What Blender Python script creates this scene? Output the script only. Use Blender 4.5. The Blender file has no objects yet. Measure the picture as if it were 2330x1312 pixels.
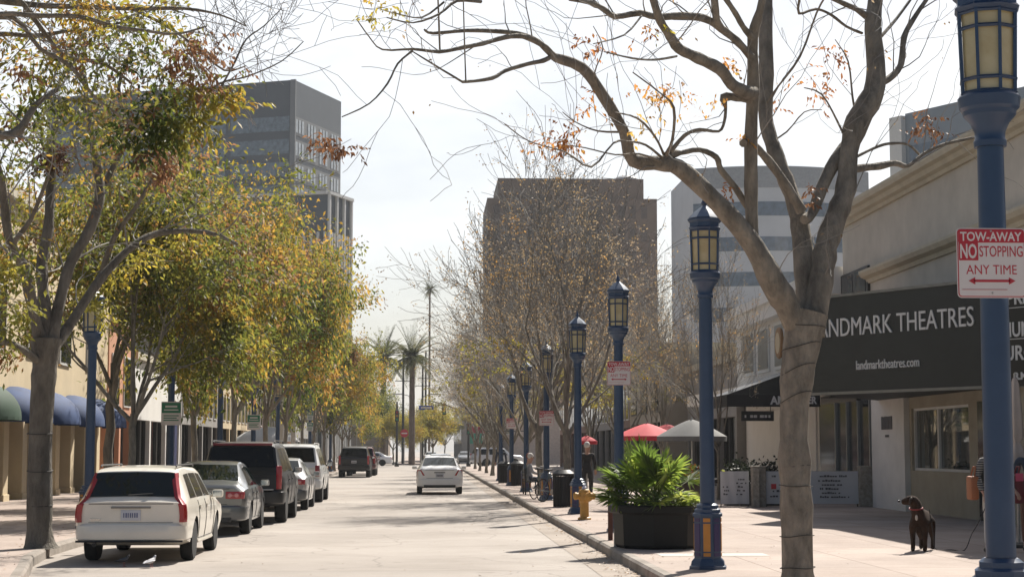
import bpy, bmesh, math, random
from mathutils import Vector, Matrix
R = math.radians
PI = math.pi
SC = bpy.context.scene
COL = SC.collection

# ------------------------------------------------------------------ camera
F, CX, CY = 3883.0, 1165.0, 656.0          # focal length and centre, in pixels of the 2330 wide photograph
PITCH, YAW, EYE = R(5.38), R(2.87), Vector((0, 0, 1.7))
cam = bpy.data.cameras.new('camera')
cam.sensor_width = 36
cam.lens = 36 * F / 2330
cam.clip_start = 0.3
cam.clip_end = 4000
cam_o = bpy.data.objects.new('camera', cam)
cam_o.location = EYE
cam_o.rotation_euler = (PI / 2 + PITCH, 0, -YAW)
COL.objects.link(cam_o)
SC.camera = cam_o

# ------------------------------------------------------------------ sky, sun, exposure
SUN_AZ, SUN_EL = R(28), R(46)               # azimuth from +Y towards +X
world = bpy.data.worlds.new('World')
SC.world = world
world.use_nodes = True
wt = world.node_tree
wt.nodes.clear()
sky = wt.nodes.new('ShaderNodeTexSky')
sky.sky_type = 'NISHITA'
sky.sun_disc = False
sky.sun_elevation = SUN_EL
sky.sun_rotation = SUN_AZ
sky.dust_density = 2.5
sky.air_density = 1.0
sky.altitude = 50
wtc = wt.nodes.new('ShaderNodeTexCoord')
wmap = wt.nodes.new('ShaderNodeMapping')
wmap.inputs['Scale'].default_value = (1.2, 1.2, 3.2)
wn = wt.nodes.new('ShaderNodeTexNoise')
wn.inputs['Scale'].default_value = 1.7
wn.inputs['Detail'].default_value = 7
wn.inputs['Roughness'].default_value = 0.55
wr = wt.nodes.new('ShaderNodeValToRGB')
wr.color_ramp.elements[0].position = 0.38
wr.color_ramp.elements[0].color = (0.30, 0.30, 0.30, 1)
wr.color_ramp.elements[1].position = 0.56
wr.color_ramp.elements[1].color = (1, 1, 1, 1)
wmul = wt.nodes.new('ShaderNodeMath'); wmul.operation = 'MULTIPLY'; wmul.inputs[1].default_value = 0.6
wmix = wt.nodes.new('ShaderNodeMix'); wmix.data_type = 'RGBA'
wmix.inputs['B'].default_value = (14.5, 14.7, 14.8, 1)      # thin bright cloud veil on the sun's side of the sky
wbg = wt.nodes.new('ShaderNodeBackground')
wbg.inputs['Strength'].default_value = 0.052
wout = wt.nodes.new('ShaderNodeOutputWorld')
L = wt.links.new
L(wtc.outputs['Generated'], wmap.inputs['Vector'])
L(wmap.outputs['Vector'], wn.inputs['Vector'])
L(wn.outputs['Fac'], wr.inputs['Fac'])
wsep = wt.nodes.new('ShaderNodeSeparateXYZ')
wside = wt.nodes.new('ShaderNodeMapRange'); wside.inputs['From Min'].default_value = 0.25; wside.inputs['From Max'].default_value = 0.75; wside.interpolation_type = 'SMOOTHSTEP'
wveil = wt.nodes.new('ShaderNodeMath'); wveil.operation = 'MULTIPLY'
L(wtc.outputs['Generated'], wsep.inputs[0]); L(wsep.outputs['Y'], wside.inputs['Value'])
L(wr.outputs['Color'], wveil.inputs[0]); L(wside.outputs['Result'], wveil.inputs[1])
L(wveil.outputs['Value'], wmul.inputs[0])
L(wmul.outputs['Value'], wmix.inputs['Factor'])
L(sky.outputs['Color'], wmix.inputs['A'])
L(wmix.outputs['Result'], wbg.inputs['Color'])
L(wbg.outputs['Background'], wout.inputs['Surface'])

sun = bpy.data.lights.new('sun', 'SUN')
sun.energy = 5.0
sun.angle = R(0.6)
sun.color = (1.0, 0.94, 0.85)
sun_o = bpy.data.objects.new('sun', sun)
SUN_DIR = Vector((math.sin(SUN_AZ) * math.cos(SUN_EL), math.cos(SUN_AZ) * math.cos(SUN_EL), math.sin(SUN_EL)))
sun_o.rotation_euler = (-SUN_DIR).to_track_quat('-Z', 'Y').to_euler()
sun_o.location = (30, 40, 60)
COL.objects.link(sun_o)

SC.view_settings.view_transform = 'Standard'
SC.view_settings.look = 'None'
SC.view_settings.exposure = 0.84
SC.view_settings.gamma = 1.0
SC.cycles.max_bounces = 6
SC.cycles.transparent_max_bounces = 6
SC.cycles.use_denoising = True

# ------------------------------------------------------------------ photo pixel -> point in the street
CAMR = cam_o.rotation_euler.to_matrix()
def ray(px, py):
    return CAMR @ Vector(((px - CX) / F, -(py - CY) / F, -1.0))
def at_y(px, py, Y):
    d = ray(px, py); return EYE + d * (Y / d.y)
def at_x(px, py, X):
    d = ray(px, py); return EYE + d * (X / d.x)
def at_z(px, py, Z):
    d = ray(px, py); return EYE + d * ((Z - EYE.z) / d.z)

# ------------------------------------------------------------------ materials
MATS = {}
def nd(t, kind, **kw):
    n = t.nodes.new(kind)
    for k, v in kw.items(): n.inputs[k].default_value = v
    return n
def mat(name, c, rough=0.7, var=0.12, scale=4.0, bump=0.0, bscale=30.0, metal=0.0, coat=0.0, c2=None, spec=0.5, stretch=None, emit=None, seed=0.0, bdist=0.02):
    """Principled material whose colour wanders between two tones with noise on object coordinates."""
    if name in MATS: return MATS[name]
    m = bpy.data.materials.new(name); m.use_nodes = True
    t = m.node_tree; b = t.nodes['Principled BSDF']
    tc = t.nodes.new('ShaderNodeTexCoord')
    mp = t.nodes.new('ShaderNodeMapping'); mp.inputs['Location'].default_value = (seed, seed * 0.7, seed * 1.3)
    if stretch: mp.inputs['Scale'].default_value = stretch
    t.links.new(tc.outputs['Object'], mp.inputs['Vector'])
    n = nd(t, 'ShaderNodeTexNoise', Scale=scale, Detail=6.0, Roughness=0.62)
    t.links.new(mp.outputs['Vector'], n.inputs['Vector'])
    r = t.nodes.new('ShaderNodeValToRGB')
    if c2 is None: c2 = tuple(min(1, x * (1 + var)) for x in c); c = tuple(x * (1 - var) for x in c)
    r.color_ramp.elements[0].position = 0.32; r.color_ramp.elements[0].color = (*c, 1)
    r.color_ramp.elements[1].position = 0.68; r.color_ramp.elements[1].color = (*c2, 1)
    t.links.new(n.outputs['Fac'], r.inputs['Fac'])
    t.links.new(r.outputs['Color'], b.inputs['Base Color'])
    b.inputs['Roughness'].default_value = rough
    b.inputs['Metallic'].default_value = metal
    b.inputs['Specular IOR Level'].default_value = spec
    b.inputs['Coat Weight'].default_value = coat
    b.inputs['Coat Roughness'].default_value = 0.04
    if emit:
        b.inputs['Emission Color'].default_value = (*emit[0], 1); b.inputs['Emission Strength'].default_value = emit[1]
    if bump:
        n2 = nd(t, 'ShaderNodeTexNoise', Scale=bscale, Detail=5.0, Roughness=0.6)
        t.links.new(mp.outputs['Vector'], n2.inputs['Vector'])
        bp = nd(t, 'ShaderNodeBump', Strength=bump, Distance=bdist)
        t.links.new(n2.outputs['Fac'], bp.inputs['Height'])
        t.links.new(bp.outputs['Normal'], b.inputs['Normal'])
    MATS[name] = m
    return m

def paint(name, c, rough=0.35, metal=0.0, flake=0.04, coat=0.8):
    return mat('car_paint_' + name, c, rough, flake, 3.0, metal=metal, coat=coat)

def glass(name, c=(0.02, 0.025, 0.025), rough=0.04, spec=0.8):
    return mat('glass_' + name, c, rough, 0.25, 1.6, spec=spec, bump=0.02, bscale=1.5)

def leaf_mat(name, stops, scale=0.42, trans=0.52, isl=0.34, hue_obj=0.18):
    """Leaf colours: clumps by noise, each leaf a little off, each tree a little off."""
    if name in MATS: return MATS[name]
    m = bpy.data.materials.new(name); m.use_nodes = True
    t = m.node_tree; t.nodes.remove(t.nodes['Principled BSDF'])
    tc = t.nodes.new('ShaderNodeTexCoord'); g = t.nodes.new('ShaderNodeNewGeometry'); oi = t.nodes.new('ShaderNodeObjectInfo')
    n = nd(t, 'ShaderNodeTexNoise', Scale=scale, Detail=3.0, Roughness=0.6)
    t.links.new(tc.outputs['Object'], n.inputs['Vector'])
    def mth(op, a, b):
        k = t.nodes.new('ShaderNodeMath'); k.operation = op
        for i, v in enumerate((a, b)):
            if isinstance(v, (int, float)): k.inputs[i].default_value = v
            else: t.links.new(v, k.inputs[i])
        return k.outputs[0]
    nz = mth('MULTIPLY', mth('SUBTRACT', n.outputs['Fac'], 0.5), 3.3)
    rv = mth('MULTIPLY', mth('SUBTRACT', g.outputs['Random Per Island'], 0.5), isl)
    ov = mth('MULTIPLY', mth('SUBTRACT', oi.outputs['Random'], 0.5), hue_obj)
    f = mth('ADD', mth('ADD', nz, rv), mth('ADD', ov, 0.5))
    r = t.nodes.new('ShaderNodeValToRGB')
    e = r.color_ramp.elements
    while len(e) < len(stops): e.new(0.5)
    for k, (p, c) in enumerate(stops): e[k].position = p; e[k].color = (*c, 1)
    t.links.new(f, r.inputs['Fac'])
    d = t.nodes.new('ShaderNodeBsdfPrincipled'); d.inputs['Roughness'].default_value = 0.55; d.inputs['Specular IOR Level'].default_value = 0.35
    tr = t.nodes.new('ShaderNodeBsdfTranslucent')
    gm = nd(t, 'ShaderNodeHueSaturation', Saturation=1.0, Value=1.55)
    t.links.new(r.outputs['Color'], gm.inputs['Color'])
    t.links.new(r.outputs['Color'], d.inputs['Base Color']); t.links.new(gm.outputs['Color'], tr.inputs['Color'])
    mx = t.nodes.new('ShaderNodeMixShader'); mx.inputs[0].default_value = trans
    t.links.new(d.outputs[0], mx.inputs[1]); t.links.new(tr.outputs[0], mx.inputs[2])
    t.links.new(mx.outputs[0], t.nodes['Material Output'].inputs['Surface'])
    MATS[name] = m
    return m

def ground_mat(name, c1, c2, joint=None, jc=(0.1, 0.1, 0.1), jw=0.012, cracks=0.0, big=0.35, spots=0.0):
    """Paving: large stains, fine grain, optional scored joints (metres) and cracks, all in object space."""
    m = bpy.data.materials.new(name); m.use_nodes = True
    t = m.node_tree; b = t.nodes['Principled BSDF']
    tc = t.nodes.new('ShaderNodeTexCoord'); V = tc.outputs['Object']
    n1 = nd(t, 'ShaderNodeTexNoise', Scale=big, Detail=8.0, Roughness=0.65); t.links.new(V, n1.inputs['Vector'])
    n2 = nd(t, 'ShaderNodeTexNoise', Scale=38.0, Detail=4.0, Roughness=0.7); t.links.new(V, n2.inputs['Vector'])
    r = t.nodes.new('ShaderNodeValToRGB')
    r.color_ramp.elements[0].position = 0.33; r.color_ramp.elements[0].color = (*c1, 1)
    r.color_ramp.elements[1].position = 0.62; r.color_ramp.elements[1].color = (*c2, 1)
    t.links.new(n1.outputs['Fac'], r.inputs['Fac'])
    def mixc(fac, a, colr, mode='MIX'):
        k = t.nodes.new('ShaderNodeMix'); k.data_type = 'RGBA'; k.blend_type = mode
        if isinstance(fac, float): k.inputs['Factor'].default_value = fac
        else: t.links.new(fac, k.inputs['Factor'])
        t.links.new(a, k.inputs['A'])
        if isinstance(colr, tuple): k.inputs['B'].default_value = (*colr, 1)
        else: t.links.new(colr, k.inputs['B'])
        return k.outputs['Result']
    gr = t.nodes.new('ShaderNodeValToRGB')
    gr.color_ramp.elements[0].position = 0.25; gr.color_ramp.elements[0].color = (0.72, 0.72, 0.72, 1)
    gr.color_ramp.elements[1].position = 0.7; gr.color_ramp.elements[1].color = (1.08, 1.08, 1.08, 1)
    t.links.new(n2.outputs['Fac'], gr.inputs['Fac'])
    out = mixc(0.75, r.outputs['Color'], gr.outputs['Color'], 'MULTIPLY')
    hgt = n2.outputs['Fac']
    if joint:
        bk = t.nodes.new('ShaderNodeTexBrick')
        bk.offset = 0.0 if joint[2] == 0 else joint[2]
        bk.inputs['Scale'].default_value = 1.0
        bk.inputs['Brick Width'].default_value = joint[0]; bk.inputs['Row Height'].default_value = joint[1]
        bk.inputs['Mortar Size'].default_value = jw; bk.inputs['Mortar Smooth'].default_value = 0.3
        bk.inputs['Color1'].default_value = (0.92, 0.92, 0.92, 1); bk.inputs['Color2'].default_value = (1.06, 1.05, 1.04, 1)
        bk.inputs['Mortar'].default_value = (*jc, 1)
        t.links.new(V, bk.inputs['Vector'])
        out = mixc(0.85, out, bk.outputs['Color'], 'MULTIPLY')
    if cracks:
        wv = nd(t, 'ShaderNodeTexNoise', Scale=1.3, Detail=4.0); t.links.new(V, wv.inputs['Vector'])
        ad = t.nodes.new('ShaderNodeMix'); ad.data_type = 'RGBA'; ad.blend_type = 'ADD'; ad.inputs['Factor'].default_value = 0.55
        t.links.new(V, ad.inputs['A']); t.links.new(wv.outputs['Color'], ad.inputs['B'])
        vo = t.nodes.new('ShaderNodeTexVoronoi'); vo.feature = 'DISTANCE_TO_EDGE'; vo.inputs['Scale'].default_value = 0.33
        t.links.new(ad.outputs['Result'], vo.inputs['Vector'])
        cr = t.nodes.new('ShaderNodeValToRGB')
        cr.color_ramp.elements[0].position = 0.002; cr.color_ramp.elements[0].color = (cracks, cracks, cracks, 1)
        cr.color_ramp.elements[1].position = 0.007; cr.color_ramp.elements[1].color = (0, 0, 0, 1)
        t.links.new(vo.outputs['Distance'], cr.inputs['Fac'])
        out = mixc(cr.outputs['Color'], out, (0.10, 0.085, 0.075))
    if spots:
        n3 = nd(t, 'ShaderNodeTexNoise', Scale=2.2, Detail=3.0, Roughness=0.5); t.links.new(V, n3.inputs['Vector'])
        sr = t.nodes.new('ShaderNodeValToRGB')
        sr.color_ramp.elements[0].position = 0.62; sr.color_ramp.elements[0].color = (0, 0, 0, 1)
        sr.color_ramp.elements[1].position = 0.74; sr.color_ramp.elements[1].color = (spots, spots, spots, 1)
        t.links.new(n3.outputs['Fac'], sr.inputs['Fac'])
        out = mixc(sr.outputs['Color'], out, (0.17, 0.14, 0.12))
    t.links.new(out, b.inputs['Base Color'])
    b.inputs['Roughness'].default_value = 0.85
    b.inputs['Specular IOR Level'].default_value = 0.3
    bp = nd(t, 'ShaderNodeBump', Strength=0.25, Distance=0.01)
    t.links.new(hgt, bp.inputs['Height']); t.links.new(bp.outputs['Normal'], b.inputs['Normal'])
    return m

# ------------------------------------------------------------------ mesh building
class MB:
    """collects shapes and links them as ONE mesh object"""
    def __init__(s): s.v = []; s.f = []; s.m = []
    def add(s, vs, fs, mi=0):
        o = len(s.v); s.v.extend(tuple(p) for p in vs)
        s.f.extend(tuple(i + o for i in f) for f in fs); s.m.extend([mi] * len(fs)); return s
    def box(s, c, d, rot=None, mi=0, ch=0.0):
        x, y, z = d[0] / 2, d[1] / 2, d[2] / 2
        if ch:
            bm = bmesh.new(); bmesh.ops.create_cube(bm, size=1.0)
            bmesh.ops.scale(bm, vec=(d[0], d[1], d[2]), verts=bm.verts)
            bmesh.ops.bevel(bm, geom=list(bm.edges), offset=ch, segments=2, profile=0.6, affect='EDGES', clamp_overlap=True)
            vs = [v.co.copy() for v in bm.verts]; bm.verts.index_update(); fs = [[v.index for v in f.verts] for f in bm.faces]; bm.free()
        else:
            vs = [Vector(p) for p in ((-x, -y, -z), (x, -y, -z), (x, y, -z), (-x, y, -z), (-x, -y, z), (x, -y, z), (x, y, z), (-x, y, z))]
            fs = [(0, 3, 2, 1), (4, 5, 6, 7), (0, 1, 5, 4), (1, 2, 6, 5), (2, 3, 7, 6), (3, 0, 4, 7)]
        if rot is not None: vs = [rot @ p for p in vs]
        c = Vector(c)
        return s.add([p + c for p in vs], fs, mi)
    def span(s, a, b, mi=0, ch=0.0):
        return s.box([(a[i] + b[i]) / 2 for i in range(3)], [abs(b[i] - a[i]) for i in range(3)], None, mi, ch)
    def tube(s, pts, rad, n=8, mi=0, cap=True, squash=1.0):
        pts = [Vector(p) for p in pts]
        if not hasattr(rad, '__len__'): rad = [rad] * len(pts)
        vs, fs = [], []
        up = None
        for i, p in enumerate(pts):
            t = (pts[min(i + 1, len(pts) - 1)] - pts[max(i - 1, 0)])
            if t.length < 1e-9: t = Vector((0, 0, 1))
            t.normalize()
            if up is None:
                up = Vector((0, 1, 0)) if abs(t.y) < 0.9 else Vector((1, 0, 0))
            a = (up - t * up.dot(t))
            if a.length < 1e-6: a = t.orthogonal()
            a.normalize(); b = t.cross(a); up = a
            for k in range(n):
                w = 2 * PI * k / n
                vs.append(p + a * (math.cos(w) * rad[i]) + b * (math.sin(w) * rad[i] * squash))
        for i in range(len(pts) - 1):
            for k in range(n):
                fs.append((i * n + k, i * n + (k + 1) % n, (i + 1) * n + (k + 1) % n, (i + 1) * n + k))
        if cap:
            fs.append(tuple(range(n - 1, -1, -1))); fs.append(tuple((len(pts) - 1) * n + k for k in range(n)))
        return s.add(vs, fs, mi)
    def lathe(s, prof, n=16, c=(0, 0, 0), off=0.0, mi=0, axis='Z', cap=True, sx=1.0, sy=1.0):
        vs, fs = [], []
        for r, z in prof:
            for k in range(n):
                w = 2 * PI * k / n + off
                p = Vector((r * math.cos(w) * sx, r * math.sin(w) * sy, z))
                if axis == 'X': p = Vector((p.z, p.x, p.y))
                elif axis == 'Y': p = Vector((p.y, p.z, p.x))
                vs.append(p + Vector(c))
        for i in range(len(prof) - 1):
            for k in range(n):
                fs.append((i * n + k, i * n + (k + 1) % n, (i + 1) * n + (k + 1) % n, (i + 1) * n + k))
        if cap:
            fs.append(tuple(range(n - 1, -1, -1))); fs.append(tuple((len(prof) - 1) * n + k for k in range(n)))
        return s.add(vs, fs, mi)
    def prism(s, poly, z0, z1, mi=0):
        n = len(poly)
        vs = [(p[0], p[1], z0) for p in poly] + [(p[0], p[1], z1) for p in poly]
        fs = [tuple(range(n - 1, -1, -1)), tuple(range(n, 2 * n))] + [(i, (i + 1) % n, n + (i + 1) % n, n + i) for i in range(n)]
        return s.add(vs, fs, mi)
    def extr(s, poly, dvec, mi=0):
        """polygon of 3-D points pushed along a vector"""
        n = len(poly); poly = [Vector(p) for p in poly]; dvec = Vector(dvec)
        vs = poly + [p + dvec for p in poly]
        fs = [tuple(range(n - 1, -1, -1)), tuple(range(n, 2 * n))] + [(i, (i + 1) % n, n + (i + 1) % n, n + i) for i in range(n)]
        return s.add(vs, fs, mi)
    def ball(s, c, r, n=10, mi=0, sc=(1, 1, 1)):
        pr = [(math.sin(PI * i / n) * r + 1e-5, -math.cos(PI * i / n) * r) for i in range(n + 1)]
        vs, fs = [], []
        m = MB().lathe(pr, max(6, int(n * 1.4)))
        return s.add([Vector((v[0] * sc[0], v[1] * sc[1], v[2] * sc[2])) + Vector(c) for v in m.v], m.f, mi)
    def text(s, body, size, M, extrude=0.003, bold=0.0, sx=1.0, mi=0, align='LEFT', width=None, spacing=1.0):
        """M maps text space (x right, y up, z out) into the thing; width forces the line's width"""
        cu = bpy.data.curves.new('lettering', 'FONT'); cu.body = body; cu.size = size; cu.extrude = extrude; cu.offset = bold
        cu.align_x = 'LEFT'; cu.resolution_u = 3; cu.space_character = spacing
        ob = bpy.data.objects.new('lettering', cu); COL.objects.link(ob)
        dg = bpy.context.evaluated_depsgraph_get(); dg.update()
        me = bpy.data.meshes.new_from_object(ob.evaluated_get(dg))
        bpy.data.objects.remove(ob); bpy.data.curves.remove(cu)
        xs = [v.co.x for v in me.vertices]
        x0, x1 = min(xs), max(xs)
        k = width / (x1 - x0) if width else sx
        o = {'LEFT': 0.0, 'CENTER': -(x1 - x0) * k / 2, 'RIGHT': -(x1 - x0) * k}[align]
        s.add([M @ Vector(((v.co.x - x0) * k + o, v.co.y, v.co.z)) for v in me.vertices], [tuple(p.vertices) for p in me.polygons], mi)
        bpy.data.meshes.remove(me); return s
    def mesh(s, name, mats, smooth=None):
        me = bpy.data.meshes.new(name)
        me.from_pydata(s.v, [], s.f); me.update()
        if not isinstance(mats, (list, tuple)): mats = [mats]
        for k in mats: me.materials.append(k)
        if len(mats) > 1: me.polygons.foreach_set('material_index', s.m)
        if smooth is not None:
            me.polygons.foreach_set('use_smooth', [True] * len(me.polygons))
            if smooth < 180: me.set_sharp_from_angle(angle=R(smooth))
        return me
    def build(s, name, mats, parent=None, smooth=None, label=None):
        o = bpy.data.objects.new(name, s.mesh(name, mats, smooth)); COL.objects.link(o)
        if parent is not None: o.parent = parent
        if label: o['label'] = label
        return o

def tag(o, label=None, cat=None, group=None, kind=None):
    if label: o['label'] = label
    if cat: o['category'] = cat
    if group: o['group'] = group
    if kind: o['kind'] = kind
    return o
def thing(name, label, cat, loc=(0, 0, 0), rz=0.0, group=None):
    o = bpy.data.objects.new(name, None); COL.objects.link(o)
    o.empty_display_size = 0.3
    o.location = loc; o.rotation_euler = (0, 0, rz)
    return tag(o, label, cat, group)
def copy_tree(o, parent=None):
    c = o.copy(); COL.objects.link(c)
    if parent is not None: c.parent = parent
    for ch in list(o.children): copy_tree(ch, c)
    return c
def struct(name, mb, m, smooth=None):
    return tag(mb.build(name, m, None, smooth), kind='structure')
def FACE(o, right, up=(0, 0, 1)):
    """matrix of a text plane at o whose x runs along right and y along up"""
    x = Vector(right).normalized(); y = Vector(up).normalized(); z = x.cross(y)
    return Matrix(((x.x, y.x, z.x, o[0]), (x.y, y.y, z.y, o[1]), (x.z, y.z, z.z, o[2]), (0, 0, 0, 1)))
FRONT = (1, 0, 0)     # writing that faces down the street towards -Y
# ------------------------------------------------------------------ the setting: ground, road, pavements
KX = 2.92                                   # right kerb
ZS = 0.15                                   # pavement height
def kerb_left(y):
    pts = [(0, -3.9), (14, -4.0), (18, -4.4), (21, -4.85), (23.4, -5.3), (25.5, -5.72), (28, -6.0), (30, -6.05), (158, -6.05)]
    for (a, xa), (b, xb) in zip(pts, pts[1:]):
        if a <= y <= b: return xa + (xb - xa) * (y - a) / (b - a)
    return -6.05
M_GROUND = ground_mat('far_ground', (0.20, 0.18, 0.16), (0.30, 0.28, 0.25), None)
M_ROAD = ground_mat('worn_concrete_road', (0.255, 0.225, 0.197), (0.355, 0.32, 0.287), (40.0, 6.1, 0), (0.62, 0.57, 0.52), 0.018, cracks=0.45, big=0.22, spots=0.55)
M_CROSS = ground_mat('pink_paver_crossing', (0.38, 0.26, 0.22), (0.46, 0.34, 0.29), (0.4, 0.2, 0.5), (0.6, 0.55, 0.5), 0.012)
M_WALK = ground_mat('pinkish_scored_pavement', (0.30, 0.24, 0.205), (0.395, 0.325, 0.282), (1.5, 1.5, 0), (0.45, 0.4, 0.36), 0.012, big=0.5, spots=0.2)
M_KERB = mat('weathered_kerb_concrete', (0.17, 0.145, 0.12), 0.9, 0, 2.0, bump=0.3, c2=(0.30, 0.265, 0.23))
M_GUTTER = ground_mat('gutter_concrete', (0.235, 0.195, 0.16), (0.35, 0.30, 0.255), (50, 3.0, 0), (0.5, 0.45, 0.4), 0.015)
g = MB(); g.add([(-600, -50, -0.02), (600, -50, -0.02), (600, 1450, -0.02), (-600, 1450, -0.02)], [(0, 1, 2, 3)])
struct('ground', g, M_GROUND)
g = MB(); g.add([(-14, -10, 0), (4, -10, 0), (4, 160, 0), (-14, 160, 0)], [(0, 1, 2, 3)])
g.add([(-120, 160, 0), (120, 160, 0), (120, 184, 0), (-120, 184, 0)], [(0, 1, 2, 3)])
g.add([(-14, 184, 0), (9, 184, 0), (9, 900, 0), (-14, 900, 0)], [(0, 1, 2, 3)])
g.v = [(p[0] - 17, p[1], p[2]) for p in g.v]
struct('road', g, M_ROAD).location.x = 17
g = MB(); g.add([(-8, 15.5, 0.004), (3.0, 15.5, 0.004), (3.0, 22.95, 0.004), (-8, 22.95, 0.004)], [(0, 1, 2, 3)])
struct('crosswalk', g, M_CROSS)
g = MB(); g.add([(KX - 0.55, 22.95, 0.005), (KX + 0.02, 22.95, 0.005), (KX + 0.02, 158, 0.005), (KX - 0.55, 158, 0.005)], [(0, 1, 2, 3)])
struct('gutter', g, M_GUTTER)
g = MB(); g.prism([(KX + 0.15, -5), (14, -5), (14, 158), (KX + 0.15, 158)], -0.05, ZS)
struct('sidewalk_right', g, M_WALK)
ys = [-5, 10, 14, 16, 18, 19.5, 21, 22.2, 23.4, 24.5, 25.5, 26.7, 28, 30, 60, 158]
g = MB(); g.prism([(-14, -5)] + [(kerb_left(y) - 0.15, y) for y in ys] + [(-14, 158)], -0.05, ZS)
struct('sidewalk_left', g, M_WALK)
g = MB()
for s_, fx in (('R', lambda y: KX), ('L', kerb_left)):
    sg = 1 if s_ == 'R' else -1
    g2 = MB()
    n = len(ys)
    vs = []
    for y in ys:
        x = fx(y)
        vs += [(x, y, -0.03), (x + sg * 0.012, y, ZS - 0.03), (x + sg * 0.04, y, ZS + 0.004), (x + sg * 0.16, y, ZS + 0.004)]
    fs = []
    for i in range(n - 1):
        for k in range(3):
            a = i * 4 + k; q = (a, a + 4, a + 5, a + 1)
            fs.append(q if sg < 0 else q[::-1])
    g2.add(vs, fs)
    struct('kerb_right' if s_ == 'R' else 'kerb_left', g2, M_KERB)
# pavements beyond the crossing
g = MB(); g.prism([(-60, 184), (-14, 184), (-14, 420), (-60, 420)], -0.05, ZS); g.prism([(9, 184), (60, 184), (60, 420), (9, 420)], -0.05, ZS)
struct('far_pavement', g, M_WALK)
g = MB(); g.prism([(-3.3, 187), (-0.2, 187), (-0.2, 330), (-3.3, 330)], -0.05, ZS)
struct('median', g, M_WALK)
# pale panel of newer concrete set into the right pavement
g = MB(); a = at_z(1500, 1262, ZS); b = at_z(1735, 1258, ZS)
g.add([(a.x, a.y - 0.25, ZS + 0.004), (b.x, a.y - 0.25, ZS + 0.004), (b.x, a.y + 0.35, ZS + 0.004), (a.x, a.y + 0.35, ZS + 0.004)], [(0, 1, 2, 3)])
struct('pavement_patch', g, mat('new_concrete', (0.45, 0.43, 0.395), 0.85, 0.08, 3, bump=0.1))

# fallen leaves: nobody could count them
rl = random.Random(5)
g = MB()
def litter(x, y, z, s):
    w = rl.random() * 6.28; t = rl.uniform(-0.5, 0.5); u = Vector((math.cos(w), math.sin(w), t * 0.5)) * s; v = Vector((-math.sin(w), math.cos(w), rl.uniform(-.4, .4))) * s * 0.45
    p = Vector((x, y, z + s * 0.3)); g.add([p - u, p - v, p + u, p + v], [(0, 1, 2, 3)])
for i in range(800):
    y = 23 + (rl.random() ** 1.6) * 90
    litter(KX - abs(rl.gauss(0, 0.16)) - 0.01, y, 0.008, rl.uniform(0.018, 0.04))
for i in range(650):
    y = 23 + rl.random() * 60
    litter(KX + 0.2 + abs(rl.gauss(0, 1.3)), y, ZS + 0.002, rl.uniform(0.015, 0.035))
for i in range(900):
    y = 22 + rl.random() * 70
    litter(kerb_left(y) - 0.2 - abs(rl.gauss(0, 1.6)), y, ZS + 0.002, rl.uniform(0.018, 0.04))
for i in range(350):
    y = 23 + rl.random() * 60
    litter(rl.uniform(-5.9, 2.8), y, 0.004, rl.uniform(0.012, 0.028))
M_LITTER = leaf_mat('dry_litter', [(0.1, (0.09, 0.045, 0.02)), (0.5, (0.2, 0.1, 0.035)), (0.9, (0.32, 0.19, 0.06))], 1.0, 0.15, 1.0)
tag(g.build('leaf_litter', M_LITTER), 'dry brown leaves scattered along the gutter and pavements', 'leaves', kind='stuff')
# ------------------------------------------------------------------ buildings
XW = 12.2                                                 # plane of the right shop fronts
M_STUCCO_GREY = mat('grey_beige_stucco', (0.47, 0.435, 0.375), .85, .10, 1.2, bump=.12, bscale=40)
M_CORNICE = mat('cream_stone_moulding', (0.44, 0.40, 0.31), .8, .12, 2.0, bump=.1)
M_STAIN = mat('rain_stained_concrete', (0.17, 0.155, 0.13), .9, 0, 1.6, bump=.3, c2=(0.44, 0.42, 0.375), stretch=(1, 1.6, .35))
M_TAN = mat('tan_stucco', (0.32, 0.285, 0.215), .85, .12, 1.5, bump=.15)
M_WHITEW = mat('white_painted_wall', (0.66, 0.65, 0.62), .8, .06, 1.0, bump=.08)
M_OFFW = mat('off_white_stucco', (0.60, 0.585, 0.555), .85, .08, 1.5, bump=.12)
M_BLACK = mat('black_metal', (0.013, 0.013, 0.013), .45, .2, 6)
M_DKGREEN = mat('dark_green_black_panel', (0.017, 0.020, 0.017), .55, .15, 1.0)
M_LETTER = mat('pale_lettering', (0.62, 0.62, 0.60), .5, .03)
M_GLASS = glass('shop', (0.018, 0.022, 0.022), .03)
M_GLASSD = glass('dark', (0.006, 0.008, 0.008), .08, .5)
M_FRAME = mat('dark_window_frame', (0.03, 0.03, 0.03), .5)
M_WFRAME = mat('white_window_frame', (0.6, 0.6, 0.58), .5, .04)
M_STONE = mat('rough_stone_post', (0.19, 0.17, 0.14), .9, 0, 9, bump=.5, bscale=22, c2=(0.36, 0.33, 0.28))
M_BANNER = mat('white_vinyl_banner', (0.50, 0.51, 0.53), .55, .04, 2, bump=.08, bscale=4)
M_INK = mat('grey_ink', (0.07, 0.07, 0.08), .6)
M_REDINK = mat('red_ink', (0.5, 0.03, 0.04), .6)
M_CREAM = mat('cream_stucco', (0.56, 0.46, 0.30), .85, .08, 1.0, bump=.12)

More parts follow.
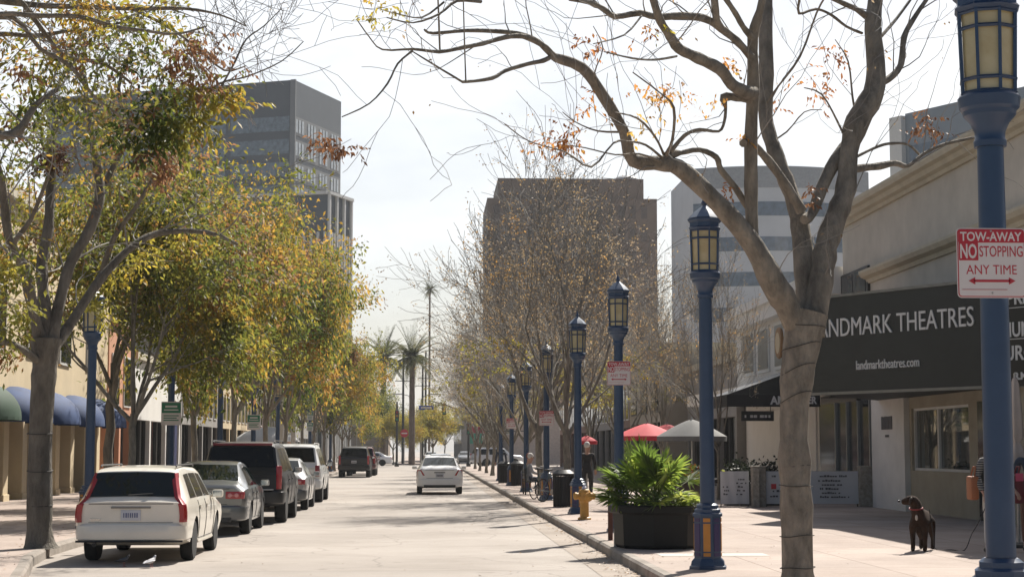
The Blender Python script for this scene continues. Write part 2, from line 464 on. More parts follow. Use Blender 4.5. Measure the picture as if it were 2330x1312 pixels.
# ---- cinema on the right
def yw(px): return XW * F / (px - 970) if px > 970 else 1e3
def yx(px, x=XW): return at_x(px, 1000, x).y
C = thing('cinema_building', 'grey beige cinema building with cream cornices behind the black marquee', 'building', (XW, 20, 0))
def L_(x, y, z): return (x - XW, y - 20, z)
Y0, Y1 = 18.0, yx(1925)
YP0, YP1 = yx(2070), yx(1995)          # white pillar
YA, YB = yx(2205), yx(2075)            # window
g = MB()
g.span(L_(XW, Y0, 5.5), L_(XW + 9, Y1, 8.15))
g.build('wall', M_STUCCO_GREY, C)
g = MB(); g.span(L_(XW + .02, Y0, 3.35), L_(XW + 9, yx(1990), 5.497)); g.build('stained_frieze', M_STAIN, C)
g = MB()
zs0, zs1 = 1.18, 2.72
g.span(L_(XW, Y0, .1), L_(XW + .3, YA, 3.348)); g.span(L_(XW, YB, .1), L_(XW + .3, YP0, 3.348))
g.span(L_(XW, YA, .1), L_(XW + .3, YB, zs0)); g.span(L_(XW, YA, zs1), L_(XW + .3, YB, 3.348))
g.build('lower_wall', M_TAN, C)
w = MB(); w.span(L_(XW + .12, YA + .05, zs0 + .05), L_(XW + .16, YB - .05, zs1 - .05))
wp = MB()
for a, b in ((YA, YA + .06), (YB - .06, YB), ((YA + YB) / 2 + .2, (YA + YB) / 2 + .3)): wp.span(L_(XW + .06, a, zs0), L_(XW + .14, b, zs1))
wp.span(L_(XW + .065, YA + .06, zs0), L_(XW + .135, YB - .06, zs0 + .06)); wp.span(L_(XW + .065, YA + .06, zs1 - .06), L_(XW + .135, YB - .06, zs1))
wo = wp.build('window', M_WFRAME, C); w.build('pane', glass('window_mirror', (0.05, 0.06, 0.06), .02, 1.0), wo)
g = MB(); g.span(L_(XW - .14, YP0 + .002, .1), L_(XW + .3, YP1, 3.34)); pl = g.build('white_pillar', M_OFFW, C)
g = MB(); yc = (YP0 + YP1) / 2; xx = XW - .145
for i, (wd, hh) in enumerate([(.07, .34), (.07, .33), (.04, .34), (.08, .34), (.06, .33), (.07, .34), (.08, .34)]):
    y = yc + .45 - i * .15; g.span(L_(xx - .02, y - wd * .75, 2.22), L_(xx, y + wd * .75, 2.22 + hh))
for i in range(4): g.span(L_(xx - .012, yc + .12 - i * .1, 2.02), L_(xx, yc + .17 - i * .1, 2.08))
g.build('emblem', M_INK, pl)
# dark glazed front beside the pillar
YG1 = 53.5
g = MB(); g.span(L_(XW + .25, YP1 + .003, .1), L_(XW + .3, YG1, 3.34)); gl = g.build('dark_shop_glazing', M_GLASSD, C)
g = MB()
for y in (YP1 + 1.4, YP1 + 2.7, YP1 + 4.0, YP1 + 5.4): g.span(L_(XW + .17, y, .2), L_(XW + .247, y + .07, 3.1))
g.build('mullion', mat('grey_metal', (0.28, 0.29, 0.29), .4, .05, metal=.6), gl)
# cornices: profile swept along the front
def cornice(x, ya, yb, z, prof, name, par):
    poly = [L_(x - d, ya, z + h) for d, h in prof]
    m = MB(); m.extr(poly, (0, yb - ya, 0)); return m.build(name, M_CORNICE, par)
cornice(XW, Y0, Y1 + .1, 8.15, [(-.5, .0), (.08, .0), (.12, .08), (.24, .12), (.30, .22), (.42, .26), (.46, .36), (.46, .44), (-.5, .44)], 'roof_cornice', C)
cornice(XW, Y0, yx(1985), 6.25, [(-.01, .0), (.06, .0), (.1, .1), (.24, .16), (.3, .26), (.3, .33), (-.01, .36)], 'band_cornice', C)
g = MB(); ya, yb = yx(1988) + .03, Y1 - .03
g.span(L_(XW - .08, ya, 5.95), L_(XW - .004, yb, 6.75)); fo = g.build('window', M_FRAME, C)
g = MB(); ym = (ya + yb) / 2
for a, b in ((ya + .2, ym - .15), (ym + .15, yb - .2)): g.span(L_(XW - .095, a, 6.02), L_(XW - .082, b, 6.68))
g.build('pane', M_GLASS, fo)
# doorway hidden behind the near lamp post
g = MB(); g.span(L_(XW - .03, YA - 2.6, .15), L_(XW - .004, YA - .7, 2.75)); g.build('doorway', M_GLASSD, C)

# ---- marquee: three cornered, hung on the wall
A0, A1, A2 = (XW - .02, 34.15), (9.0, 39.7), (XW - .02, 45.4)
MQ = thing('marquee', 'black three cornered cinema marquee lettered LANDMARK THEATRES, hung over the pavement', 'marquee', (A0[0], A0[1], 3.0))
lq = lambda p: (p[0] - A0[0], p[1] - A0[1])
g = MB(); g.prism([lq(A0), lq(A1), lq(A2)][::-1], 0.0, 2.22); g.build('panel', M_DKGREEN, MQ)
u = Vector((A0[0] - A1[0], A0[1] - A1[1], 0)); LEN = u.length; u.normalize()
nrm = Vector((u.y, -u.x, 0));  nrm = -nrm if nrm.y > 0 else nrm
g = MB()
for z0, z1 in ((-.045, .02), (2.2, 2.26)):
    a = Vector((*lq(A1), 0)); b = Vector((0, 0, 0))
    g.extr([a + nrm * .03 + Vector((0, 0, z0)), b + nrm * .03 + Vector((0, 0, z0)), b + nrm * .03 + Vector((0, 0, z1)), a + nrm * .03 + Vector((0, 0, z1))], -nrm * .027)
g.build('edge_trim', mat('tarnished_trim', (0.22, 0.22, 0.20), .5, .1, metal=.5), MQ)
def on_face(px, py):
    d = ray(px, py); a = Vector((A1[0], A1[1], 0)); t = (a - EYE).dot(nrm) / d.dot(nrm); return EYE + d * t
def face_text(m, body, pxl, pxr, z, size, bold=0.0):
    a, b = on_face(pxl, 800), on_face(pxr, 800)
    wd = (Vector((b.x, b.y, 0)) - Vector((a.x, a.y, 0))).length
    o = Vector((a.x - A0[0], a.y - A0[1], z - 3.0)) + nrm * .006
    m.text(body, size, FACE(o, u), .02, bold, width=wd)
g = MB(); face_text(g, 'LANDMARK THEATRES', 1851, 2219, 4.29, .60); g.build('lettering', M_LETTER, MQ)
g = MB(); face_text(g, 'landmarktheatres.com', 1949, 2092, 3.50, .30); g.build('web_address', M_LETTER, MQ)
# programme board: part of the same face, right of the lamp post
a = on_face(2284, 800); g = MB()
o = Vector((a.x - A0[0], a.y - A0[1], 0))
g.extr([o + nrm * .005 + Vector((0, 0, -.02)), nrm * .005 + u * .9 + Vector((0, 0, -.02)), nrm * .005 + u * .9 + Vector((0, 0, 2.0)), o + nrm * .005 + Vector((0, 0, 2.0))], nrm * .05)
bd = g.build('programme_board', mat('board_black', (0.010, 0.011, 0.010), .4), MQ)
g = MB()
def btext(body, pxl, z, size, wd):
    a = on_face(pxl, 800); g.text(body, size, FACE(Vector((a.x - A0[0], a.y - A0[1], z - 3.0)) + nrm * .058, u), .01, .008, width=wd)
btext('PRES', 2299, 4.66, .38, .75); btext('HUMA', 2289, 4.00, .42, .95); btext('URCE', 2291, 3.52, .42, .95); btext('R.M', 2312, 3.12, .2, .3)
for z in (4.58, 3.94): g.extr([o + nrm * .056 + Vector((0, 0, z - 3.0)), u * .9 + nrm * .056 + Vector((0, 0, z - 3.0)), u * .9 + nrm * .056 + Vector((0, 0, z - 2.985)), o + nrm * .056 + Vector((0, 0, z - 2.985))], nrm * .004)
g.build('lettering', M_LETTER, bd)

# ---- white two storey shop
def shop(name, label, x, side, y0, y1, h, wall, loc_x=None, storeys=1, front=M_GLASSD, band=None, win=None, roofm=None, cat='building', depth=9, sill=.5, ftop=2.9, group=None, winm=None, roof_h=.3):
    """a shop building whose front stands at x; side +1 = right of the street"""
    o = thing(name, label, cat, (x, y0, 0), 0, group)
    D = y1 - y0; s = side
    g = MB()
    nb = max(2, int(round(D / 4.2))); bw = D / nb; pil = .35
    g.span((0, 0, ftop + .1), (s * depth, D, h))
    g.span((s * .45, 0, .05), (s * depth, D, ftop + .098))
    for i in range(nb + 1):
        yy = min(max(i * bw, pil / 2), D - pil / 2); g.span((0, yy - pil / 2 + .001, .05), (s * .448, yy + pil / 2 - .001, ftop + .097))
    g.build('wall', wall, o)
    for i in range(nb):
        ya, yb = i * bw + pil / 2 + .01, (i + 1) * bw - pil / 2 - .01
        m = MB(); m.span((s * .28, ya, .15), (s * .4, yb, ftop + .09)); so = m.build('shop_window', front, o)
        m = MB()
        m.span((s * .2, ya, .15), (s * .277, yb, sill))
        for q in (0, .33, .66, 1): m.span((s * .19, ya + (yb - ya - .06) * q, sill + .002), (s * .276, ya + (yb - ya - .06) * q + .06, ftop + .085))
        m.build('frame', M_FRAME, so)
    if storeys > 1:
        sh = (h - ftop - .8) / (storeys - 1)
        for st in range(storeys - 1):
            zb = ftop + .55 + st * sh
            nw = win or nb * 2
            for i in range(nw):
                yc = D * (i + .5) / nw; ww = D / nw * .3
                m = MB(); m.span((-s * .05, yc - ww, zb), (-s * .003, yc + ww, zb + sh * .68)); wo = m.build('window', winm or M_WFRAME, o)
                m = MB(); m.span((-s * .065, yc - ww + .08, zb + .08), (-s * .052, yc - .03, zb + sh * .68 - .08)); m.span((-s * .065, yc + .03, zb + .08), (-s * .052, yc + ww - .08, zb + sh * .68 - .08)); m.build('pane', M_GLASS, wo)
    if roof_h:
        m = MB(); m.span((-s * .18, -.02, h + .002), (s * depth, D + .02, h + roof_h)); m.build('parapet', roofm or M_CORNICE, o)
    return o
W2 = thing('shop_building', 'white two storey shop with upper windows, between the cinema and the slender trees', 'building', (XW, Y1 + .15, 0))
D = 66.5 - Y1
g = MB(); g.span((0, .0, 3.4), (9, D, 6.9)); g.span((.35, .0, .05), (9, D, 3.398)); g.build('wall', M_OFFW, W2)
g = MB(); g.span((-.35, -.05, 6.25), (-.003, D, 6.75)); g.span((-.5, -.05, 6.752), (9, D, 7.05)); g.build('parapet', M_WHITEW, W2)
for pa, pb in ((1697, 1722), (1730, 1755), (1768, 1792), (1805, 1830)):
    ya, yb = yx(pb) - Y1 - .15, yx(pa) - Y1 - .15
    m = MB(); m.span((-.06, ya, 4.45), (-.003, yb, 6.1)); wo = m.build('window', M_WFRAME, W2)
    m = MB(); m.span((-.075, ya + .12, 4.57), (-.063, yb - .12, 5.98)); m.build('pane', glass('blind', (0.16, 0.17, 0.165), .3, .4), wo)
for ya, yb in ((1.0, 4.5), (5.0, 9.5), (10.2, D - .6)):
    m = MB(); m.span((.3, ya, .15), (.347, yb, 3.1)); m.build('shop_window', M_GLASSD if ya < 2 else M_WHITEW, W2)
m = MB(); m.span((-2.0, 5.5, 3.35), (-.003, D - .2, 3.75)); m.build('flat_canopy', M_WHITEW, W2)
# round orange sign fixed to the white shop
b = at_x(1773, 780, XW - .55); rs = thing('hanging_sign', 'round orange brown sign hung on the white shop above the awning', 'sign', b)
m = MB(); m.lathe([(.50, -.05), (.53, 0), (.50, .05)], 28, axis='X', sx=1.0); m.build('disc', mat('orange_brown_paint', (0.30, 0.16, 0.06), .6), rs, 40)
m = MB(); m.lathe([(.36, -.06), (.3, -.062)], 24, axis='X'); m.build('ring', M_CREAM, rs); m = MB(); m.span((.052, -.03, -.03), (.56, .03, .03)); m.build('bracket', M_BLACK, rs)

# black awning over the patio, its side turned to the camera
AWY0, AWY1 = 51.2, 54.6
aw = thing('awning', 'black sloping awning lettered AM over the restaurant patio', 'awning', (XW - .3, AWY0, 0))
xa = at_y(1655, 900, AWY0).x - XW + .3
g = MB(); g.extr([(0, 0, 3.35), (xa, 0, 3.35), (0, 0, 4.35)], (0, AWY1 - AWY0, 0)); g.build('canopy', M_BLACK, aw)
g = MB(); g.span((xa, -.02, 2.98), (0, .0, 3.348)); g.span((xa - .02, -.02, 2.98), (xa, AWY1 - AWY0, 3.348)); va = g.build('valance', mat('black_canvas', (0.010, 0.010, 0.011), .8), aw)
g = MB(); p = at_y(1752, 908, AWY0); g.text('AM', .34, FACE((p.x - XW + .3, -.024, 3.06), FRONT), .004, .012, width=.46); g.build('lettering', M_LETTER, va); g = MB()
p = at_y(1838, 908, AWY0); g.text('ER', .30, FACE((p.x - XW + .3, -.024, 3.08), FRONT), .004, .012, width=.27); g.build('lettering', M_LETTER, va)
p = at_y(1690, 930, AWY0 + .4)
sg = thing('hanging_sign', 'small black sign board with pale characters hung under the awning', 'sign', (p.x, AWY0 + .4, 2.55))
m = MB(); m.box((.45, 0, .16), (1.0, .05, .3), ch=.01); bo = m.build('board', M_BLACK, sg)
m = MB()
for i, (x_, w_) in enumerate([(.05, .05), (.22, .09), (.33, .1), (.52, .12), (.66, .08), (.78, .06)]): m.span((x_, -.032, .11), (x_ + w_, -.027, .19))
m.build('lettering', M_LETTER, bo)
m = MB(); m.tube([(.05, 0, .3), (.05, 0, .5)], .012, 6); m.tube([(.85, 0, .3), (.85, 0, .5)], .012, 6); m.build('hanger', M_BLACK, sg)

# patio barrier: two banners between three stone posts
BY = 46.3
def bx(px): return at_y(px, 1100, BY).x
for pa, pb, lab in ((1706, 1722, 'rough stone post at the left end of the patio banners'), (1722, 1741, 'pale stone post in the middle between the two patio banners'), (1954, 1990, 'broad stone post at the right end of the patio banners by the white pillar')):
    x0, x1 = bx(pa), bx(pb); dy = .25 if pa == 1706 else 0
    o = thing('stone_post', lab, 'post', ((x0 + x1) / 2, BY - dy, ZS), 0, 'stone posts of the patio')
    m = MB(); m.box((0, 0, .53), (x1 - x0 - .01, .3, 1.06), ch=.02); m.build('shaft', M_STONE, o)
    m = MB(); m.box((0, 0, 1.085), (x1 - x0 + .02, .34, .045), ch=.012); m.build('cap', M_STONE, o)
def banner(pa, pb, lab, lines, red=None):
    x0, x1 = bx(pa), bx(pb); o = thing('banner', lab, 'banner', (x0, BY, ZS), 0, 'patio banners')
    W = x1 - x0; m = MB()
    nx = 14; vs, fs = [], []
    for i in range(nx + 1):
        for j in range(5):
            vs.append((W * i / nx, -.012 + .012 * math.sin(i * 1.3 + j * .8), .08 + .88 * j / 4))
    for i in range(nx):
        for j in range(4): a = i * 5 + j; fs.append((a, a + 5, a + 6, a + 1))
    m.add(vs, fs); sh = m.build('sheet', M_BANNER, o, 180)
    rn = random.Random(int(pa)); t = MB(); tr = MB()
    for (fx, z, h, n) in lines:      # faint lines of writing, not legible in the photograph
        x = W * fx
        for i in range(n):
            wd = rn.uniform(.03, .07)
            if rn.random() < .18: x += .05
            t.span((x, -.032, z), (x + wd, -.027, z + h * rn.choice((.7, .7, 1)))); x += wd + .014
    t.build('writing', M_INK, sh)
    if red: tr.box((W * red[0], -.03, red[1]), (.14, .006, .14)); tr.build('red_mark', M_REDINK, sh)
    m = MB()
    for x in (.02, W - .02): m.tube([(x, .05, 0), (x, .05, .98)], .018, 6)
    m.tube([(.02, .05, .95), (W - .02, .05, .95)], .015, 6); m.build('frame', M_BLACK, o)
banner(1639, 1704, 'narrow white patio banner with columns of grey writing, leftmost', [(.08, .52, .05, 2), (.12, .42, .05, 3), (.1, .32, .05, 2), (.55, .72, .05, 3), (.55, .62, .04, 3), (.6, .52, .05, 2), (.58, .42, .05, 3), (.55, .32, .05, 2)])
banner(1743, 1953, 'wide white patio banner with lines of grey writing beside the broad stone post', [(.56, .80, .055, 11), (.56, .68, .055, 8), (.6, .57, .055, 7), (.56, .46, .055, 7), (.6, .35, .05, 7), (.56, .24, .055, 11), (.04, .26, .05, 3), (.06, .8, .07, 2), (.05, .4, .06, 3)], (.08, .55))

# ---- right row farther down, then left row
M_BRICKR = mat('reddish_brown_wall', (0.20, 0.13, 0.10), .9, .15, 2, bump=.2)
M_GREYW = mat('grey_shop_wall', (0.25, 0.24, 0.225), .9, .1, 1.5, bump=.15)
M_ROOFG = mat('roof_edge_grey', (0.3, 0.29, 0.27), .8)
M_PINK = mat('orange_pink_stucco', (0.50, 0.25, 0.15), .85, .08, 1.2, bump=.12)
GR, GLB = 'shops along the right side', 'shops along the left side'
o = shop('shop_building', 'grey shop with plain parapet next to the white two storey shop', XW, 1, 66.8, 79.5, 5.2, M_GREYW, group=GR)
o = shop('shop_building', 'tan blank walled building standing taller behind the red umbrella', XW - 1.2, 1, 79.8, 92.0, 6.4, mat('tan_wall', (0.36, 0.32, 0.26), .85, .06, .6, bump=.08), storeys=2, win=3, winm=M_FRAME, group=GR)
o = shop('shop_building', 'dark brown shop front behind the parked bicycles', XW, 1, 92.3, 108, 7.2, M_BRICKR, storeys=2, group=GR)
o = shop('shop_building', 'grey two storey shop far down the right pavement', XW, 1, 108.3, 128, 8.0, M_GREYW, storeys=2, group=GR)
o = shop('shop_building', 'last brown shop of the right row before the crossing', XW, 1, 128.3, 156, 7.0, M_BRICKR, storeys=2, group=GR)

XLW = -12.6
CB = thing('shop_building', 'cream shop building with tall pilasters and a row of domed awnings', 'building', (XLW, 34, 0))
g = MB(); D = 68.2 - 34
g.span((-9, 0, 2.9), (0, D, 9.2)); g.span((-9, 0, .05), (-.9, D, 2.898))
g.build('wall', M_CREAM, CB)
for i in range(14):
    y = 1.4 + i * (D - 2.8) / 13
    m = MB(); m.box((-.28, y, 1.48), (.52, .62, 2.83), ch=.03); m.box((-.28, y, .2), (.6, .72, .3), ch=.02); m.build('pilaster', M_CREAM, CB)
for i in range(13):
    y = 1.4 + (i + .5) * (D - 2.8) / 13
    m = MB(); m.span((-.88, y - .95, .15), (-.8, y + .95, 2.85)); d_ = m.build('shop_window', M_GLASSD, CB)
    m = MB(); m.span((-.79, y - .04, .15), (-.75, y + .04, 2.85)); m.span((-.79, y - .95, .15), (-.755, y - .043, .4)); m.span((-.79, y + .043, .15), (-.755, y + .95, .4)); m.build('frame', M_FRAME, d_)
for i in range(7):
    y = 2.6 + i * 4.7
    m = MB(); m.span((.003, y - .9, 4.6), (.06, y + .9, 6.6)); wo = m.build('window', M_WFRAME, CB)
    m = MB(); m.span((.063, y - .8, 4.7), (.075, y - .05, 6.5)); m.span((.063, y + .05, 4.7), (.075, y + .8, 6.5)); m.build('pane', M_GLASS, wo)
m = MB(); m.span((-9, -.1, 9.202), (.3, D + .1, 9.6)); m.build('parapet', M_CORNICE, CB)
def dome_awning(y, wd, m_, lab, z0=2.6, rise=1.0, out=1.2):
    o = thing('domed_awning', lab, 'awning', (XLW + .08, y, z0), 0, 'domed awnings on the cream building')
    vs, fs = [], []
    n, k = 14, 10
    for i in range(n + 1):
        a = PI * i / n
        for j in range(k + 1):
            e = PI / 2 * j / k
            vs.append((out * math.sin(a) * math.cos(e) + .0, -wd / 2 * math.cos(a) * math.cos(e), rise * math.sin(e)))
    for i in range(n):
        for j in range(k): a = i * (k + 1) + j; fs.append((a, a + 1, a + k + 2, a + k + 1))
    mb = MB(); mb.add(vs, fs)
    vs2 = [(v[0] * .97, v[1] * .97, v[2] * .97 - .01) for v in vs]; mb.add(vs2, [f[::-1] for f in fs]); mb.build('canopy', m_, o, 50)
    mb = MB(); pts = [(out * 1.0 * math.sin(PI * i / n), -wd / 2 * math.cos(PI * i / n), -.09) for i in range(n + 1)]
    vs = []
    for p in pts: vs += [p, (p[0], p[1], .0)]
    mb.add(vs, [(2 * i, 2 * i + 2, 2 * i + 3, 2 * i + 1) for i in range(n)]); mb.add([(v[0] * .97, v[1] * .97, v[2]) for v in vs], [(2 * i + 1, 2 * i + 3, 2 * i + 2, 2 * i) for i in range(n)]); mb.build('valance', m_, o)
M_GAWN = mat('green_canvas', (0.006, 0.034, 0.015), .8, .25, 1.2)
M_BAWN = mat('blue_canvas', (0.015, 0.042, 0.125), .8, .3, 1.2)
for y, m_, lab in ((41.5, M_GAWN, 'dark green domed awning just left of the frame edge'), (48.3, M_GAWN, 'dark green domed awning at the left edge behind the near tree'), (52.4, M_BAWN, 'blue domed awning partly hidden by the near tree trunk'), (56.6, M_BAWN, 'middle blue domed awning right of the near trunk'), (60.8, M_BAWN, 'blue domed awning behind the first left lamp post'), (65.2, M_BAWN, 'brightest blue domed awning, rightmost of the row')):
    dome_awning(y, 3.6, m_, lab)
o = shop('shop_building', 'narrow orange pink shop right of the blue awnings', XLW, -1, 68.5, 74.0, 6.8, M_PINK, storeys=2, win=2, group=GLB)
o = shop('shop_building', 'white low shop with bright pillars behind the second and third left trees', XLW, -1, 74.3, 88.5, 5.6, M_WHITEW, group=GLB)
m = MB(); m.span((.003, 10.6, .15), (.25, 11.5, 3.0)); m.build('blue_panel', mat('navy_paint', (0.02, 0.03, 0.10), .5), o)
m = MB(); m.span((.003, 10.0, .15), (.24, 10.55, 3.0)); m.build('red_panel', mat('brick_red_paint', (0.35, 0.07, 0.05), .6), o)
o = shop('shop_building', 'grey brown shop in the shade of the left trees', XLW, -1, 88.8, 106, 7.4, M_GREYW, storeys=2, group=GLB)
o = shop('shop_building', 'cream shop with white roof edge far down the left pavement', XLW, -1, 106.3, 128, 6.0, M_CREAM, storeys=2, roofm=M_WHITEW, group=GLB)
o = shop('shop_building', 'last brown shop of the left row before the crossing', XLW, -1, 128.3, 156, 7.6, M_BRICKR, storeys=2, group=GLB)
pk = thing('kiosk', 'small pink kiosk with white scalloped roof under the left trees', 'kiosk', (-9.2, 100, ZS))
m = MB(); m.box((0, 0, 1.0), (2.6, 2.4, 2.0), ch=.02); m.build('wall', mat('pale_pink_wall', (0.55, 0.36, 0.28), .8), pk)
m = MB(); m.lathe([(1.9, 2.0), (1.75, 2.25), (1.3, 2.55), (.5, 2.8), (.05, 2.86)], 20); m.build('roof', M_WHITEW, pk, 40)
for i in range(5): m = MB(); m.box((-1 + i * .5, -1.215, 1.1), (.28, .03, 1.5)); m.build('panel', M_WHITEW, pk)

# ---- beyond the crossing
FB = 'low buildings beyond the crossing'
o = shop('far_building', 'grey flat roofed low building with wide eaves beyond the crossing', -14.5, -1, 190, 225, 6.6, M_GREYW, roofm=M_ROOFG, group=FB)
ob = thing('far_building', 'brown flat roofed building straight ahead, left of the feather palm', 'building', (-8.6, 236, 0), 0, FB)
m = MB(); m.span((-6, 0, 0), (3.4, 14, 6.6)); m.build('wall', mat('far_brown', (0.27, 0.22, 0.18), .9), ob)
m = MB(); m.span((-6.3, -1.2, 6.602), (4.6, 14, 7.3)); m.build('roof', M_ROOFG, ob)
m = MB(); m.span((-4.4, -.06, 2.6), (-1.8, -.003, 5.6)); m.build('window', M_GLASSD, ob)
o = shop('far_building', 'pinkish hazy building on the right beyond the traffic lights', 9.6, 1, 190, 230, 6.0, mat('far_pink', (0.5, 0.40, 0.33), .9), storeys=2, group=FB)
o = shop('far_building', 'pale yellow hazy building farther on the right', 8.2, 1, 236, 290, 7.0, mat('far_yellow', (0.55, 0.46, 0.30), .9), storeys=2, group=FB)
o = shop('far_building', 'distant greyish building closing the street on the right', 6.8, 1, 330, 420, 10, M_GREYW, storeys=3, group=FB)
o = shop('far_building', 'distant pale building closing the street on the left', -16, -1, 300, 400, 10, M_OFFW, storeys=3, group=FB)

# ---- towers
M_T_DARK = mat('dark_tower_cladding', (0.085, 0.097, 0.108), .45, .08, .2)
M_T_BAND = glass('tower_band', (0.16, 0.19, 0.21), .12, .6)
M_T_GRID = mat('grey_tower_grid', (0.20, 0.205, 0.205), .6, .06, .3)
M_T_WIN = glass('tower_window', (0.42, 0.46, 0.48), .15, .6)
M_FIN = mat('white_tower_fins', (0.62, 0.61, 0.58), .7, .04)
ANG = R(-21.2)
def tower_local(px, Y): return at_y(px, 1000, Y).x
T1 = thing('office_tower', 'tall dark grey tower with banded left face and white gridded right face', 'tower', (tower_local(660, 260), 260, 0), ANG)
W_, D_, H_ = 44.0, 17.6, 58.3
m = MB(); m.span((-W_, 0, 0), (0, D_, H_)); m.build('wall', M_T_DARK, T1)
fl = 3.55; z0 = H_ - 5.6
for k in range(13):
    z = z0 - k * fl
    for q in range(4):
        m = MB(); m.span((-W_ + .6 + q * 10.9, -.12, z - 2.3), (-W_ + .6 + q * 10.9 + 10.0, -.003, z)); m.build('window_band', M_T_BAND, T1)
for k in range(13):
    z = z0 - k * fl
    m = MB()
    m.span((.003, .3, z - 2.9), (.10, D_ - .3, z - .02))
    gb = m.build('window', M_T_GRID, T1)
    m = MB()
    for i in range(16):
        y = .4 + i * 1.1
        if i % 4 != 3: m.span((.103, y, z - 2.5), (.15, y + .7, z - .4))
        else: m.build('pane', M_T_WIN, gb); m = MB()
m = MB(); m.span((-.5, -.35, 0), (.36, -.003, H_)); m.build('corner_fin', M_T_GRID, T1)
T2 = thing('office_tower', 'lower pale tower with white vertical fins and a black band under the roof', 'tower', (tower_local(740, 220), 220, 0), ANG)
W_, D_, H_ = 16.0, 7.6, 34.6
m = MB(); m.span((-W_, 0, 0), (0, D_, H_)); m.build('wall', M_T_DARK, T2)
m = MB()
for i in range(10): m.span((.003, i * .78 + .02, 0), (.32, i * .78 + (.3 if i % 3 else .44), H_ - 4.9 if i % 3 else H_ - .02))
m.span((.002, -.02, H_ + .002), (.4, D_, H_ + .4)); m.build('fins', M_FIN, T2)
m = MB()
for i in range(16): m.span((-.4 - i * 1.0, -.3, 0), (-.05 - i * 1.0, -.003, H_ - 4.9))
m.build('fins', M_FIN, T2)
m = MB(); m.span((-W_, -.35, H_ + .002), (0, D_, H_ + .4)); m.build('roof_edge', M_FIN, T2)
T3 = thing('office_tower', 'broad brown stepped tower seen through the bare trees in the middle', 'tower', (tower_local(1304, 240), 240, 0), 0)
M_T_BRN = mat('brown_tower_stone', (0.15, 0.108, 0.082), .8, .08, .3)
s3 = F / 240
hw = 392 / 2 / s3; h1 = 1.7 + 575 / s3; h2 = 1.7 + 622 / s3
m = MB(); m.span((-hw, 0, 0), (hw, 18, h1)); m.span((-hw + 25 / s3, .4, h1), (hw - 30 / s3, 17, h2)); m.build('wall', M_T_BRN, T3)
for k in range(10):
    m = MB()
    for i in range(14): m.span((-hw + .9 + i * 1.62, -.05, h1 - 2.9 - k * 3.3), (-hw + 1.75 + i * 1.62, -.003, h1 - 1.0 - k * 3.3))
    m.build('window_row', glass('brown_tower', (0.10, 0.075, 0.06), .3, .3), T3)
m = MB(); m.lathe([(1.7, h2), (1.7, h2 + .9), (1.3, h2 + 1.2)], 18, c=(8.4, 6, 0)); m.build('roof_tank', mat('pale_tank', (0.5, 0.5, 0.5), .6), T3)
T4 = thing('office_tower', 'white curved front tower with grey window bands, behind the large bare tree', 'tower', (tower_local(1800, 190), 190, 0), 0)
s4 = F / 190; hw = 212 / s4; n = 14
poly = [(-hw + 2 * hw * i / n, 3.2 * (abs(i / n - .45) * 2) ** 2) for i in range(n + 1)]
H4 = 1.7 + 655 / s4
M_T_WHT = mat('pale_tower_wall', (0.52, 0.53, 0.545), .7, .05, .3); M_T_BLU = glass('blue_grey', (0.13, 0.16, 0.20), .15, .6)
m = MB(); m.prism(poly + [(hw, 20), (-hw, 20)], 0, H4); m.build('wall', M_T_WHT, T4)
for k in range(8):
    z1 = H4 - .1 - k * 4.0
    m = MB()
    for i in range(n):
        (xa_, ya_), (xb_, yb_) = poly[i], poly[i + 1]
        top_, bot_ = (z1, z1 - 2.4) if k == 0 else (z1, z1 - 1.6)
        m.add([(xa_, ya_ - .06, bot_), (xb_, yb_ - .06, bot_), (xb_, yb_ - .06, top_), (xa_, ya_ - .06, top_), (xa_, ya_ - .003, bot_), (xb_, yb_ - .003, bot_), (xb_, yb_ - .003, top_), (xa_, ya_ - .003, top_)],
              [(0, 1, 2, 3), (3, 2, 6, 7), (4, 5, 1, 0)])
    m.build('window_band', mat('grey_cap', (0.30, 0.31, 0.32), .6) if k == 0 else M_T_BLU, T4)
T5 = thing('office_tower', 'blue grey tower with a bright white edge, behind the cinema roof', 'tower', (tower_local(2055, 150), 150, 0), R(-61))
s5 = F / 150
H5 = 1.7 + 775 / s5
m = MB(); m.span((1.1, 0, 0), (34, 14, H5)); m.build('wall', mat('blue_grey_cladding', (0.20, 0.235, 0.27), .5, .06, .3), T5)
m = MB(); m.span((-.4, -.5, 0), (1.098, 14, H5 - .2)); m.build('white_edge', M_FIN, T5)
for k in range(8):
    for q in range(3):
        m = MB(); m.span((1.6 + q * 10.6, -.08, H5 - 5.2 - k * 3.6), (11.6 + q * 10.6, -.003, H5 - 3.0 - k * 3.6)); m.build('window_band', M_T_BLU, T5)
    m = MB()
    m.span((1.3, -.16, H5 - 5.9 - k * 3.6), (34, -.082, H5 - 5.3 - k * 3.6)); m.build('ledge', M_T_WHT, T5)
# ------------------------------------------------------------------ trees
M_BARK = mat('grey_brown_bark', (0.075, 0.066, 0.053), 0.9, 0, 5.5, bump=1.0, bscale=22, bdist=.06, c2=(0.21, 0.188, 0.152), stretch=(1, 1, 0.35))
M_BARK_PALE = mat('pale_grey_bark', (0.115, 0.103, 0.083), 0.9, 0, 7.0, bump=1.0, bscale=20, bdist=.06, c2=(0.30, 0.268, 0.215), stretch=(1, 1, 0.4))
M_TWIG = mat('grey_twig', (0.155, 0.147, 0.132), 0.9, 0, 2.0, c2=(0.345, 0.33, 0.30))
M_WIRE = mat('dark_light_string', (0.035, 0.032, 0.028), 0.7)
GRN, OLV, YGR = (0.066, 0.088, 0.018), (0.165, 0.160, 0.030), (0.22, 0.195, 0.032)
GLD, ORG, BRN, DRB = (0.37, 0.235, 0.04), (0.30, 0.14, 0.045), (0.20, 0.105, 0.05), (0.13, 0.065, 0.035)
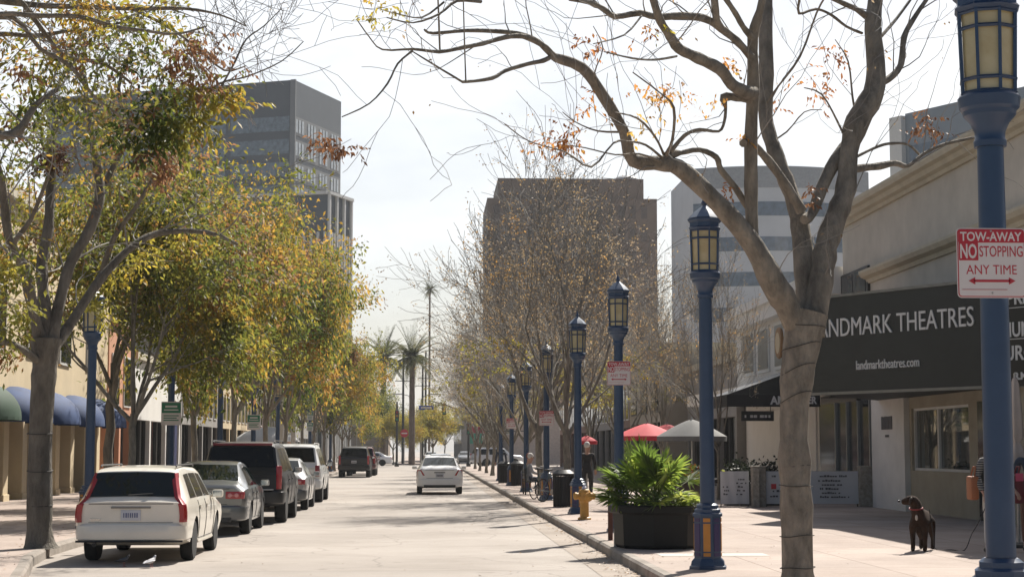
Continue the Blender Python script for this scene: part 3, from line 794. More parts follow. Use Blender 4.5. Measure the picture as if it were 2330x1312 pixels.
M_LEAF_MIX = leaf_mat('leaves_green_to_gold', [(0.0, BRN), (0.10, OLV), (0.32, GRN), (0.57, OLV), (0.70, YGR), (0.80, (0.26, 0.18, 0.03)), (0.90, GLD), (1.0, BRN)])
M_LEAF_OLIVE = leaf_mat('leaves_olive_brown', [(0.0, BRN), (0.2, DRB), (0.38, OLV), (0.52, GRN), (0.68, OLV), (0.82, YGR), (0.97, (0.25, 0.15, 0.04))])
M_LEAF_GREEN = leaf_mat('leaves_olive_green', [(0.0, (0.035, 0.055, 0.012)), (0.4, GRN), (0.66, OLV), (0.84, YGR), (1.0, GLD)])
M_LEAF_GOLD = leaf_mat('leaves_gold_orange', [(0.0, GRN), (0.18, OLV), (0.40, YGR), (0.56, GLD), (0.74, (0.32, 0.18, 0.04)), (0.90, BRN), (0.97, (0.24, 0.17, 0.11))])
M_LEAF_BROWN = leaf_mat('leaves_dry_brown', [(0.0, (0.13, 0.095, 0.06)), (0.4, (0.23, 0.175, 0.115)), (0.62, (0.25, 0.18, 0.09)), (0.85, (0.26, 0.16, 0.06)), (1.0, (0.36, 0.20, 0.06))])
M_LEAF_SPRAY = leaf_mat('leaves_orange_spray', [(0.0, (0.16, 0.07, 0.03)), (0.35, (0.32, 0.13, 0.04)), (0.65, (0.42, 0.2, 0.05)), (0.95, (0.45, 0.3, 0.06))], trans=.5)
M_LEAF_RUST = leaf_mat('leaves_rust_clump', [(0.0, (0.085, 0.045, 0.025)), (0.5, (0.20, 0.10, 0.05)), (0.95, (0.34, 0.19, 0.10))], trans=0.3)
M_LEAF_YEL = leaf_mat('leaves_yellow_green', [(0.0, OLV), (0.45, YGR), (0.75, (0.36, 0.29, 0.04)), (0.97, GLD)])

def rot_dir(d, ang, rnd):
    ax = d.orthogonal().normalized()
    ax = Matrix.Rotation(rnd.uniform(0, 2 * PI), 3, d) @ ax
    return (Matrix.Rotation(ang, 3, ax) @ d).normalized()

def leaflet(mb, p, d, s, rnd, w=0.42):
    """one drooping pointed leaf of four corners, folded a little along its rib"""
    side = d.cross(Vector((0, 0, 1)))
    if side.length < 1e-3: side = Vector((1, 0, 0))
    side = (Matrix.Rotation(rnd.uniform(-1.4, 1.4), 3, d) @ side.normalized())
    mid = p + d * (s * 0.5) + Vector((0, 0, s * 0.06))
    mb.add([p, mid + side * (s * w * 0.5), p + d * s, mid - side * (s * w * 0.5)], [(0, 1, 2, 3)])

class Tree:
    def __init__(s, seed):
        s.r = random.Random(seed); s.wood = MB(); s.twig = MB(); s.ends = []
    def limb(s, pts, rad, n=9):
        s.wood.tube(pts, rad, n)
    def grow(s, p, d, L, r, lvl, P):
        rnd = s.r; k = P['seg'][min(lvl, len(P['seg']) - 1)]
        pts, rad = [p.copy()], [r]
        top = lvl >= P['max']
        r1 = max(P['rmin'], r * (0.45 if not top else 0.5))
        for i in range(k):
            d = (d + Vector((rnd.gauss(0, 1), rnd.gauss(0, 1), rnd.gauss(0, 1))) * P['wander'] + Vector((0, 0, P['trop'] if lvl < 3 else P['trop2']))).normalized()
            p = p + d * (L / k); pts.append(p.copy()); rad.append(r + (r1 - r) * (i + 1) / k)
        big = r > P.get('split_r', 0.022)
        (s.wood if big else s.twig).tube(pts, rad, 7 if r > 0.05 else (5 if big else 3), cap=False)
        if lvl >= P['leaf_from']:
            for q in range(1, len(pts)): s.ends.append((pts[q], (pts[q] - pts[q - 1]).normalized(), lvl))
        if top: return
        nc = P['kids'][min(lvl, len(P['kids']) - 1)]
        for j in range(nc):
            f = 1.0 if j == 0 else rnd.uniform(0.35, 1.0)
            x = f * k; i = min(int(x), k - 1)
            q = pts[i].lerp(pts[i + 1], x - i); dq = (pts[i + 1] - pts[i]).normalized()
            a = rnd.uniform(*P['ang']) * (0.5 if j == 0 else 1)
            s.grow(q, rot_dir(dq, a, rnd), L * rnd.uniform(*P['len']), max(P['rmin'], rad[i] * (0.75 if j == 0 else rnd.uniform(0.42, 0.62))), lvl + 1, P)
    def leaves(s, per, size, keep=1.0, spread=0.16, droop=0.5, sel=None, mb=None):
        rnd = s.r; mb = mb or MB()
        for p, d, lvl in s.ends:
            if sel and not sel(p): continue
            if rnd.random() > keep: continue
            for i in range(per):
                q = p + Vector((rnd.gauss(0, spread), rnd.gauss(0, spread), rnd.gauss(-0.05, spread)))
                dd = (d * 0.5 + Vector((rnd.gauss(0, .6), rnd.gauss(0, .6), rnd.gauss(-droop, .45)))).normalized()
                leaflet(mb, q, dd, size * rnd.uniform(0.7, 1.3), rnd)
        return mb

def clump(mb, c, rad, n, size, rnd, droop=0.7):
    """hanging sprays of leaves round a point"""
    c = Vector(c)
    for i in range(n):
        if i % 6 == 0:
            a = c + Vector((rnd.gauss(0, rad * .5), rnd.gauss(0, rad * .5), rnd.gauss(0, rad * .45)))
            ax = Vector((rnd.gauss(0, 1), rnd.gauss(0, 1), rnd.gauss(-0.5, .6))).normalized()
        p = a + ax * ((i % 6) * size * 0.55)
        leaflet(mb, p, (ax + Vector((rnd.gauss(0, .7), rnd.gauss(0, .7), -droop))).normalized(), size * rnd.uniform(.75, 1.25), rnd)

def trunk_path(h, r, lean, rnd, n=7, flare=1.5):
    pts, rad = [], []
    for i in range(n + 1):
        f = i / n
        pts.append(Vector((lean[0] * f + rnd.gauss(0, 0.02), lean[1] * f + rnd.gauss(0, 0.02), h * f)))
        rad.append(r * (1 + (flare - 1) * max(0, 1 - f * 5) ** 1.5) * (1 - 0.18 * f))
    pts[0].z = -0.05
    return pts, rad

HEIGHT = {}
def street_tree(seed, name, h, fork, r, P, leaf, foliage):
    """builds one tree at the origin and returns its empty; foliage = list of (material, per, size, keep, selector)"""
    T = Tree(seed); rnd = T.r
    pts, rad = trunk_path(fork, r, (rnd.uniform(-.15, .15), rnd.uniform(-.15, .15)), rnd)
    T.wood.tube(pts, rad, 12)
    top = pts[-1]
    nl = P['limbs']
    for i in range(nl):
        w = 2 * PI * (i + rnd.uniform(-.25, .25)) / nl
        tilt = R(rnd.uniform(*P['tilt']))
        d = Vector((math.cos(w) * math.sin(tilt), math.sin(w) * math.sin(tilt), math.cos(tilt)))
        T.grow(top - Vector((0, 0, rnd.uniform(0.05, 0.5))), d, (h - fork) * P['l0'] * rnd.uniform(.85, 1.15), r * rnd.uniform(.5, .66), 1, P)
    root = thing(name, leaf, 'tree')
    zz = sorted(p.z for p, d, l in T.ends); HEIGHT[root.name] = zz[int(len(zz) * .985)]
    T.wood.build('trunk', M_BARK if P.get('dark') else M_BARK_PALE, root, 60)
    if T.twig.v: T.twig.build('twigs', M_TWIG, root, 180)
    for m_, per, size, keep, sel, nm in foliage:
        mb = T.leaves(per, size, keep, P.get('spread', .16), sel=sel)
        if mb.v: mb.build(nm, m_, root)
    return root

P_DENSE = dict(seg=[5, 5, 4, 4, 3], max=4, kids=[4, 5, 5, 4], ang=(R(22), R(60)), len=(.55, .78), wander=.12, trop=.10, trop2=-.03, rmin=.006, leaf_from=3, limbs=6, tilt=(12, 58), l0=.60, spread=.24)
P_BARE = dict(seg=[5, 5, 4, 4, 4, 3], max=5, kids=[4, 4, 4, 4, 3], ang=(R(15), R(46)), len=(.58, .8), wander=.13, trop=.11, trop2=.05, rmin=.008, leaf_from=4, limbs=7, tilt=(10, 56), l0=.52, spread=.08, split_r=0.03)
# ---- the rows of street trees, one of each kind first, then copies
low = lambda z: (lambda p: p.z < z)
high = lambda z: (lambda p: p.z >= z)
def dense(seed, h, fork, lab, fol, r=.15):
    return street_tree(seed, 'street_tree', h, fork, r, P_DENSE, lab, fol)
GL = 'leafy trees along the left kerb'
kinds_left = [
    dense(11, 9.0, 3.0, 'x', [(M_LEAF_MIX, 22, 0.22, .50, None, 'foliage')]),
    dense(12, 8.6, 2.9, 'x', [(M_LEAF_GREEN, 20, 0.22, .50, low(6.2), 'lower_foliage'), (M_LEAF_GOLD, 16, 0.21, .5, high(6.2), 'upper_foliage')]),
    dense(13, 9.2, 3.1, 'x', [(M_LEAF_GREEN, 20, 0.22, .48, low(7.2), 'lower_foliage'), (M_LEAF_MIX, 14, 0.20, .5, high(7.2), 'upper_foliage')]),
    dense(14, 8.4, 2.8, 'x', [(M_LEAF_GOLD, 20, 0.22, .50, None, 'foliage')]),
]
XL = -6.55
LEFT_H = lambda y: 8.5 if y < 45 else 9.3 if y < 55 else 10.3 if y < 75 else 9.8 if y < 105 else 9.2 if y < 130 else 8.4
left_spots = [   # (kind, Y, scale, turn, label)
    (0, 38.6, 1.0, 0.3, 'leafy tree beside the white station wagon, second from the left edge along the kerb'),
    (1, 49.0, 1.04, 2.1, 'golden topped tree standing beside the black suv with the dark red roof strip'),
    (2, 59.3, 1.05, 1.0, 'brown topped tree on the left kerb just past the white suv'),
    (3, 69.5, 1.06, 4.0, 'green and gold tree on the left kerb in the gap behind the white suv'),
    (1, 80.0, 1.05, 5.2, 'tree with yellow top at the left kerb where the parking row is empty'),
    (2, 90.5, 1.08, 3.3, 'brown tinged tree on the left kerb near the far black suv'),
    (0, 101.0, 1.05, 2.6, 'leafy tree on the left kerb beside the far black suv'),
    (3, 112.0, 1.0, .8, 'distant leafy tree on the left kerb just beyond the far black suv'),
    (1, 123.0, .98, 1.9, 'third last leafy tree of the left row before the crossing'),
    (2, 134.0, .95, 4.6, 'second last leafy tree of the left row before the crossing'),
    (3, 146.0, .9, 5.9, 'last leafy tree of the left row beside the crossing'),
]
used = set()
def place(protos, k, x, y, sc, rz, label, group, z=ZS, wide=1.0):
    o = protos[k] if k not in used else copy_tree(protos[k])
    used.add(k)
    o.location = (x, y, z); o.scale = (sc * wide, sc * wide, sc); o.rotation_euler = (0, 0, rz)
    tag(o, label, 'tree', group)
    return o
for k, y, sc, rz, lab in left_spots: place(kinds_left, k, XL, y, LEFT_H(y) / HEIGHT[kinds_left[k].name], rz, lab, GL, wide=.8 if y < 45 else .68)
# a second slim trunk just inside the row
T = Tree(77); T.wood.tube(*trunk_path(3.6, .12, (.1, .1), T.r), 10)
for i in range(4):
    w = i * 1.6 + .4; T.grow(Vector((.1, .1, 3.5 - .3 * i)), Vector((math.cos(w) * .6, math.sin(w) * .6, .8)).normalized(), 2.2, .06, 2, P_DENSE)
rt = thing('street_tree', 'slim dark trunked tree just left of the second kerb tree, before the orange wall', 'tree', (-7.55, 41.0, ZS), 0, GL)
T.wood.build('trunk', M_BARK, rt, 60); T.twig.build('twigs', M_TWIG, rt, 180); T.leaves(6, .13, .9, .2).build('foliage', M_LEAF_MIX, rt)

used = set()
GRT = 'bare trees along the right kerb'
def bare(seed, h, fork, fol, r=.135):
    return street_tree(seed, 'street_tree', h, fork, r, P_BARE, 'x', fol)
kinds_right = [
    bare(21, 9.8, 2.6, [(M_LEAF_BROWN, 4, .10, .27, None, 'dry_leaves')]),
    bare(22, 9.4, 2.4, [(M_LEAF_BROWN, 4, .11, .24, None, 'dry_leaves'), (M_LEAF_YEL, 8, .14, .62, low(6.2), 'green_leaves')]),
    bare(23, 9.2, 2.5, [(M_LEAF_BROWN, 4, .11, .22, None, 'dry_leaves'), (M_LEAF_YEL, 7, .13, .45, low(5.6), 'green_leaves')]),
]
right_spots = [
    (0, 3.95, 47.3, 1.0, .2, 'large bare tree with grey fan of twigs behind the fourth lamp post'),
    (2, 3.95, 58.2, .95, 2.0, 'mostly bare tree behind the parked bicycles on the right kerb'),
    (1, 3.95, 69.0, .95, 1.2, 'half bare tree with green low leaves, beyond the people seated on the right'),
    (0, 3.95, 80.0, .92, 3.0, 'bare tree near the fifth lamp post of the right pavement'),
    (1, 3.95, 91.0, .95, 4.4, 'half bare tree past the sixth lamp post on the right'),
    (2, 3.95, 102.0, .92, 5.0, 'thin brown leaved tree midway down the right row'),
    (1, 3.95, 113.0, .9, .5, 'tree with green lower leaves far down the right kerb'),
    (1, 3.95, 125.0, .88, 2.7, 'second last tree of the right row before the traffic lights'),
    (2, 3.95, 138.0, .85, 3.9, 'last tree of the right row beside the traffic lights'),
]
for k, x, y, sc, rz, lab in right_spots: place(kinds_right, k, x, y, (10.1 if y < 60 else 9.6 if y < 100 else 9.0) * sc / HEIGHT[kinds_right[k].name], rz, lab, GRT)
GPZ = 'slender trees by the right shop fronts'
used_keep = used
plaza = [
    (0, 8.5, 61.0, .82, 1.0, 'slender tree with olive leaves in front of the tan side wall'),
    (0, 9.0, 52.5, .84, 2.2, 'slender dark trunked tree beside the black awning'),
    (1, 8.8, 76.0, .85, 5.2, 'yellow green tree farther back by the right shop fronts'),
    (2, 9.0, 94.0, .85, 0.2, 'farthest slender tree by the right shop fronts'),
]
for k, x, y, sc, rz, lab in plaza: place(kinds_right, k, x, y, 9.6 * sc / HEIGHT[kinds_right[k].name], rz, lab, GPZ, wide=.62 if y < 70 else 1)

# ---- the large bare tree at the right front, limb by limb
RY = 17.9
R1 = Tree(101)
base = Vector((3.88, RY, ZS))
S1 = F / RY
P_R1 = dict(seg=[4, 4, 4, 4, 3], max=5, kids=[3, 3, 2, 2, 1], ang=(R(20), R(60)), len=(.5, .8), wander=.17, trop=.05, trop2=.02, rmin=.0028, leaf_from=4, limbs=5, tilt=(20, 50), l0=.4, split_r=0.016)
def path(pl, d0, d1):
    """photo points along a limb; depth runs from d0 to d1 metres beyond the trunk"""
    n = len(pl); pts, rad = [], []
    for i, (px, py, w) in enumerate(pl):
        f = i / max(1, n - 1); Y = RY + d0 + (d1 - d0) * f
        pts.append(at_y(px, py, Y) - base); rad.append(w * 0.5 * Y / F)
    return pts, rad
def smooth(pts, rad, k=3):
    out, ro = [], []
    n = len(pts)
    for i in range(n - 1):
        p0, p1, p2, p3 = pts[max(i - 1, 0)], pts[i], pts[i + 1], pts[min(i + 2, n - 1)]
        for j in range(k):
            t = j / k
            out.append(0.5 * ((2 * p1) + (p2 - p0) * t + (2 * p0 - 5 * p1 + 4 * p2 - p3) * t * t + (3 * p1 - p0 - 3 * p2 + p3) * t ** 3))
            ro.append((rad[i] * (1 - t) + rad[i + 1] * t) * R1.r.uniform(.90, 1.12))
    out.append(pts[-1]); ro.append(rad[-1])
    return out, ro
LIMBS = [  # (points, depth at start, depth at end, twig chance)
    ([(1818, 1375, 104), (1816, 1340, 84), (1815, 1300, 77), (1812, 1150, 74), (1806, 1000, 70), (1812, 870, 74), (1828, 760, 92), (1838, 710, 96)], 0, 0, 0),
    ([(1822, 760, 60), (1788, 690, 62), (1760, 645, 58), (1715, 560, 50), (1650, 480, 44), (1560, 393, 40), (1515, 372, 38), (1440, 365, 34), (1420, 300, 28), (1370, 215, 26), (1325, 155, 26), (1262, 131, 20)], 0, -1.2, .5),
    ([(1262, 131, 18), (1230, 100, 15), (1190, 83, 13), (1150, 85, 12), (1100, 99, 11), (1055, 108, 11), (1000, 118, 9), (940, 112, 6), (870, 113, 4), (840, 84, 3), (812, 45, 2.5)], -1.2, -2.6, .8),
    ([(938, 116, 6), (905, 145, 5), (882, 190, 4.5), (840, 236, 4), (778, 266, 3)], -2.4, -2.9, .4),
    ([(1262, 131, 14), (1225, 95, 12), (1180, 77, 11), (1120, 71, 10), (1060, 70, 9), (985, 76, 7), (966, 68, 5)], -1.2, -1.9, .7),
    ([(1255, 128, 12), (1237, 138, 11), (1200, 146, 10), (1150, 161, 9), (1120, 178, 9), (1060, 186, 7), (1038, 178, 5), (938, 117, 3)], -1.2, -2.2, .8),
    ([(1001, 118, 5), (999, 60, 4.5), (996, -20, 4)], -1.9, -2.1, .3),
    ([(1060, 186, 4), (1057, 100, 3.5), (1054, -10, 3)], -2.0, -2.2, .3),
    ([(1846, 760, 60), (1868, 640, 58), (1880, 560, 54), (1904, 491, 52), (1925, 427, 48), (1932, 345, 47), (1951, 277, 54), (1987, 213, 52), (1993, 149, 45), (1986, 64, 38), (1992, 0, 36), (2000, -70, 30)], 0, 0.9, .7),
    ([(1836, 720, 50), (1832, 620, 50), (1824, 540, 46), (1810, 470, 38), (1778, 384, 35), (1756, 324, 34), (1742, 265, 34), (1744, 170, 33), (1742, 64, 32), (1746, -20, 28)], 0.1, 1.2, .4),
    ([(1712, 565, 30), (1709, 427, 30), (1709, 299, 30), (1714, 192, 28), (1713, 85, 25), (1729, 25, 20), (1742, -40, 16)], -0.2, -0.9, .5),
    ([(1824, 480, 26), (1776, 402, 22), (1735, 350, 20), (1703, 322, 18), (1691, 326, 20)], 0.1, -0.5, 0),
    ([(1712, 212, 32), (1695, 209, 30), (1665, 192, 29), (1639, 158, 28), (1588, 132, 26), (1545, 111, 25), (1524, 81, 22), (1502, 47, 20), (1485, -5, 18)], -0.7, -2.0, .6),
    ([(1712, 226, 22), (1675, 221, 20), (1647, 222, 22), (1651, 245, 8), (1648, 277, 7), (1635, 299, 7), (1592, 295, 8), (1558, 308, 9), (1526, 345, 10)], -0.7, -0.7, .4),
    ([(1709, 130, 20), (1677, 94, 19), (1639, 64, 18), (1605, 43, 18), (1558, 36, 17), (1494, 39, 16), (1455, 30, 15), (1400, 38, 14), (1372, 20, 13), (1338, 5, 12), (1296, -2, 10)], -0.8, -2.3, .8),
    ([(1712, 88, 15), (1690, 60, 14), (1673, 30, 13), (1646, -10, 12)], -0.8, -1.3, .4),
    ([(1642, 66, 16), (1630, 43, 18), (1626, -10, 16)], -1.1, -1.4, .4),
    ([(1830, 500, 22), (1848, 485, 26), (1870, 427, 28), (1902, 363, 30), (1926, 330, 30)], 0.1, 0.6, 0),
    ([(1996, 190, 18), (2023, 179, 16), (2050, 147, 15), (2057, 85, 14), (2079, 43, 12), (2112, -6, 10)], 0.6, 1.2, .6),
    ([(1930, 392, 26), (1948, 384, 20), (2000, 378, 18), (2036, 371, 16), (2066, 378, 8), (2100, 351, 8), (2150, 328, 8), (2232, 310, 6)], 0.5, 1.5, .6),
    ([(1932, 365, 8), (1998, 333, 7), (2032, 326, 7), (2066, 329, 6), (2092, 352, 6)], 0.5, 1.3, .2),
    ([(1975, 40, 16), (1950, 22, 14), (1921, 9, 12), (1888, -6, 10)], 0.8, 0.2, .3),
    ([(1962, 76, 7), (1925, 60, 7), (1891, 34, 7), (1857, 21, 7), (1818, 31, 6), (1820, -6, 6)], 0.8, 0.0, .4),
    ([(2006, 82, 8), (2040, 43, 8), (2076, -6, 6)], 0.8, 1.5, .4),
    ([(1514, 368, 24), (1524, 352, 26), (1549, 348, 12), (1592, 341, 13), (1630, 358, 14), (1640, 386, 15), (1673, 427, 16), (1700, 470, 16)], -0.7, -0.2, .2),
    ([(1516, 352, 12), (1530, 318, 8), (1533, 245, 6), (1500, 210, 4), (1440, 165, 3)], -0.8, -1.8, .8),
    ([(1510, 350, 7), (1490, 310, 6), (1452, 270, 5), (1400, 256, 3)], -0.8, -1.8, .8),
    ([(1508, 360, 7), (1470, 330, 6), (1430, 322, 5), (1395, 326, 5), (1345, 380, 5), (1285, 345, 4), (1205, 322, 3), (1148, 282, 2.5)], -0.8, -2.4, .9),
    ([(1505, 368, 6), (1455, 350, 5), (1400, 352, 4), (1330, 336, 3), (1280, 330, 2)], -0.8, -1.6, .8),
    ([(1420, 300, 6), (1360, 298, 4), (1310, 278, 3), (1280, 255, 2)], -0.7, -1.3, .8),
    ([(1370, 215, 5), (1352, 170, 4), (1372, 110, 3), (1350, 60, 2)], -1.0, -1.8, .8),
    ([(1540, 128, 6), (1490, 136, 6), (1440, 133, 5), (1375, 118, 3)], -1.3, -2.2, .7),
    ([(1740, 240, 5), (1772, 195, 5), (1820, 130, 5), (1858, 30, 5), (1880, -10, 4)], 0.8, 0.0, .6),
    ([(1742, 330, 5), (1790, 300, 4), (1830, 255, 3), (1870, 250, 2)], 0.9, 0.2, .8),
    ([(1930, 330, 6), (1905, 275, 5), (1870, 215, 4), (1830, 200, 3)], 0.6, -0.3, .9),
    ([(1950, 280, 6), (1940, 220, 5), (1930, 140, 4), (1900, 90, 2)], 0.7, 0.3, .8),
    ([(1460, 36, 5), (1420, 80, 4), (1350, 100, 2.5)], -2.0, -2.6, .8),
    ([(1010, 5, 6), (960, 40, 4), (905, 32, 3), (860, 20, 2)], -2.2, -2.9, .9),
    ([(1095, 4, 9), (1040, 2, 8), (1000, 32, 6), (940, 52, 4), (880, 40, 3)], -2.0, -2.8, .8),
]
for pl, d0, d1, tw in LIMBS:
    tw *= .55 if pl[-1][0] < 1250 else 1
    pts, rad = smooth(*path(pl, d0, d1))
    R1.limb(pts, rad, 12 if pl[0][2] > 30 else (8 if pl[0][2] > 10 else 5))
    if tw:
        n = len(pts)
        for i in range(2, n):
            if R1.r.random() < tw * (0.30 if rad[i] > .05 else 0.42):
                d = (pts[i] - pts[i - 1]).normalized()
                dd = (rot_dir(d, R(R1.r.uniform(30, 75)), R1.r) + Vector((0, 0, .45))).normalized()
                R1.grow(pts[i], dd, R1.r.uniform(.3, 1.0), min(rad[i] * .35, .009), 3, P_R1)
rt = thing('street_tree', 'large bare tree with forked grey trunk wrapped in dark light strings, right front', 'tree', base)
R1.wood.build('trunk', M_BARK_PALE, rt, 70)
R1.twig.build('twigs', M_TWIG, rt, 180)
mb = R1.leaves(2, .045, .055, .05, .8)
mb.build('foliage', M_LEAF_BROWN, rt)
rr = random.Random(8)
g = MB()
for px, py, dd, rad, n in [(1282, 322, -1.7, .11, 60), (1300, 300, -1.6, .2, 40), (1340, 105, -1.4, .16, 46), (1480, 215, -1.3, .2, 60), (1530, 220, -1.2, .2, 40), (1450, 300, -1.2, .18, 26),
                           (1860, 195, .3, .22, 70), (1905, 120, .5, .16, 46), (1650, 140, -.9, .06, 18), (1668, 155, -.9, .06, 16), (1350, 235, -1, .15, 30), (1600, 240, -.8, .2, 26), (1690, 310, -.5, .07, 18), (1235, 330, -2, .14, 20),
                           (2000, 110, .8, .06, 12), (1770, 235, .8, .05, 10), (1655, 425, -.3, .07, 16), (1470, 70, -1.9, .1, 20)]:
    clump(g, at_y(px, py, RY + dd) - base, rad, int(n * 1.8), .055, rr)
g.build('orange_leaves', M_LEAF_SPRAY, rt)
g = MB()
for px, py, dd, rad, n in [(860, 22, -2.6, .14, 60), (905, 20, -2.6, .14, 40), (845, 40, -2.6, .08, 24), (1510, 60, -1.9, .06, 12)]:
    clump(g, at_y(px, py, RY + dd) - base, rad, n, .052, rr)
g.build('yellow_leaves', M_LEAF_YEL, rt)
g = MB()
for px, py, dd, rad, n in [(2115, 272, 1.3, .12, 110), (2085, 285, 1.3, .09, 50), (2130, 295, 1.3, .08, 40), (1850, 432, .1, .055, 44), (1842, 460, .1, .04, 20)]:
    clump(g, at_y(px, py, RY + dd) - base, rad, n, .06, rr, .9)
g.build('dead_leaf_clumps', M_LEAF_RUST, rt)
# strings of small lights wound round the trunk
g = MB()
for py, tilt in [(1290, .02), (1218, .05), (1104, -.02), (1060, .04), (905, .3), (842, .3), (790, .2), (740, -.1), (690, .15)]:
    pl = LIMBS[0][0]
    for (x0, y0, w0), (x1, y1, w1) in zip(pl, pl[1:]):
        if y1 <= py <= y0:
            f = (y0 - py) / (y0 - y1); px = x0 + (x1 - x0) * f; w = w0 + (w1 - w0) * f
            c = at_y(px, py, RY) - base; rad = w * .5 * RY / F + .006
            g = MB(); g.tube([c + Vector((rad * math.cos(a), rad * math.sin(a), tilt * .25 * math.cos(a + .6) + .006 * math.sin(a * 3 + py))) for a in [2 * PI * k / 20 for k in range(21)]], .0048, 5, cap=False); g.build('light_string', M_WIRE, rt)
            break

# ---- the near left tree: thick trunk with a vase of limbs, mixed leaves
RY = 27.6
base = Vector((-6.28, RY, ZS))
L1 = Tree(202)
P_L1 = dict(seg=[5, 5, 4, 4, 3], max=5, kids=[3, 4, 4, 3, 2], ang=(R(20), R(55)), len=(.55, .8), wander=.15, trop=.06, trop2=.02, rmin=.005, leaf_from=4, limbs=5, tilt=(20, 50), l0=.4, split_r=0.02, spread=.15)
LL = [
    ([(92, 1250, 80), (90, 1220, 62), (90, 1150, 52), (92, 1000, 54), (98, 880, 56), (103, 820, 62), (105, 770, 70)], 0, 0, 0),
    ([(98, 800, 30), (75, 700, 26), (55, 610, 24), (20, 540, 22), (5, 420, 18), (-20, 330, 14)], 0, -1.2, .8),
    ([(104, 790, 34), (100, 690, 28), (95, 600, 26), (110, 520, 24), (115, 420, 20), (120, 330, 15), (135, 230, 10)], 0, .8, .8),
    ([(112, 790, 34), (135, 690, 28), (160, 600, 26), (205, 520, 24), (228, 440, 22), (215, 340, 18), (200, 250, 13), (190, 160, 9)], 0, 1.4, .8),
    ([(118, 800, 28), (165, 730, 24), (225, 640, 22), (290, 570, 18), (360, 530, 14), (470, 528, 11), (540, 555, 7)], 0, 2.5, .9),
    ([(230, 440, 16), (255, 385, 14), (290, 300, 11), (270, 200, 9), (300, 110, 6)], 1.2, 1.6, .9),
    ([(60, 620, 14), (30, 560, 12), (70, 500, 10), (110, 400, 8)], -.5, -1.8, .8),
    ([(95, 830, 20), (60, 800, 18), (20, 780, 14), (-40, 765, 12)], 0, -1.5, .8),
    ([(226, 640, 14), (260, 540, 12), (310, 470, 10), (350, 400, 8), (372, 330, 6)], 1.2, .3, .9),
]
for pl, d0, d1, tw in LL:
    pts, rad = smooth(*path(pl, d0, d1))
    L1.limb(pts, rad, 12 if pl[0][2] > 30 else 7)
    if tw:
        for i in range(4, len(pts)):
            if L1.r.random() < tw * .62:
                d = (pts[i] - pts[i - 1]).normalized()
                L1.grow(pts[i], (rot_dir(d, R(L1.r.uniform(30, 70)), L1.r) + Vector((0, 0, .2))).normalized(), L1.r.uniform(.6, 1.5), min(rad[i] * .4, .018), 3, P_L1)
rt = thing('street_tree', 'near left tree with thick wire wrapped trunk, first in front of the station wagon', 'tree', base, 0, GL)
L1.wood.build('trunk', M_BARK, rt, 70)
L1.twig.build('twigs', M_TWIG, rt, 180)
L1.leaves(7, .11, .5, .15).build('foliage', M_LEAF_MIX, rt)
g = MB()
for px, py, dd, rad, n in [(122, 350, .5, .20, 320), (100, 372, .5, .16, 130), (150, 360, .5, .12, 70), (370, 365, .2, .2, 280), (365, 395, .2, .14, 150), (50, 290, -.8, .2, 90), (20, 270, -.8, .2, 80)]:
    clump(g, at_y(px, py, RY + dd) - base, rad, n, .10, rr, .9)
g.build('dead_leaf_clumps', M_LEAF_RUST, rt)
g = MB()
for px, py, dd, rad, n in [(215, 690, 2.2, .22, 160), (235, 720, 2.4, .16, 90), (190, 665, 2, .2, 110), (250, 640, 2.2, .25, 150), (300, 600, 2.4, .28, 170), (20, 620, -1, .25, 130), (40, 700, -1, .2, 90), (10, 760, -1.2, .22, 120), (330, 560, 2.2, .22, 120), (400, 545, 2.4, .2, 110)]:
    clump(g, at_y(px, py, RY + dd) - base, rad, n, .10, rr, .6)
g.build('golden_leaves', M_LEAF_YEL, rt)
g = MB()
for py in (985, 1070, 1148):
    c = at_y(91, py, RY) - base
    g = MB(); g.tube([c + Vector((.2 * math.cos(a), .2 * math.sin(a), .02 * math.sin(a))) for a in [2 * PI * k / 16 for k in range(17)]], .007, 5, cap=False); g.build('light_string', M_WIRE, rt)

# ---- tree left of the frame whose branches hang into the top left
RY = 17.0
base = Vector((-6.4, RY, ZS))
L0 = Tree(303)
L0.wood.tube(*trunk_path(3.4, .2, (.3, .2), L0.r), 12)
P_L0 = dict(P_L1); P_L0.update(rmin=.0032, split_r=.014)
top = Vector((.3, .2, 3.3))
LO = [
    ([(-120, 60, 26), (0, 32, 12), (80, 36, 11), (180, 38, 10), (260, 60, 9), (330, 70, 8), (400, 78, 6), (470, 60, 4)], -.5, .5, .9),
    ([(-80, 50, 20), (30, 40, 12), (90, 110, 11), (160, 150, 10), (210, 215, 8), (270, 262, 6), (330, 300, 4)], -.4, .8, .8),
    ([(-100, -60, 22), (30, -10, 14), (90, 60, 11), (150, 130, 10), (230, 142, 8), (300, 190, 6)], 0, 1.2, .9),
    ([(-100, 100, 18), (0, 78, 12), (80, 82, 11), (160, 70, 9), (220, 65, 7), (300, 45, 5)], .3, 1.6, .9),
    ([(-120, -20, 24), (60, 10, 16), (200, 16, 12), (300, 20, 10), (420, 20, 8), (500, 34, 5), (560, 60, 3)], .3, 1.2, .8),
    ([(300, 20, 8), (380, 60, 7), (450, 110, 6), (510, 160, 5), (560, 150, 3)], .8, 2.0, .9),
    ([(505, 195, 5), (535, 140, 5), (560, 90, 4), (600, 60, 3), (640, 20, 2)], 1.4, 2.0, .9),
    ([(420, 240, 5), (500, 190, 5), (560, 175, 4), (640, 140, 3), (690, 95, 2)], 1.4, 2.4, .9),
    ([(-90, 220, 30), (-20, 300, 24), (40, 300, 22), (80, 240, 14), (130, 205, 10)], -.3, .3, .7),
]
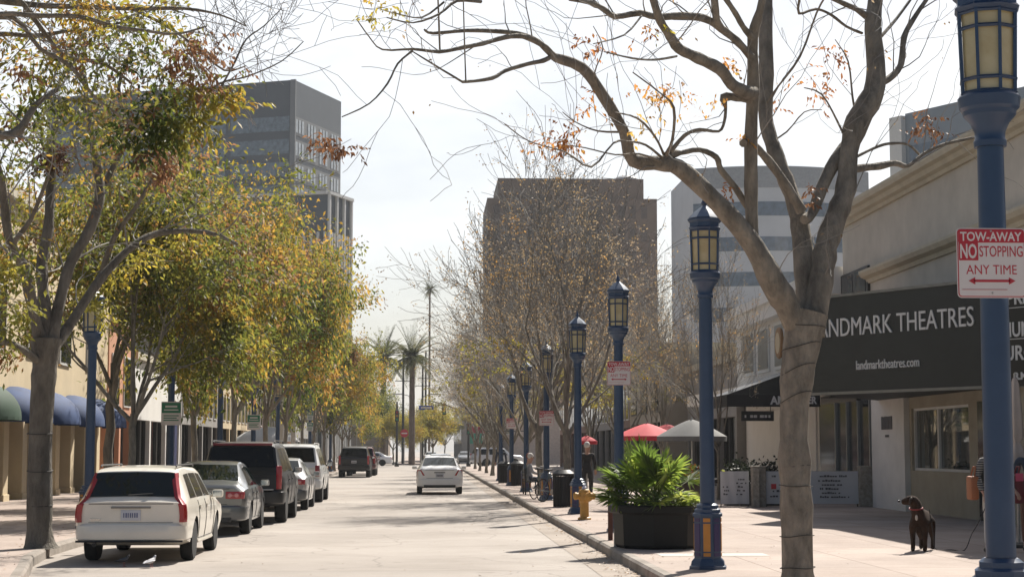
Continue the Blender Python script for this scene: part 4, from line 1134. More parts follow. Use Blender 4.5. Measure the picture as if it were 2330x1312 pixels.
for pl, d0, d1, tw in LO:
    pts, rad = smooth(*path(pl, d0, d1))
    pts = [top.lerp(pts[0], .5)] + pts; rad = [rad[0] * 1.3] + rad
    if pl[0][0] < 0: pts = [top] + pts; rad = [.08] + rad
    else: pts, rad = pts[1:], rad[1:]
    L0.limb(pts, rad, 8)
    for i in range(5 if pl[0][0] < 0 else 2, len(pts)):
        if L0.r.random() < tw * .7:
            d = (pts[i] - pts[i - 1]).normalized()
            L0.grow(pts[i], (rot_dir(d, R(L0.r.uniform(30, 80)), L0.r) + Vector((0, 0, .1))).normalized(), L0.r.uniform(.3, .9), min(rad[i] * .4, .012), 3, P_L0)
for i in range(4):   # the rest of its crown, outside the picture
    w = 2.2 + i * .8; L0.grow(top, Vector((math.cos(w) * .7, math.sin(w) * .7, .7)).normalized(), 2.2, .09, 1, P_DENSE)
rt = thing('street_tree', 'tree whose branches of green and brown leaves hang into the top left corner', 'tree', base, 0, GL)
L0.wood.build('trunk', M_BARK_PALE, rt, 70)
L0.twig.build('twigs', M_TWIG, rt, 180)
L0.leaves(4, .075, .55, .12, sel=lambda p: p.x < 3.9).build('foliage', M_LEAF_OLIVE, rt)
g = MB(); g2 = MB(); g3 = MB()
for px, py, dd, rad, n in [(300, 300, 1.2, .3, 260), (350, 270, 1.2, .3, 260), (420, 290, 1.3, .28, 240), (480, 240, 1.5, .26, 200), (540, 225, 1.6, .16, 90), (390, 220, 1.3, .25, 170), (200, 20, .5, .3, 120), (300, 120, 1, .3, 150), (120, 150, .5, .3, 120), (100, 230, .4, .2, 90), (330, 25, 1, .3, 120)]:
    clump(g, at_y(px, py, RY + dd) - base, rad, int(n * 1.3), .095, rr, .7)
for px, py, dd, rad, n in [(455, 190, 1.4, .15, 130), (430, 120, 1.3, .2, 160), (470, 100, 1.3, .18, 120), (180, 100, .4, .2, 80), (410, 150, 1.2, .22, 140), (770, 335, 3.4, .1, 60), (745, 325, 3.3, .1, 60), (805, 328, 3.5, .05, 24), (725, 315, 3.2, .08, 30), (40, 170, 0, .15, 60), (550, 155, 1.8, .06, 20), (330, 360, 1.0, .1, 40)]:
    clump(g2, at_y(px, py, RY + dd) - base, rad, int(n * 1.2), .075, rr, .9)
for px, py, dd, rad, n in [(385, 65, 1.2, .1, 60), (10, 85, 0, .1, 50), (180, 120, .5, .15, 50), (150, 40, .3, .2, 60)]:
    clump(g3, at_y(px, py, RY + dd) - base, rad, n, .06, rr)
g.build('green_leaves', M_LEAF_GREEN, rt); g2.build('dead_leaf_clumps', M_LEAF_RUST, rt); g3.build('golden_leaves', M_LEAF_GOLD, rt)

# ---- palms
M_PALM = leaf_mat('palm_frond', [(0.0, (0.05, 0.06, 0.025)), (0.5, (0.10, 0.11, 0.045)), (0.95, (0.2, 0.19, 0.08))], 1.0, .25, .5)
M_PTRUNK = mat('palm_trunk', (0.08, 0.06, 0.045), .95, 0, 3, bump=.8, bscale=9, c2=(0.17, 0.13, 0.10), stretch=(1, 1, .5))
def feather_palm(seed, h, r, n, fl):
    rnd = random.Random(seed)
    root = thing('palm_tree', 'x', 'palm')
    t = MB(); k = 14
    t.tube([(0, 0, h * i / k - .05) for i in range(k + 1)], [r * (1.25 - .3 * i / k) * (1 + .06 * (i % 2)) for i in range(k + 1)], 12)
    t.lathe([(r, h - .9), (r * 1.7, h - .4), (r * 1.5, h + .1), (r * .4, h + .4)], 12)
    t.build('trunk', M_PTRUNK, root, 60)
    c = MB()
    for i in range(n):
        w = rnd.uniform(0, 2 * PI); e = R(rnd.uniform(-35, 82)); L_ = fl * rnd.uniform(.8, 1.1)
        d = Vector((math.cos(w) * math.cos(e), math.sin(w) * math.cos(e), math.sin(e)))
        p = Vector((0, 0, h + .1)); pts = [p.copy()]
        for j in range(9):
            d = (d + Vector((0, 0, -.085))).normalized(); p = p + d * (L_ / 9); pts.append(p.copy())
        c.tube(pts, [.035 * (1 - j / 10) for j in range(10)], 4, cap=False)
        for j in range(1, 10):
            dd = (pts[j] - pts[j - 1]).normalized(); sd = dd.cross(Vector((0, 0, 1))).normalized()
            for q in range(3):
                pp = pts[j - 1].lerp(pts[j], q / 3)
                for sg in (-1, 1):
                    leaflet(c, pp, (dd * .55 + sd * sg + Vector((0, 0, .15 - .5 * (e < 0)))).normalized(), L_ * .17 * (1.1 - .07 * j), rnd, .13)
    c.build('crown', M_PALM, root)
    return root
p0 = feather_palm(41, 10.8, .26, 66, 3.9)
b = at_z(936, 1061, 0)
p0.location = (b.x, 173.5, ZS); tag(p0, 'tall feather palm with dark trunk standing in the middle of the far crossing', 'palm')
p1 = copy_tree(p0); p1.location = (at_y(872, 1000, 205).x, 205, 0); p1.rotation_euler.z = 2.0; p1.scale = (1.1, 1.1, 1.15)
tag(p1, 'feather palm half hidden behind the left row of trees', 'palm')
b = at_y(978, 660, 300)
p2 = feather_palm(43, b.z, .16, 46, 2.4); p2.location = (b.x, 300, 0)
tag(p2, 'very tall thin fan crowned palm far beyond the crossing', 'palm')
# trees beyond the crossing
far = []
for k, (px, py, Y, sc, lab) in enumerate([(985, 950, 195, .72, 'yellow green tree beyond the crossing, right of the feather palm'), (962, 980, 225, .7, 'yellowish tree farther back behind the crossing'),
                                          (895, 960, 190, .62, 'round yellow green tree left of the red no entry sign'), (860, 940, 200, .9, 'dark leafy tree beyond the crossing at left'), (1012, 985, 330, .9, 'hazy small tree at the far end of the street')]):
    src = [kinds_right[1], kinds_left[1]][k % 2] if False else kinds_left[1]
    o = copy_tree(src); o.location = (at_y(px, 1000, Y).x, Y, 0); o.scale = (sc,) * 3; o.rotation_euler.z = k * 1.3
    for ch in o.children:
        if 'foliage' in ch.name:
            ch.data = ch.data.copy(); ch.data.materials[0] = M_LEAF_YEL if k != 3 else M_LEAF_GREEN
    tag(o, lab, 'tree', 'trees beyond the crossing')
# ------------------------------------------------------------------ vehicles
M_TYRE = mat('tyre_rubber', (0.007, 0.007, 0.007), .9, .2, 20)
M_RIM = mat('alloy_rim', (0.35, 0.35, 0.36), .3, .05, 5, metal=.8)
M_CARGLASS = glass('car', (0.008, 0.012, 0.010), .03, .5)
M_REDLENS = mat('red_lens', (0.33, 0.012, 0.018), .15, .15, 10, coat=.6)
M_WHTLENS = mat('clear_lens', (0.6, 0.6, 0.58), .15, .1, 10, coat=.6)
M_PLATE = mat('number_plate_white', (0.55, 0.56, 0.60), .4, .03)
M_PLASTIC = mat('black_plastic', (0.02, 0.02, 0.02), .55, .15, 8)
M_CHROME = mat('chrome', (0.6, 0.6, 0.6), .12, .03, metal=1.0)
M_SEAM = mat('panel_gap', (0.02, 0.02, 0.02), .8)
M_UNDER = mat('underbody_black', (0.008, 0.008, 0.008), .95)
def interp(st, y):
    if y <= st[0][0]: return st[0][1:]
    for i, (a, b) in enumerate(zip(st, st[1:])):
        if y <= b[0]:
            t = (y - a[0]) / (b[0] - a[0]); return [p + (q - p) * t for p, q in zip(a[1:], b[1:])]
    return st[-1][1:]
NS = 7   # points from belt to roof
def ring(v):
    zb, zl, zt, wl, wm, wb, wr = v
    zl = min(zl, zt - .012); h = zl - zb
    pts = [(0, zb), (wl * .8, zb), (wl, zb + .05), (wm, zb + h * .38), (wm + .012, zb + h * .62), (wm - .003, zl - h * .13), (wb, zl)]
    zr = max(zl + .004, zt - .045 * min(1, (zt - zl) / .2))
    for k in range(1, NS): t = k / (NS - 1); pts.append((wb + (wr - wb) * (t + .10 * t * (1 - t) * -1), zl + (zr - zl) * t))
    pts += [(wr - .035, zt - .012 * min(1, (zt - zl) / .2)), (wr - .11, zt), (wr * .5, zt + .012), (0, zt + .016)]
    return pts
def side_pt(st, y, t, sg, off=.005):
    zb, zl, zt, wl, wm, wb, wr = interp(st, y)
    zr = zt - .045
    x = wb + (wr - wb) * (t - .10 * t * (1 - t)); z = zl + (zr - zl) * t
    return Vector((sg * (x + off), y, z + off * .3))
def car_body(st, wheels, wr_, mats, width):
    ys = []
    for a, b in zip(st, st[1:]):
        n = max(1, int((b[0] - a[0]) / .11)); ys += [a[0] + (b[0] - a[0]) * i / n for i in range(n)]
    ys.append(st[-1][0])
    # soften the kinks of the profile
    def sm(y): 
        if y < .5: d = .01
        else: d = .07
        A = [interp(st, min(max(y + q * d, st[0][0]), st[-1][0])) for q in (-1, -.5, 0, .5, 1)]
        return [sum(c) / 5 for c in zip(*A)]
    vs, fs = [], []
    rn = None
    for y in ys:
        r = ring(sm(y)); full = r + [(-x, z) for x, z in r[-2:0:-1]]
        rn = len(full); vs += [(x, y, z) for x, z in full]
    for i in range(len(ys) - 1):
        for k in range(rn): a, b = i * rn + k, i * rn + (k + 1) % rn; fs.append((a, b, b + rn, a + rn))
    fs.append(tuple(range(rn - 1, -1, -1))); fs.append(tuple((len(ys) - 1) * rn + k for k in range(rn)))
    m = MB(); m.add(vs, fs)
    body = m.build('body', [mats['paint'], M_UNDER])
    cm = MB()
    for wy in wheels:
        for sg in (-1, 1): cm.lathe([(wr_ + .055, -.17), (wr_ + .055, .22)], 28, axis='X', c=(sg * (width - .05), wy, wr_))
    cut = cm.build('cutter', M_UNDER)
    bo = body.modifiers.new('b', 'BOOLEAN'); bo.object = cut; bo.operation = 'DIFFERENCE'; bo.solver = 'EXACT'; bo.material_mode = 'TRANSFER'; bo.use_self = True
    bpy.context.view_layer.update()
    dg = bpy.context.evaluated_depsgraph_get(); dg.update()
    me = bpy.data.meshes.new_from_object(body.evaluated_get(dg))
    body.modifiers.clear(); body.data = me
    bpy.data.objects.remove(cut)
    me.polygons.foreach_set('use_smooth', [True] * len(me.polygons)); me.set_sharp_from_angle(angle=R(32))
    return body
def patch(m, fn, nu=6, nv=4):
    vs = [fn(i / nu, j / nv) for i in range(nu + 1) for j in range(nv + 1)]
    m.add(vs, [(i * (nv + 1) + j, (i + 1) * (nv + 1) + j, (i + 1) * (nv + 1) + j + 1, i * (nv + 1) + j + 1) for i in range(nu) for j in range(nv)])
def top_glass(st, y0, y1, inset, n=8, off=.006):
    m = MB()
    def fn(a, b):
        y = y0 + (y1 - y0) * b; v = interp(st, y); w = v[6] - inset - .05 * 0
        x = (a * 2 - 1) * w; sl = (interp(st, y + .02)[2] - interp(st, y - .02)[2]) / .04
        nr = Vector((0, -sl, 1)).normalized()
        return Vector((x, y, v[2] + .012 * (1 - abs(a * 2 - 1)))) + nr * (off + .004)
    patch(m, fn, n, 6); return m
def side_glass(st, quad, sg):
    """quad: (y,t) corners rear-low, front-low, front-high, rear-high"""
    m = MB()
    def fn(a, b):
        y = (quad[0][0] + (quad[1][0] - quad[0][0]) * a) * (1 - b) + (quad[3][0] + (quad[2][0] - quad[3][0]) * a) * b
        t = (quad[0][1] + (quad[1][1] - quad[0][1]) * a) * (1 - b) + (quad[3][1] + (quad[2][1] - quad[3][1]) * a) * b
        return side_pt(st, y, t, sg)
    patch(m, fn, 6, 4); return m
def body_x(st, y, z):
    r = ring(interp(st, y))
    for (xa, za), (xb, zb) in zip(r[1:], r[2:]):
        if za <= z <= zb: return xa + (xb - xa) * ((z - za) / (zb - za) if zb > za else 0)
    return r[3][0]
def make_wheel(root, x, y, r, w, sg, plain=False):
    o = bpy.data.objects.new('wheel', None); COL.objects.link(o); o.parent = root; o.location = (x, y, r)
    m = MB(); m.lathe([(r * .60, -w / 2), (r * .93, -w / 2), (r * .985, -w * .36), (r, -w * .2), (r, w * .2), (r * .985, w * .36), (r * .93, w / 2), (r * .60, w / 2)], 28, axis='X'); m.build('tyre', M_TYRE, o, 35)
    m = MB(); m.lathe([(r * .62, sg * w * .2), (r * .64, sg * w * .46), (r * .58, sg * w * .44), (r * .55, sg * w * .12), (r * .01, sg * w * .12)], 24, axis='X', cap=False)
    for k in range(5):
        a = 2 * PI * k / 5 + .3; c, s = math.cos(a), math.sin(a)
        m.extr([(sg * w * .22, c * r * .08 - s * r * .10, s * r * .08 + c * r * .10), (sg * w * .22, c * r * .57 - s * r * .07, s * r * .57 + c * r * .07), (sg * w * .22, c * r * .57 + s * r * .07, s * r * .57 - c * r * .07), (sg * w * .22, c * r * .08 + s * r * .10, s * r * .08 - c * r * .10)], (sg * w * .18, 0, 0))
    m.lathe([(r * .15, sg * w * .2), (r * .14, sg * w * .44), (.002, sg * w * .45)], 14, axis='X', cap=False)
    m.build('rim', M_RIM, o, 40)
def seam_path(st, pts, sg, wd=.007):
    """thin dark gap following (y,z) points on the body side"""
    m = MB(); P = []
    for (ya, za), (yb, zb) in zip(pts, pts[1:]):
        for k in range(7): t = k / 7; P.append((ya + (yb - ya) * t, za + (zb - za) * t))
    P.append(pts[-1])
    m.tube([(sg * (body_x(st, y, z) + .001), y, z) for y, z in P], wd, 4); return m
def car(name, label, cat, spec, x, y, group=None, rz=0.0, extra=None):
    st, p = spec['st'], spec['paint']
    root = thing(name, label, cat, (x, y, 0), rz, group)
    W = spec['w']
    b = car_body(st, spec['axles'], spec['wr'], {'paint': p}, W); b.parent = root
    for wy in spec['axles']:
        for sg in (-1, 1): make_wheel(root, sg * (W - spec['ww'] / 2 - .015), wy, spec['wr'], spec['ww'], sg)
    top_glass(st, *spec['rear_glass']).build('rear_window', spec.get('glass', M_CARGLASS), root, 180)
    top_glass(st, *spec['front_glass']).build('windscreen', M_CARGLASS, root, 180)
    for sg in (-1, 1):
        for q in spec['side_glass']: side_glass(st, q, sg).build('side_window', spec.get('glass', M_CARGLASS), root, 180)
        for pts in spec['seams']: seam_path(st, pts, sg).build('door_gap', M_SEAM, root)
        for hy, hz in spec['handles']:
            m = MB(); m.box((sg * (body_x(st, hy, hz) + .014), hy, hz), (.03, .17, .03), ch=.01); m.build('door_handle', p, root, 40)
        my, mz = spec['mirror']
        m = MB(); m.box((sg * (W + .09), my, mz), (.19, .10, .13), ch=.035); m.tube([(sg * (W - .08), my + .03, mz - .05), (sg * (W + .03), my + .01, mz - .03)], .025, 6)
        mo = m.build('mirror', spec.get('mirror_mat', p), root, 50)
        m = MB(); m.box((sg * (W + .09), my - .054, mz), (.155, .006, .10), ch=.002); m.build('mirror_glass', M_CHROME, mo)
        if 'sill' in spec:
            m = MB(); m.tube([(sg * (body_x(st, yy, spec['sill'][0]) - .005), yy, spec['sill'][0]) for yy in [spec['sill'][1] + (spec['sill'][2] - spec['sill'][1]) * k / 8 for k in range(9)]], .03, 6); m.build('sill_trim', spec['sill'][3], root, 50)
    for part, m, mt in spec['bits'](st, W):
        m.build(part, mt, root, 35)
    if extra: extra(root)
    return root
def rear_bumper(st, W, z0, z1, out, back=.55, tap=.03):
    m = MB(); sec = []
    ns = 12
    def outline(k):
        n = 24; P = []
        for i in range(n + 1):
            a = -PI / 2 + PI * i / n
            cx = math.copysign(abs(math.sin(a)) ** .32, math.sin(a)); cy = abs(math.cos(a)) ** .32 if abs(math.cos(a)) > 1e-6 else 0
            P.append(((W + .012 - k) * cx, back - (back + out - k) * cy))
        return P
    prof = [(z0, .05), (z0 + .03, .012), (z0 + (z1 - z0) * .5, 0), (z1 - .03, .01), (z1, .035)]
    vs, fs = [], []
    n = 25
    for z, k in prof: vs += [(x, y, z) for x, y in outline(k)]
    for i in range(len(prof) - 1):
        for j in range(n - 1): a = i * n + j; fs.append((a, a + 1, a + 1 + n, a + n))
    t0 = (len(prof) - 1) * n; fs.append(tuple(t0 + j for j in range(n))); fs.append(tuple(range(n - 1, -1, -1)))
    return m.add(vs, fs)
def plate(z, y, w=.31, h=.155, x=0):
    m = MB(); m.box((x, y, z), (w, .012, h), ch=.004); return m
def plate_marks(z, y, x=0, seed=1):
    rn = random.Random(seed); m = MB(); xx = -.115
    for i in range(7):
        wd = rn.choice((.018, .022, .024)); m.span((x + xx, y - .009, z - .04), (x + xx + wd, y - .0065, z + .03)); xx += .034
    return m

# --- station wagon (white, nearest)
st = [(0, .46, .88, .915, .78, .82, .81, .755), (.04, .40, .90, .945, .81, .852, .835, .765), (.10, .34, .91, .975, .83, .868, .845, .76), (.40, .27, .92, 1.375, .84, .878, .85, .655), (.56, .25, .92, 1.425, .845, .88, .85, .64),
      (1.4, .22, .92, 1.455, .845, .88, .85, .63), (2.5, .21, .92, 1.43, .845, .88, .85, .635), (2.85, .21, .92, 1.385, .845, .88, .85, .645), (3.55, .22, .92, 1.0, .845, .88, .84, .72), (3.7, .23, .91, .965, .845, .878, .83, .73), (4.45, .28, .82, .86, .82, .86, .78, .68), (4.66, .34, .70, .74, .78, .82, .72, .62), (4.72, .42, .60, .63, .7, .74, .66, .56)]
def wagon_bits(st, W):
    B = []
    B.append(('bumper', rear_bumper(st, W, .34, .60, .10), MATS['car_paint_cream_white']))
    m = MB(); m.tube([(-W + .05, -.102, .345), (0, -.112, .345), (W - .05, -.102, .345)], .018, 6); B.append(('bumper_trim', m, M_PLASTIC))
    for sg in (-1, 1):
        m = MB(); vs, fs = [], []
        for i in range(15):
            z = .625 + (1.36 - .625) * i / 14
            y = .0 if z < .9 else (.02 + (z - .9) / (1.375 - .9) * .40)
            yy = y; xo = body_x(st, max(yy + .06, .04), min(z, .90)) if z < .9 else None
            v = interp(st, max(y + .03, .05))
            if z >= .9: t = min(1, (z - v[1]) / max(.06, (v[2] - .045 - v[1]))); xo = v[5] + (v[6] - v[5]) * t
            inn = .105 if z < .93 else .085
            vs += [(sg * (xo - inn), yy - .022, z), (sg * (xo - .03), yy - .026, z), (sg * (xo + .010), yy + .03, z), (sg * (xo + .008), yy + .13 - .03 * i / 14, z), (sg * (xo - inn), yy + .05, z)]
        for i in range(14):
            for k in range(5): a = i * 5 + k; q = (a, a + 5, i * 5 + 5 + (k + 1) % 5, i * 5 + (k + 1) % 5); fs.append(q if sg < 0 else q[::-1])
        fs.append((0, 1, 2, 3, 4) if sg < 0 else (4, 3, 2, 1, 0)); m.add(vs, fs); B.append(('tail_light', m, M_REDLENS))
    B.append(('number_plate', plate(.73, -.012), M_PLATE)); B.append(('plate_writing', plate_marks(.735, -.012), mat('plate_blue', (.12, .14, .24), .5)))
    m = MB(); m.box((0, -.012, .845), (.62, .03, .028), ch=.008); B.append(('handle_strip', m, mat('grey_strip', (.2, .19, .17), .4)))
    m = MB(); m.tube([(-.66, .003, .622), (.66, .003, .622)], .006, 4); m.tube([(-.66, -.001, .9), (.66, -.001, .9)], .006, 4); B.append(('tailgate_gap', m, M_SEAM))
    m = MB(); m.box((-.55, -.006, .665), (.16, .012, .02)); B.append(('badge', m, M_CHROME))
    m = MB(); m.tube([(-.55, .0, .3), (-.55, -.09, .29)], .032, 10); B.append(('exhaust', m, M_PLASTIC))
    m = MB(); m.tube([(-.05, .02, 1.03), (.32, -.005 + .13, 1.05)], .008, 5); B.append(('rear_wiper', m, M_PLASTIC))
    for sg in (-1, 1):
        m = MB(); m.tube([(sg * .60, .62, 1.45), (sg * .605, .7, 1.475), (sg * .60, 2.4, 1.475), (sg * .60, 2.5, 1.45)], .014, 6); B.append(('roof_rail', m, M_PLASTIC))
    return B
WAGON = dict(st=st, w=.88, axles=(.98, 3.64), wr=.315, ww=.20, paint=paint('cream_white', (.74, .70, .61)), rear_glass=(.115, .385, .055), front_glass=(2.95, 3.5, .05), glass=M_CARGLASS,
             side_glass=[((.62, .10), (1.28, .10), (1.32, .86), (.86, .86)), ((1.36, .10), (2.12, .10), (2.12, .88), (1.40, .86)), ((2.20, .10), (3.18, .10), (2.80, .86), (2.20, .88))],
             seams=[[(1.34, .92), (1.36, .55), (1.42, .32)], [(2.16, .92), (2.16, .3)], [(3.2, .9), (3.16, .32)], [(1.42, .32), (3.16, .32)]], handles=[(1.5, .83), (2.3, .83)], mirror=(3.02, .98), sill=(.27, 1.4, 3.2, paint('cream_white', ())), bits=wagon_bits)
wag = car('station_wagon', 'cream white station wagon with tall red tail lights, parked nearest on the left', 'car', WAGON, -4.40, 25.95, 'cars parked along the left kerb')

wag.scale = (.95, 1, .99)

# --- sedan (grey, then the white one driving, then far copies)
st = [(0, .48, .86, .93, .74, .78, .77, .66), (.05, .40, .88, .985, .80, .84, .82, .70), (.12, .34, .90, 1.015, .82, .868, .845, .72), (.5, .27, .92, 1.03, .84, .88, .855, .72), (.62, .25, .92, 1.05, .845, .88, .855, .71), (1.22, .22, .92, 1.385, .845, .88, .855, .60), (1.45, .21, .92, 1.43, .845, .88, .855, .575),
      (2.0, .21, .92, 1.455, .845, .88, .855, .57), (2.55, .21, .92, 1.42, .845, .88, .855, .58), (2.7, .21, .92, 1.385, .845, .88, .855, .59), (3.5, .22, .92, 1.0, .845, .88, .845, .70), (3.65, .23, .90, .965, .84, .875, .83, .71), (4.3, .28, .78, .84, .8, .84, .76, .64), (4.48, .34, .66, .72, .74, .79, .70, .58), (4.55, .42, .58, .62, .64, .70, .62, .5)]
def sedan_bits(kind):
    def f(st, W):
        p = SEDAN['paint'] if kind == 'grey' else SEDANW['paint']
        B = [('bumper', rear_bumper(st, W, .30, .60, .075), p)]
        m = MB(); m.box((0, -.08, .32), (1.2, .03, .09), ch=.02); B.append(('bumper_insert', m, M_PLASTIC))
        for sg in (-1, 1):
            m = MB()
            if kind == 'grey':
                m.box((sg * .62, .0, .80), (.30, .05, .15), ch=.03); m.box((sg * .80, .08, .80), (.09, .18, .15), ch=.03); B.append(('tail_light', m, M_REDLENS))
                for q in (.56, .69): m2 = MB(); m2.lathe([(.042, -.034), (.03, -.037)], 14, axis='Y', c=(sg * q, .0, .80)); B.append(('lamp_ring', m2, mat('pale_red_lens', (.55, .2, .2), .2, coat=.5)))
            else:
                m.extr([(sg * .86, .10, .93), (sg * .70, -.012, .93), (sg * .56, -.02, .72), (sg * .86, .06, .70)], (0, .09, 0)); B.append(('tail_light', m, M_REDLENS))
        m = MB(); m.tube([(-.55, -.002, .925), (.55, -.002, .925)], .007, 4); m.tube([(-.5, .0, .62), (.5, .0, .62)], .006, 4); B.append(('boot_gap', m, M_SEAM))
        pz = .72 if kind == 'white' else .44
        B.append(('number_plate', plate(pz, -.012 if pz > .6 else -.088), M_PLATE)); B.append(('plate_writing', plate_marks(pz, -.012 if pz > .6 else -.088, seed=3), M_INK))
        m = MB(); m.box((0, -.01, .83), (.42, .02, .03), ch=.006); B.append(('boot_handle', m, p if kind == 'grey' else M_SEAM))
        if kind == 'grey': m = MB(); m.lathe([(.05, -.03), (.04, -.036)], 16, axis='Y', c=(0, .02, .86)); B.append(('emblem', m, M_CHROME))
        m = MB(); m.tube([(-.5, .02, .28), (-.5, -.08, .28)], .028, 8); B.append(('exhaust', m, M_PLASTIC))
        m = MB(); m.box((0, 1.30, 1.36), (.22, .03, .02)); B.append(('brake_light', m, M_REDLENS))
        return B
    return f
SEDAN = dict(st=st, w=.88, axles=(1.0, 3.58), wr=.315, ww=.2, paint=paint('mid_grey', (.105, .112, .115), metal=.35), rear_glass=(.66, 1.20, .05), front_glass=(2.75, 3.44, .05), glass=M_CARGLASS,
             side_glass=[((.98, .18), (1.26, .10), (1.34, .84), (1.24, .55)), ((1.30, .10), (1.98, .10), (1.98, .88), (1.38, .84)), ((2.06, .10), (3.06, .10), (2.66, .86), (2.06, .88))],
             seams=[[(1.28, .92), (1.22, .6), (1.42, .32)], [(2.02, .92), (2.02, .3)], [(3.1, .9), (3.06, .32)], [(1.42, .32), (3.06, .32)]], handles=[(1.45, .82), (2.2, .82)], mirror=(2.95, .99), bits=sedan_bits('grey'))
car('sedan', 'dark grey sedan with round red tail lights, parked behind the white station wagon', 'car', SEDAN, -4.42, 34.15, 'cars parked along the left kerb')
SEDANW = dict(SEDAN); SEDANW.update(paint=paint('white', (.78, .78, .77)), bits=sedan_bits('white'), glass=glass('tinted', (.03, .04, .04), .03, .8))
drive = car('sedan', 'white sedan driving away in the middle of the street', 'car', SEDANW, .52, 65.0)
SEDANS = dict(SEDAN); SEDANS.update(paint=paint('silver', (.42, .42, .42), metal=.5))
silver = car('sedan', 'silver sedan mostly hidden between the black suv and the white suv', 'car', SEDANS, -4.2, 48.0, 'cars parked along the left kerb')

# --- large SUVs
st = [(0, .56, 1.08, 1.12, .86, .90, .895, .84), (.04, .50, 1.10, 1.16, .90, .935, .92, .84), (.10, .46, 1.11, 1.22, .92, .955, .935, .83), (.30, .42, 1.12, 1.78, .93, .97, .94, .745), (.42, .40, 1.12, 1.845, .935, .975, .945, .73), (1.5, .36, 1.12, 1.875, .935, .975, .945, .72), (2.7, .36, 1.12, 1.85, .935, .975, .945, .725), (3.0, .36, 1.12, 1.80, .935, .975, .945, .735),
      (3.6, .37, 1.12, 1.24, .935, .975, .935, .82), (3.75, .38, 1.11, 1.19, .935, .97, .925, .83), (4.7, .42, 1.03, 1.10, .91, .95, .88, .79), (4.92, .46, .92, .98, .88, .91, .84, .74), (5.0, .52, .82, .86, .8, .84, .78, .68)]
def suv_bits(kind):
    def f(st, W):
        dark = kind != 'white'
        p = SUVB['paint'] if dark else SUVW['paint']
        B = [('bumper', rear_bumper(st, W, .46, .76, .13), p)]
        m = MB(); m.box((0, -.13, .79), (1.5, .1, .03), ch=.012); B.append(('bumper_step', m, mat('grey_step', (.35, .35, .35), .4) if kind == 'black' else M_PLASTIC))
        for sg in (-1, 1):
            m = MB()
            if kind == 'white': m.box((sg * .845, .03, 1.02), (.15, .12, .36), ch=.03)
            else: m.box((sg * .86, .035, 1.06), (.13, .12, .54), ch=.03)
            B.append(('tail_light', m, M_REDLENS if kind != 'white' else mat('dark_red_lens', (.22, .012, .02), .15, coat=.6)))
            m = MB(); m.tube([(sg * .70, .5, 1.86), (sg * .71, .6, 1.90), (sg * .70, 2.8, 1.895), (sg * .70, 2.95, 1.84)], .018, 6); B.append(('roof_rail', m, M_PLASTIC if dark else p))
        B.append(('number_plate', plate(.95, -.012), M_PLATE)); B.append(('plate_writing', plate_marks(.95, -.012, seed=5), M_INK))
        m = MB(); m.tube([(-.78, .0, .80), (.78, .0, .80)], .007, 4); m.tube([(-.74, .002, 1.09), (.74, .002, 1.09)], .007, 4); B.append(('tailgate_gap', m, M_SEAM))
        if kind == 'black':
            m = MB(); m.box((0, .315, 1.815), (1.36, .16, .055), ch=.018); B.append(('roof_strip', m, mat('dark_red_strip', (.20, .012, .02), .2, coat=.5)))
            m = MB(); m.box((0, -.006, .87), (.5, .02, .06), ch=.008); B.append(('handle_strip', m, M_CHROME))
        if kind == 'white':
            m = MB(); m.lathe([(.12, -.02), (.1, -.03)], 20, axis='Y', c=(0, .0, 1.02)); B.append(('emblem', m, mat('dark_oval', (.06, .07, .10), .3)))
        m = MB(); m.tube([(.5, .1, .42), (.5, -.1, .42)], .04, 10); B.append(('exhaust', m, M_PLASTIC))
        m = MB(); m.box((0, .75, .42), (1.2, .12, .12), ch=.03); B.append(('rear_axle', m, M_UNDER))
        return B
    return f
SUVB = dict(st=st, w=.975, axles=(1.08, 3.98), wr=.385, ww=.26, paint=paint('black', (.005, .005, .006), rough=.5, coat=.22), rear_glass=(.125, .285, .06), front_glass=(3.06, 3.55, .05), glass=glass('privacy', (.002, .003, .003), .08, .25),
            side_glass=[((.42, .10), (1.30, .10), (1.30, .86), (.60, .86)), ((1.40, .10), (2.20, .10), (2.20, .88), (1.40, .86)), ((2.30, .10), (3.28, .10), (2.95, .86), (2.30, .88))],
            seams=[[(1.35, 1.12), (1.38, .62), (1.55, .45)], [(2.25, 1.12), (2.25, .43)], [(3.3, 1.1), (3.28, .45)], [(1.55, .45), (3.28, .45)]], handles=[(1.55, 1.0), (2.42, 1.0)], mirror=(3.12, 1.2), mirror_mat=M_PLASTIC, bits=suv_bits('black'))
car('suv', 'big black suv with dark red strip along the rear roof edge', 'suv', SUVB, -4.22, 39.5, 'cars parked along the left kerb')
SUVW = dict(SUVB); SUVW.update(paint=paint('suv_white', (.70, .71, .70)), bits=suv_bits('white'))
car('suv', 'white suv with dark rear window and square red tail lights', 'suv', SUVW, -4.3, 54.9, 'cars parked along the left kerb')
SUVF = dict(SUVB); SUVF.update(bits=suv_bits('far'))
sf = car('suv', 'far black suv parked alone after the gap on the left', 'suv', SUVF, -4.35, 104.0, 'cars parked along the left kerb')
def car_copy(src, label, x, y, rz=0.0, p=None, group=None, sc=1.0):
    o = copy_tree(src); o.location = (x, y, 0); o.rotation_euler = (0, 0, rz); tag(o, label)
    if 'group' in o: del o['group']
    if group: o['group'] = group
    o.scale = (sc,) * 3
    if p:
        for ch in o.children:
            if ch.type == 'MESH' and any(m and m.name.startswith('car_paint') for m in ch.data.materials):
                ch.data = ch.data.copy()
                for i, m in enumerate(ch.data.materials):
                    if m.name.startswith('car_paint'): ch.data.materials[i] = p
    return o
GC = 'cars parked along the left kerb'
car_copy(sf, 'dark red suv just beyond the far black suv', -4.2, 111.0, p=paint('dark_red', (.09, .02, .025)), group=GC)
